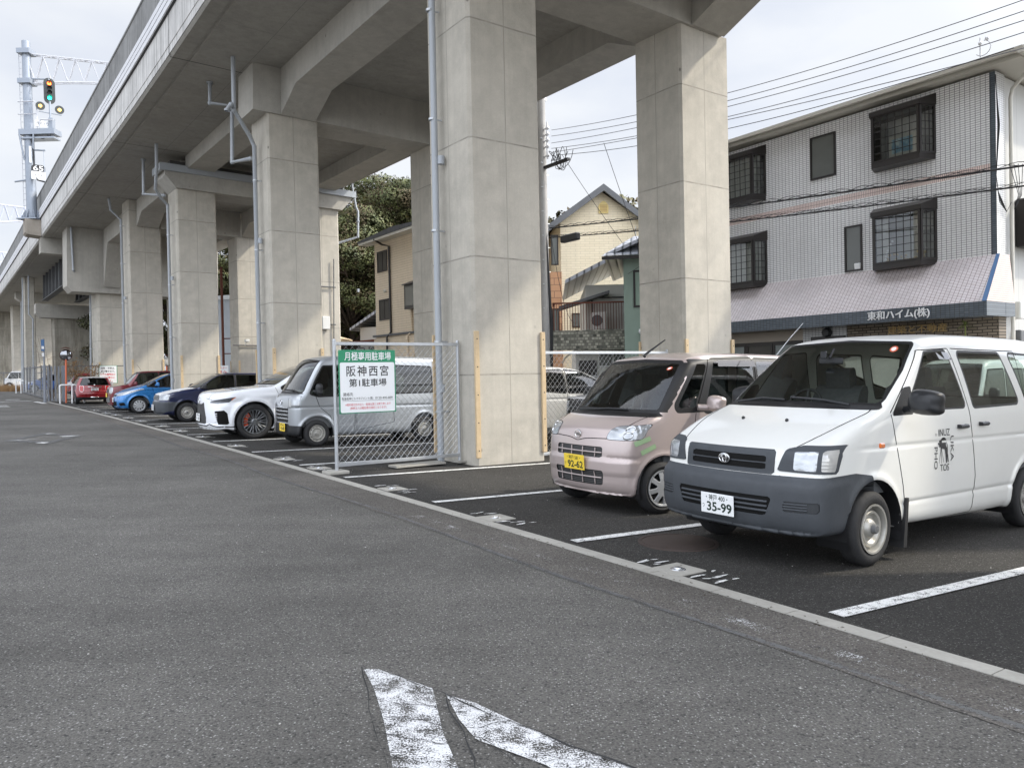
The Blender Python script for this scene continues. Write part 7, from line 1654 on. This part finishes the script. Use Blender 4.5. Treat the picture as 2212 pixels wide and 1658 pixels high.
m = MB(); m.box(-.16, .16, -.16, .16, 0, .05, bev=.01); solo('concrete_footing', m, 'kerb concrete', 'flat concrete footing block under the left post of the sign panel', 'footing', FM)
m = MB(); m.box(1.0, 1.9, -.05, .25, .0, .03); m.box(2.1, 2.4, -.12, .1, 0, .03); solo('concrete_footing', m, 'kerb concrete', 'low concrete strip under the bottom rail of the sign panel', 'footing', FM)
fence('chain_link_fence', 'chain link fence between the two nearest piers, cars behind it', frame(11.0, 4.0), 3.35, .05, 1.92, (.02, 3.33))
# the sign
SGM = frame(11.075, .30) @ Matrix.Translation((0, 0, .078)) @ Matrix.Diagonal((.95, 1, .935, 1))
n = NT('sign green'); n.set((.015, .26, .125), .35, 0, .5); n = NT('sign white'); v = n.coord(); n.set(n.mix(n.noise(v, 3, 4), (.80, .82, .83), (.86, .87, .88)), .35, 0, .5); n = NT('sign red'); n.set((.62, .03, .05), .5)
t = thing('parking_sign', 'white sign with green border and large black Japanese lettering on the chain link panel', 'sign', SGM)
m = MB(); m.box(0, 1.0, -.012, 0, .885, 1.925, bev=.002); part('board', m, 'sign green', t)
rp = []
for cx, cz, a0 in ((.955, 1.695, 0), (.045, 1.695, 90), (.045, .925, 180), (.955, .925, 270)):
    for a in np.linspace(a0, a0 + 90, 6): rp.append((cx + .025 * math.cos(math.radians(a)), cz + .025 * math.sin(math.radians(a))))
m = MB(); m.add([(x, -.0135, z) for x, z in rp], [tuple(range(len(rp)))]); part('panel', m, 'sign white', t)
SP = lambda x, z: plane_M((x, -.0150, z), (1, 0, 0), (0, 0, 1))
m = MB(); text_mb(m, '月極専用駐車場', SP(.51, 1.81), .15, .012, 0, width=.82); part('lettering', m, 'letter white', t)
m = MB(); text_mb(m, '阪神西宮', SP(.5, 1.565), .185, .012, 0, width=.74, spacing=1.25); text_mb(m, '第1駐車場', SP(.5, 1.375), .14, .013, 0, width=.66)
text_mb(m, '連絡先', SP(.15, 1.195), .06, .004, 0, width=.17); text_mb(m, '阪急阪神ビルマネジメント(株)', SP(.315, 1.125), .05, .004, 0, width=.54); text_mb(m, '0120-400-809', SP(.78, 1.125), .056, .003, 0, width=.31)
m.add([(.05, -.015, 1.088), (.95, -.015, 1.088), (.95, -.015, 1.092), (.05, -.015, 1.092)], [(0, 1, 2, 3)]); part('lettering', m, 'ink black', t)
m = MB(); text_mb(m, '※契約者以外の立入・駐車は固くお断り致します', SP(.5, 1.025), .045, .003, 0, width=.80); text_mb(m, '(無断立入は軽犯罪法違反となります)', SP(.5, .967), .045, .003, 0, width=.64); part('lettering', m, 'sign red', t)
m = MB()
for x_, z_ in ((.02, 1.9), (.98, 1.9), (.02, .91), (.98, .91)): m.tube([(x_, -.016, z_), (x_ + .02, .03, z_ + .05)], .003, 5)
part('wire_tie', m, 'galvanised', t)
# back fences, gate posts and hoops at the far end of the car park
fence('chain_link_fence', 'long chain link fence closing the far end of the car park behind the red hatchback', frame(49.2, .9), 8.4, .05, 1.98, tuple(np.arange(.02, 8.4, 1.68)), 'girder steel', .028, .15, .18, .004)
fence('chain_link_fence', 'chain link fence along the back of the bays, seen between the far piers', frame(20.5, 10.25) @ Matrix.Rotation(math.pi / 2, 4, 'Z'), 27, .05, 1.9, tuple(np.arange(.02, 27, 1.8)), 'girder steel', .024, .12, .15, .003)
mat_plain('grey post', (.22, .24, .27), .5, .2, .5, .12, 8)
for q, lb in enumerate(('stout grey gate post nearest the road at the car park end', 'grey gate post beside the stout one, behind the white hoops')):
    m = MB(); m.box(-.07, .07, -.07, .07, 0, 2.0); m.box(-.09, .09, -.09, .09, 0, .03); solo('gate_post', m, 'grey post', lb, 'post', frame(48.6 + .0 * q, -.15 + .95 * q))
t = thing('steel_gate', 'folded grey steel gate leaves standing between the two gate posts', 'gate', frame(48.6, -.05))
for q in range(5): m = MB(); m.box(.03 + q * .17, .10 + q * .17, -.05, .05, .05, 1.95); part('gate_leaf', m, 'grey post', t)
t = thing('route_post', 'thin grey post with small blue and white plate near the gate', 'post', frame(47.9, -.22)); m = MB(); m.tube([(0, 0, 0), (0, 0, 3.4)], .045, 8); part('pole', m, 'grey post', t); m = MB(); m.box(-.13, .02, -.07, -.05, 2.75, 3.35); part('plate', m, 'blue trim', t); m = MB(); m.box(-.11, .0, -.075, -.071, 2.85, 3.0); part('plate_mark', m, 'letter white', t); m = MB(); m.box(-.10, .0, -.07, -.05, 2.45, 2.65); part('plate', m, 'letter white', t)
def hoops(M, n_, label, h=.85, w=.42):
    t = thing('bollard_hoops', label, 'barrier', M)
    for q in range(n_):
        m = MB(); P = [(w * q, 0, 0), (w * q, 0, h - .08)] + [(w * q + .08 - .08 * math.cos(a), 0, h - .08 + .08 * math.sin(a)) for a in np.linspace(.2, 1.57, 5)] + [(w * (q + 1) - .08 + .08 * math.sin(a), 0, h - .08 + .08 * math.cos(a)) for a in np.linspace(0, 1.4, 5)] + [(w * (q + 1), 0, h - .08), (w * (q + 1), 0, 0)]
        if q < n_ - 1 or True: m.tube(P, .042, 8)
        part('hoop', m, 'white steel', t, smooth=.8)
    return t
hoops(frame(45.7, .2), 2, 'pair of white steel hoops by the kerb in front of the orange mirror post', .95, .55)
hoops(Matrix.Translation((-39.1, 60.6, 0)) @ Matrix.Rotation(math.radians(-20), 4, 'Z'), 2, 'distant white hoops across the side street, in front of the far blue hatchback', 1.0, .55)
def mirror_post(M, label, rot, h, r, zc, backside=False):
    t = thing('convex_mirror', label, 'traffic mirror', M); m = MB(); m.tube([(0, 0, 0), (0, 0, h)], .045, 10); part('post', m, 'orange steel', t, smooth=.8)
    Rm = Matrix.Translation((0, 0, zc)) @ Matrix.Rotation(rot, 4, 'Z') @ Matrix.Rotation(math.pi / 2 + .06, 4, 'X')
    m = MB(); m.lathe([(r * 1.04, -.03), (r * 1.04, .05), (r * .99, .05), (r * .99, .02)], 32, Rm); m.lathe([(0, -.06), (r * .7, -.055), (r * 1.03, -.03)], 32, Rm); part('rim', m, 'white steel' if backside else 'rim orange', t, smooth=.8)
    m = MB(); m.lathe([(r, .02), (r * .8, .055), (r * .5, .085), (r * .2, .10), (0, .102)], 32, Rm); part('mirror', m, 'mirror face', t, smooth=True)
    m = MB(); m.prism(cr([(-r * .9, .25), (0, .36), (r * .9, .25), (0, .30)], 3).tolist(), -.1, .22, lambda a, b, d: (a, -d, zc + b + .06)); m.v = [tuple(Matrix.Rotation(rot, 4, 'Z') @ Vector(p)) for p in m.v]; part('hood', m, 'rim orange', t)
    return t
mat_plain('rim orange', (.10, .035, .02), .5); n = NT('mirror face'); n.set((.32, .33, .35), .04, 1.0)
mirror_post(Matrix.Translation((-23.55, 40.6, 0)), 'round convex mirror facing us on an orange post at the car park exit', math.radians(28), 2.3, .29, 2.52)
mirror_post(Matrix.Translation((-22.55, 50.2, 0)), 'white backed convex mirror on an orange post between the far piers', math.radians(200), 2.2, .27, 2.35, True)
t = thing('notice_board', 'white notice board with black and red lettering on the far fence', 'sign', frame(49.14, 2.58) @ Matrix.Diagonal((.84, 1, 1, 1))); m = MB(); m.box(0, 1.12, -.03, 0, .98, 2.0); part('board', m, 'sign green', t); m = MB(); m.box(.02, 1.08, -.035, -.031, 1.0, 1.98); part('panel', m, 'sign white', t)
NB = lambda z: plane_M((.54, -.038, z), (1, 0, 0), (0, 0, 1))
m = MB(); text_mb(m, '深夜・早朝は、', NB(1.84), .13, .012, 0, width=.86); text_mb(m, '音が響きます。', NB(1.66), .13, .012, 0, width=.86); part('lettering', m, 'ink black', t); m = MB(); text_mb(m, 'ドアの開閉及び', NB(1.48), .13, .016, 0, width=.9); text_mb(m, '会話は静かに', NB(1.30), .13, .016, 0, width=.84); text_mb(m, 'します。', NB(1.12), .13, .012, 0, width=.55); part('lettering', m, 'sign red', t)
t = thing('notice_board', 'small white notice with pink lettering on the back fence beside the rusty post', 'sign', place_M(-15.4, 40.2, -30)); m = MB(); m.box(0, .9, -.02, 0, 1.35, 1.95); part('board', m, 'sign white', t); m = MB(); text_mb(m, 'ポスター', plane_M((.45, -.025, 1.82), (1, 0, 0), (0, 0, 1)), .14, .004, 0, width=.75); text_mb(m, '禁止', plane_M((.45, -.025, 1.56), (1, 0, 0), (0, 0, 1)), .26, .012, 0, width=.7); part('lettering', m, 'sign red', t)
# shrub and weeds
def shrub(M, label, n_, h, spread, leaves):
    t = thing('bare_shrub', label, 'shrub', M); m = MB(); lf = MB()
    for i in range(n_):
        a = random.uniform(0, 6.28); d = random.uniform(.2, 1) * spread; P = [(0, 0, 0)]; x = y = 0
        for q in range(1, 6): x += math.cos(a) * d / 5 + random.uniform(-.06, .06); y += math.sin(a) * d / 5 + random.uniform(-.06, .06); P.append((x, y, h * random.uniform(.75, 1.1) * (q / 5) ** .8))
        m.tube(P, [.022, .018, .014, .010, .007, .004], 5)
        for _ in range(4):
            k_ = random.randint(2, 4); b = P[k_]; e = (b[0] + random.uniform(-.45, .45), b[1] + random.uniform(-.45, .45), b[2] + random.uniform(.0, .5)); m.tube([b, e], [.008, .003], 4)
            for _ in range(leaves): c = [b[i_] + (e[i_] - b[i_]) * random.random() + random.uniform(-.06, .06) for i_ in range(3)]; u = Vector((random.uniform(-1, 1), random.uniform(-1, 1), random.uniform(-1, 1))).normalized() * .04; w_ = u.orthogonal() * .6; lf.add([Vector(c) - u, Vector(c) - w_, Vector(c) + u, Vector(c) + w_], [(0, 1, 2, 3)])
    part('branch', m, 'twig', t)
    if leaves: link_mesh('leaves', lf.v, lf.f, 'dry grass', t)
shrub(frame(48.7, 1.6), 'bare shrub with a few brown leaves against the far fence', 22, 2.3, 1.3, 9)
shrub(frame(49.6, .3), 'tall bare branches reaching over the gate posts', 7, 3.6, 2.0, 0)
gl = MB()
for i in range(900):
    a, b = random.uniform(-48, -43.5), random.uniform(66.5, 70.5); l = random.uniform(.3, .75); q = random.uniform(0, 6.28); gl.add([(a - .03, b, 0), (a + .03, b, 0), (a + .2 * math.cos(q), b + .2 * math.sin(q), l)], [(0, 1, 2)])
tag(link_mesh('dry_grass', gl.v, gl.f, 'dry grass'), 'dry brown grass at the foot of the far parked cars', 'grass', kind='stuff')

# ------------------------------------------------------------ cars farther off
FAR = 'cars parked across the side street'
fit('blue_hatchback', 'small distant blue hatchback behind the grey fence frames at far left', (-40.4, 65.0), 238, 'deep blue paint', FAR, False, 1.0)
hijet('white_minivan', 'distant white minivan roof showing above the far blue hatchback', (-41.5, 71.0), 238, 'off white paint', False, FAR, 1.06)
hijet('white_kei_van', 'distant white van with visible headlights, leftmost of the far parked cars', (-56.2, 86.0), 238, 'off white paint', False, FAR, 1.0)
hijet('dark_red_car', 'dark red car mostly hidden behind the grey gate posts', (-30.2, 53.0), 238, 'maroon paint', False, FAR, .85)
fence('chain_link_fence', 'grey framed fence panels across the side street, left of the gate posts', Matrix.Translation((-38.2, 60.2, 0)) @ Matrix.Rotation(math.atan2(43.6 - 60.2, -26.2 + 38.2), 4, 'Z'), 20.4, .05, 2.0, (0, 3.2, 6.0, 10, 15, 20.3), 'girder steel', .04, .3, .36, .005)
fence('chain_link_fence', 'low distant fence in front of the farthest white cars', Matrix.Translation((-60, 84, 0)) @ Matrix.Rotation(-.5, 4, 'Z'), 16, .05, 1.7, (0, 4, 8, 12, 16), 'girder steel', .04, .4, .5, .006)
BACKROW = 'cars parked in the back row'
tt, Bb = fit('white_hatchback', 'white hatchback with chrome handles behind the fence, right of the nearest pier', (2.15, 19.2), 56, 'off white paint', BACKROW, False, 1.12)
def suzuki():
    up = lambda x, y, z, N: (z > .95) & (x > -1.2)
    t, B = car('two_tone_kei_car', 'boxy kei car with black grille and white roof behind the fence and mauve car', (1.88, 16.3), 236, 'black paint',
        [(.40, .22), (.50, .27), (.53, .45), (.53, .80), (.50, .97), (.42, 1.02), (.0, 1.06), (-.12, 1.08, 1), (-.38, 1.40), (-.50, 1.56), (-.65, 1.63), (-1.2, 1.67), (-2.0, 1.665), (-2.5, 1.63), (-2.68, 1.55), (-2.78, 1.0), (-2.84, .7), (-2.84, .4), (-2.75, .27), (-2.5, .22)],
        [(.54, 0), (.53, .4), (.50, .58), (.40, .68), (.1, .73), (-.4, .7375), (-2.3, .7375), (-2.7, .70), (-2.84, .5), (-2.85, 0)],
        [(0, .17), (.62, .18), (.71, .26), (.735, .45), (.7375, .8), (.725, 1.0), (.70, 1.12), (.65, 1.4), (.60, 1.57), (.48, 1.66), (0, 1.70)],
        2.46, .29, .19, .345, [[(-.40, 1.10), (-.60, 1.50), (-1.25, 1.53), (-1.25, 1.08)], [(-1.37, 1.08), (-1.37, 1.53), (-2.1, 1.52), (-2.15, 1.1)]],
        bow=(.10, .04), ws=([(-.59, 1.14), (.59, 1.14), (.55, 1.36), (.51, 1.53), (0, 1.55), (-.51, 1.53), (-.55, 1.36)], up), wsm='mid glass', rear=[(-.5, 1.1), (.5, 1.1), (.45, 1.5), (-.45, 1.5)],
        regions=[('headlight', [(.52, .74), (.50, .93), (.70, .94), (.73, .76)], dict(view='wrap', rnd=.02, seal=.012, seal_name='gap')), ('mesh', [(-.44, .70), (-.44, .90), (.44, .90), (.44, .70)], dict(view='front', rnd=.02)),
                 ('roof', [(.6, -1), (.6, 1), (-3, 1), (-3, -1)], dict(view='top', where=lambda x, y, z, N: z > 1.585)), ('hoodtop', [(.8, -1), (.8, 1), (-.14, 1), (-.14, -1)], dict(view='top', where=lambda x, y, z, N: (z > .99) & (x > -.2) & (z < 1.2)))],
        mats={'roof': 'off white paint', 'hoodtop': 'off white paint'}, partsx={'mesh': ('grille', 'mesh dark', -.006), 'roof': ('roof', 'off white paint', 0), 'hoodtop': ('hood', 'off white paint', 0)},
        wheels=([(0, 0), (.1, 0), (.185, -.015)], slot_holes(6, .07, .17, .012, .04), 'silver cover', {}), tw=.165, group=BACKROW, mir=(-.3, .83, 1.12, (.07, .09, .08)), mirmat='black plastic', dash=(-.25, 1.02, -1.0, -2.6, 1.0))
    g = MB(); g.tube([tuple(q) for q in B.on_front(np.linspace(-.44, .44, 11), np.full(11, .82), .006)], .012, 6); part('grille_bars', g, 'girder steel', t)
    c0 = B.on_front([0.], [.82], .02)[0]; b = MB(); b.prism([(-.05, .02), (.0, .05), (.05, .02), (.0, -.01), (.05, -.03), (.0, -.055), (-.05, -.02), (0, .0)], 0, .008, lambda a, b_, d: (c0[0] + d, a, c0[2] + b_)); part('badge', b, 'chrome', t)
suzuki()
hijet('white_kei_van', 'white van parked in front of the shop, seen through the near van', (8.9, 15.6), 236, 'off white paint', False, BACKROW, .98)

# ------------------------------------------------------------ small things on the ground
n = NT('rusty iron'); v = n.coord(); bk = n.add('ShaderNodeTexBrick', Scale=1.0); bk.inputs['Brick Width'].default_value = .05; bk.inputs['Row Height'].default_value = .032; bk.inputs['Mortar Size'].default_value = .007; n.link(v, bk.inputs['Vector'])
n.set(n.mix(n.noise(v, 12, 5), (.035, .026, .022), (.062, .044, .037)), .75, .2); n.bump(bk.outputs['Fac'], -.8, .008)
m = MB(); Mh = Matrix.Translation((1.49, 6.88, .006)); m.lathe([(0, .004), (.315, .004), (.32, 0), (.328, 0), (.328, .005), (.355, .005), (.36, -.01)], 48)
solo('manhole_cover', m, 'rusty iron', 'round brown rusty manhole cover under the white van bumper', 'manhole cover', Mh @ Matrix.Rotation(.4, 4, 'Z'), smooth=.5)
PLG = 'bay marker discs along the kerb'
def blobmark(mb, s, t, L, w, ang, z=.0105):
    P = []; ca, sa = math.cos(ang), math.sin(ang); k_ = 12
    for i in range(k_):
        a = 2 * math.pi * i / k_; rr = random.uniform(.6, 1.15); u, v2 = L * math.cos(a) * rr, w * math.sin(a) * rr; P.append(W(s + u * ca - v2 * sa, t + u * sa + v2 * ca, z))
    mb.add(P, [tuple(range(k_))])
pl = [(4.15, .19), (6.73, .22), (9.22, .25), (11.9, .28), (13.54, .27), (16.58, .30), (19.45, .34), (21.8, .34), (24.1, .34), (27.0, .33), (29.3, .35), (31.6, .35), (33.7, .35), (36.2, .32)]
lbs = ['steel disc marker on a pad in front of the white van', 'steel disc marker on a pad in front of the mauve kei car', 'steel disc marker on a pad just before the sign panel', 'steel disc marker beside the left post of the sign panel', 'steel disc marker in the empty bay past the sign panel', 'steel disc marker in front of the silver kei van', 'steel disc marker in front of the white crossover', 'steel disc marker between the crossover and the navy estate', 'steel disc marker before the navy estate', 'steel disc marker under the nose of the navy estate', 'steel disc marker before the blue hatchback', 'steel disc marker under the nose of the blue hatchback', 'steel disc marker in front of the red boxy car', 'farthest steel disc marker, nearest the white hoops']
for (s_, t_), lb in zip(pl, lbs):
    t = thing('bay_marker', lb, 'bay marker', frame(s_, t_, False), PLG); m = MB(); m.box(-.15, .15, -.15, .15, -.02, .009); part('pad', m, 'kerb concrete', t)
    m = MB(); m.lathe([(0, .026), (.030, .024), (.034, .016), (.056, .014), (.062, .009)], 24); part('disc', m, 'chrome dull', t, smooth=.6)
    nm = MB()
    for sg, n_ in ((1, 2), (-1, 3)):
        for q in range(n_): blobmark(nm, s_ + sg * (.23 + .10 * (q % 3)), t_ + random.uniform(-.06, .16), random.uniform(.012, .028), random.uniform(.06, .11), random.uniform(-.3, .3))
        for q in range(n_): blobmark(nm, s_ + sg * (.20 + .12 * (q % 3)), t_ + random.uniform(-.08, .18), random.uniform(.010, .018), random.uniform(.03, .05), random.uniform(-.5, .5))
    struct('bay_number', nm, 'line paint')
gb = MB()
for i in range(420):
    s_ = random.uniform(-2, 22); t_ = random.gauss(-.085, .03) if random.random() < .6 else random.uniform(-.5, 3.6); x, y, _ = W(s_, t_); r_ = random.uniform(.004, .014); a = random.uniform(0, 6.28)
    gb.add([(x + r_ * math.cos(a), y + r_ * math.sin(a), .009), (x + r_ * .5 * math.cos(a + 1.7), y + r_ * .5 * math.sin(a + 1.7), .013), (x - r_ * math.cos(a), y - r_ * math.sin(a), .009), (x + r_ * .5 * math.cos(a - 1.7), y + r_ * .5 * math.sin(a - 1.7), .012)], [(0, 1, 2, 3)])
mat_plain('leaf grit', (.05, .038, .025), .9, 0, .2, .5, 60); tag(link_mesh('leaf_grit', gb.v, gb.f, 'leaf grit'), 'dark leaf crumbs and grit gathered along the pale edging', 'litter', kind='stuff')
# litter on the tarmac: pale chips of stone
lt = MB()
for i in range(260):
    s_, t_ = random.uniform(-1, 14), random.uniform(-4, 3.8); x, y, _ = W(s_, t_); r_ = random.uniform(.003, .009); a = random.uniform(0, 6.28)
    lt.add([(x + r_ * math.cos(a + k_ * 2.1) * random.uniform(.6, 1.2), y + r_ * math.sin(a + k_ * 2.1), .003) for k_ in range(3)] + [(x, y, .003 + r_ * .7)], [(0, 1, 3), (1, 2, 3), (2, 0, 3)])
mat_plain('stone chip', (.42, .41, .38), .9, 0, .2, .3, 40); tag(link_mesh('stone_chips', lt.v, lt.f, 'stone chip'), 'loose pale stone chips scattered on the asphalt', 'gravel', kind='stuff')
m = MB()
for i in range(9): a = random.uniform(0, 6.28); m.add([(.0, .0, 0), (.004, .002, 0), (.022 * math.cos(a), .022 * math.sin(a), .016)], [(0, 1, 2)])
solo('weed_tuft', m, 'dry grass', 'tiny dry weed tuft at the end of the painted lozenge crack', 'weed', Matrix.Translation((.66, 2.72, .012)))

# ------------------------------------------------------------ railway signal mast and gantries
mat_plain('mast paint', (.27, .30, .345), .42, .3, .5, .12, 3); mat_plain('signal hood', (.035, .04, .04), .5); mat_plain('mast white', (.46, .47, .50), .5, .2, .5, .1, 5)
mat_emit('lamp red', (1.0, .16, .03), 4.0); mat_emit('lamp green', (.02, 1.0, .62), 3.5); mat_emit('lamp amber', (1.0, .55, .08), 4.5)
mp = V_(55.1, -.33, 0); SMM = Matrix.Translation((mp[0], mp[1], 10.83)) @ Matrix.Rotation(LEAN - .008, 4, 'Y')
t = thing('signal_mast', 'grey railway signal mast with lattice arm, red, green and amber lamps', 'signal mast', SMM)
m = MB(); m.tube([(0, 0, .05), (0, 0, 10.8)], [.29, .23], 20); part('pole', m, 'mast paint', t, smooth=.8); m = MB(); m.box(-.6, .6, -.6, .6, 0, .06)
for a in range(8): Rz = Matrix.Rotation(a * math.pi / 4, 4, 'Z'); m.add([tuple(Rz @ Vector(p)) for p in ((.33, -.01, .05), (.60, -.01, .05), (.33, -.01, .65), (.33, .01, .05), (.60, .01, .05), (.33, .01, .65))], [(0, 1, 2), (3, 5, 4), (0, 2, 5, 3), (1, 4, 5, 2)])
for a in range(8): m.tube([(.52 * math.cos(a * .785 + .39), .52 * math.sin(a * .785 + .39), .05), (.52 * math.cos(a * .785 + .39), .52 * math.sin(a * .785 + .39), .28)], .035, 6)
part('base_plate', m, 'mast paint', t)
ax = Vector((.93, .36, 0)).normalized()                                   # arm reaches over the tracks
def lattice(mb, o, d, L, z1, z0, n_, w=.045, arch=.55, dep=.28):
    pd = Vector((-d.y, d.x, 0)); 
    def zb(u): return z0 - arch * max(0, 1 - u / (.55 * L)) ** 2
    for sg in (-1, 1):
        off = pd * dep / 2 * sg; mb.tube([o + off + Vector((0, 0, z1)), o + off + d * L + Vector((0, 0, z1 - .06))], w, 4); us = np.linspace(0, L, 16); mb.tube([o + off + d * u + Vector((0, 0, zb(u))) for u in us], w, 4)
        for q in range(n_):
            u0, u1, um = L * q / n_, L * (q + 1) / n_, L * (q + .5) / n_; mb.tube([o + off + d * u0 + Vector((0, 0, z1)), o + off + d * um + Vector((0, 0, zb(um)))], w * .8, 4); mb.tube([o + off + d * um + Vector((0, 0, zb(um))), o + off + d * u1 + Vector((0, 0, z1))], w * .8, 4)
    for q in range(n_ * 2): u = L * q / (2 * n_); u2 = L * (q + 1) / (2 * n_); s_ = 1 if q % 2 else -1; mb.tube([o + pd * dep / 2 * s_ + d * u + Vector((0, 0, z1)), o - pd * dep / 2 * s_ + d * u2 + Vector((0, 0, z1))], w * .55, 4)
m = MB(); lattice(m, Vector((0, 0, 0)), ax, 9.6, 10.05, 8.75, 11); part('lattice_arm', m, 'mast white', t)
m = MB()
for z_ in (10.0, 8.2): m.box(-.38, .38, -.38, .38, z_, z_ + .28)
part('clamp', m, 'mast paint', t)
SO = Vector((1.38, -.1, 0)); fc = Vector((.58, -.82, 0)).normalized(); sdv = Vector((.82, .58, 0)).normalized()   # lamps face back along the track
def facing(o): return Matrix(((sdv.x, 0, fc.x, o.x), (sdv.y, 0, fc.y, o.y), (0, 1, 0, o.z), (0, 0, 0, 1)))
hd = thing_part('signal_head', t, Matrix.Identity(4)); m = MB(); F_ = facing(SO + Vector((0, 0, 7.75)))
cap_ = [(.30 * math.cos(a), .48 + .30 * math.sin(a)) for a in np.linspace(0, math.pi, 12)] + [(.30 * math.cos(a), -.48 + .30 * math.sin(a)) for a in np.linspace(math.pi, 2 * math.pi, 12)]
m.prism(cap_, -.04, .0, lambda a, b, d: tuple(F_ @ Vector((a, b, d)))); part('back_board', m, 'signal hood', hd)
for k_, (zz, mt) in enumerate(((.45, 'lamp red'), (.15, 'signal hood'), (-.13, 'signal hood'), (-.43, 'lamp green'))):
    m = MB(); m.lathe([(0, .012), (.105, .012), (.11, 0)], 20, F_ @ Matrix.Translation((0, zz, 0))); part('lamp', m, mt, hd); m = MB(); P = [(.125 * math.cos(a), .125 * math.sin(a)) for a in np.linspace(-.1, math.pi + .1, 14)]
    m.add([tuple(F_ @ Vector((a, zz + b, d))) for a, b in P for d in (0, .24)], [(2 * i, 2 * i + 2, 2 * i + 3, 2 * i + 1) for i in range(13)]); part('lamp_hood', m, 'signal hood', hd)
for sx, dz in ((-.50, .05), (.50, -.02)):
    F2 = facing(SO + sdv * sx + Vector((0, 0, 6.72 + dz))); m = MB(); m.lathe([(0, -.03), (.25, -.03), (.25, 0), (0, .0)], 28, F2); p_ = part('amber_disc', m, 'signal hood', t); m = MB(); m.lathe([(0, .012), (.085, .012), (.09, .001)], 18, F2); part('lamp', m, 'lamp amber', p_)
m = MB(); m.tube([SO + Vector((0, 0, 5.6)), SO + Vector((0, 0, 7.1))], .06, 8); m.tube([SO - sdv * .6 + Vector((0, 0, 6.43)), SO + sdv * .6 + Vector((0, 0, 6.38))], .03, 6); m.tube([Vector((.2, 0, 8.55)), SO + Vector((0, 0, 8.45)), SO + Vector((0, 0, 8.2))], .045, 6); part('signal_stem', m, 'mast paint', t)
m = MB(); m.box(-.4, 1.75, -.4, .4, 5.1, 5.42); m.box(-.3, 1.7, -.35, .35, 4.85, 4.95)
for q in ((-.35, -.4), (.5, -.4)): m.tube([(q[0], q[1], 5.1), (q[0] * .6, -.2, 3.6)], .05, 6)
m.box(1.3, 1.55, -.2, .1, 5.42, 6.1); part('platform', m, 'mast paint', t)
m = MB(); m.tube([(.75, -.4, 5.4), (.75, -.4, 6.9), (.60, -.4, 7.05), (-.38, -.4, 7.05)], .035, 6); m.tube([(-.38, -.4, 6.3), (.75, -.4, 6.3)], .03, 6); m.tube([(.9, -.4, 5.4), (.9, -.4, 5.85), (1.0, -.4, 5.95), (1.75, -.4, 5.9)], .035, 6); part('handrail', m, 'mast white', t)
m = MB()
for q in range(26): m.tube([(-.44, -.05, .9 + q * .36), (-.30, -.05, .9 + q * .36)], .016, 5)
m.tube([(-.44, -.05, .7), (-.44, -.05, 10.2)], .018, 5); part('ladder', m, 'mast white', t)
m = MB(); F3 = facing(SO + Vector((-.35, -.15, 5.72))); m.box(-.42, .42, -.17, .17, 0, .02, F3); p_ = part('name_plate', m, 'letter white', t); m = MB(); text_mb(m, '西宮上り3', F3 @ Matrix.Translation((0, 0, .023)), .22, .0, 0, width=.76); part('plate_lettering', m, 'ink black', p_)
m = MB(); F4 = facing(Vector((.66, -.3, 2.62))); m.box(-.36, .36, -.24, .24, 0, .02, F4); p_ = part('number_plate', m, 'letter white', t); m = MB(); m.prism([(-.36, .24), (.36, .24), (.36, .52), (.24, .64), (-.24, .64), (-.36, .52)], 0, .02, lambda a, b, d: tuple(F4 @ Vector((a, b, d)))); part('number_plate', m, 'ink black', t)
m = MB(); text_mb(m, '65', F4 @ Matrix.Translation((0, .42, .023)), .42, .012, 0, width=.52); part('plate_lettering', m, 'letter white', t); m = MB(); text_mb(m, '334', F4 @ Matrix.Translation((0, .0, .023)), .26, .0, 0, width=.44); part('plate_lettering', m, 'girder steel', t)
m = MB(); m.tube([(.2, -.2, 4.2), (1.15, -.35, 4.1)], .05, 6); m.tube([(1.05, -.35, 4.1), (1.05, -.33, 2.4)], .018, 5); m.tube([(-.9, -.1, 2.35), (.3, -.2, 2.45)], .05, 6); part('bracket', m, 'mast paint', t)
m = MB(); m.tube([(.32, -.25, 4.9), (.40, -.3, 4.0), (.42, -.3, 2.9), (.62, -.35, 2.35), (1.1, -.35, 2.2)], .05, 7); m.tube([(.5, -.3, 5.0), (1.0, -.3, 4.85), (1.5, -.3, 5.0)], .05, 6); part('cable', m, 'wire black', t)
m = MB(); F5 = facing(Vector((.22, -.30, 3.9))); m.box(-.07, .07, -.5, .5, 0, .02, F5); part('tag_plate', m, 'letter white', t)
GG = 'lattice gantries along the railway'
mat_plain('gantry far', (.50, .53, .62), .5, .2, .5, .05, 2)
for s_, lb in ((97, 'nearer pale lattice gantry arm over the tracks behind the signal mast'), (134, 'farther pale lattice gantry arm, low at the left edge')):
    a, b = Vector(V_(s_, -1.2, 0)), Vector(V_(s_, 10.5, 0)); d = (b - a).normalized(); t = thing('lattice_gantry', lb, 'gantry', Matrix.Translation((a.x, a.y, 10.3)), GG); m = MB(); lattice(m, Vector((0, 0, 0)), d, (b - a).length, 9.0, 7.7, 13, .06, .9); part('lattice_arm', m, 'gantry far', t)
    m = MB(); m.tube([(0, 0, -.4), (0, 0, 9.4)], .28, 12); m.tube([d * (b - a).length + Vector((0, 0, 0)), d * (b - a).length + Vector((0, 0, 9.4))], .28, 12); part('pole', m, 'gantry far', t)
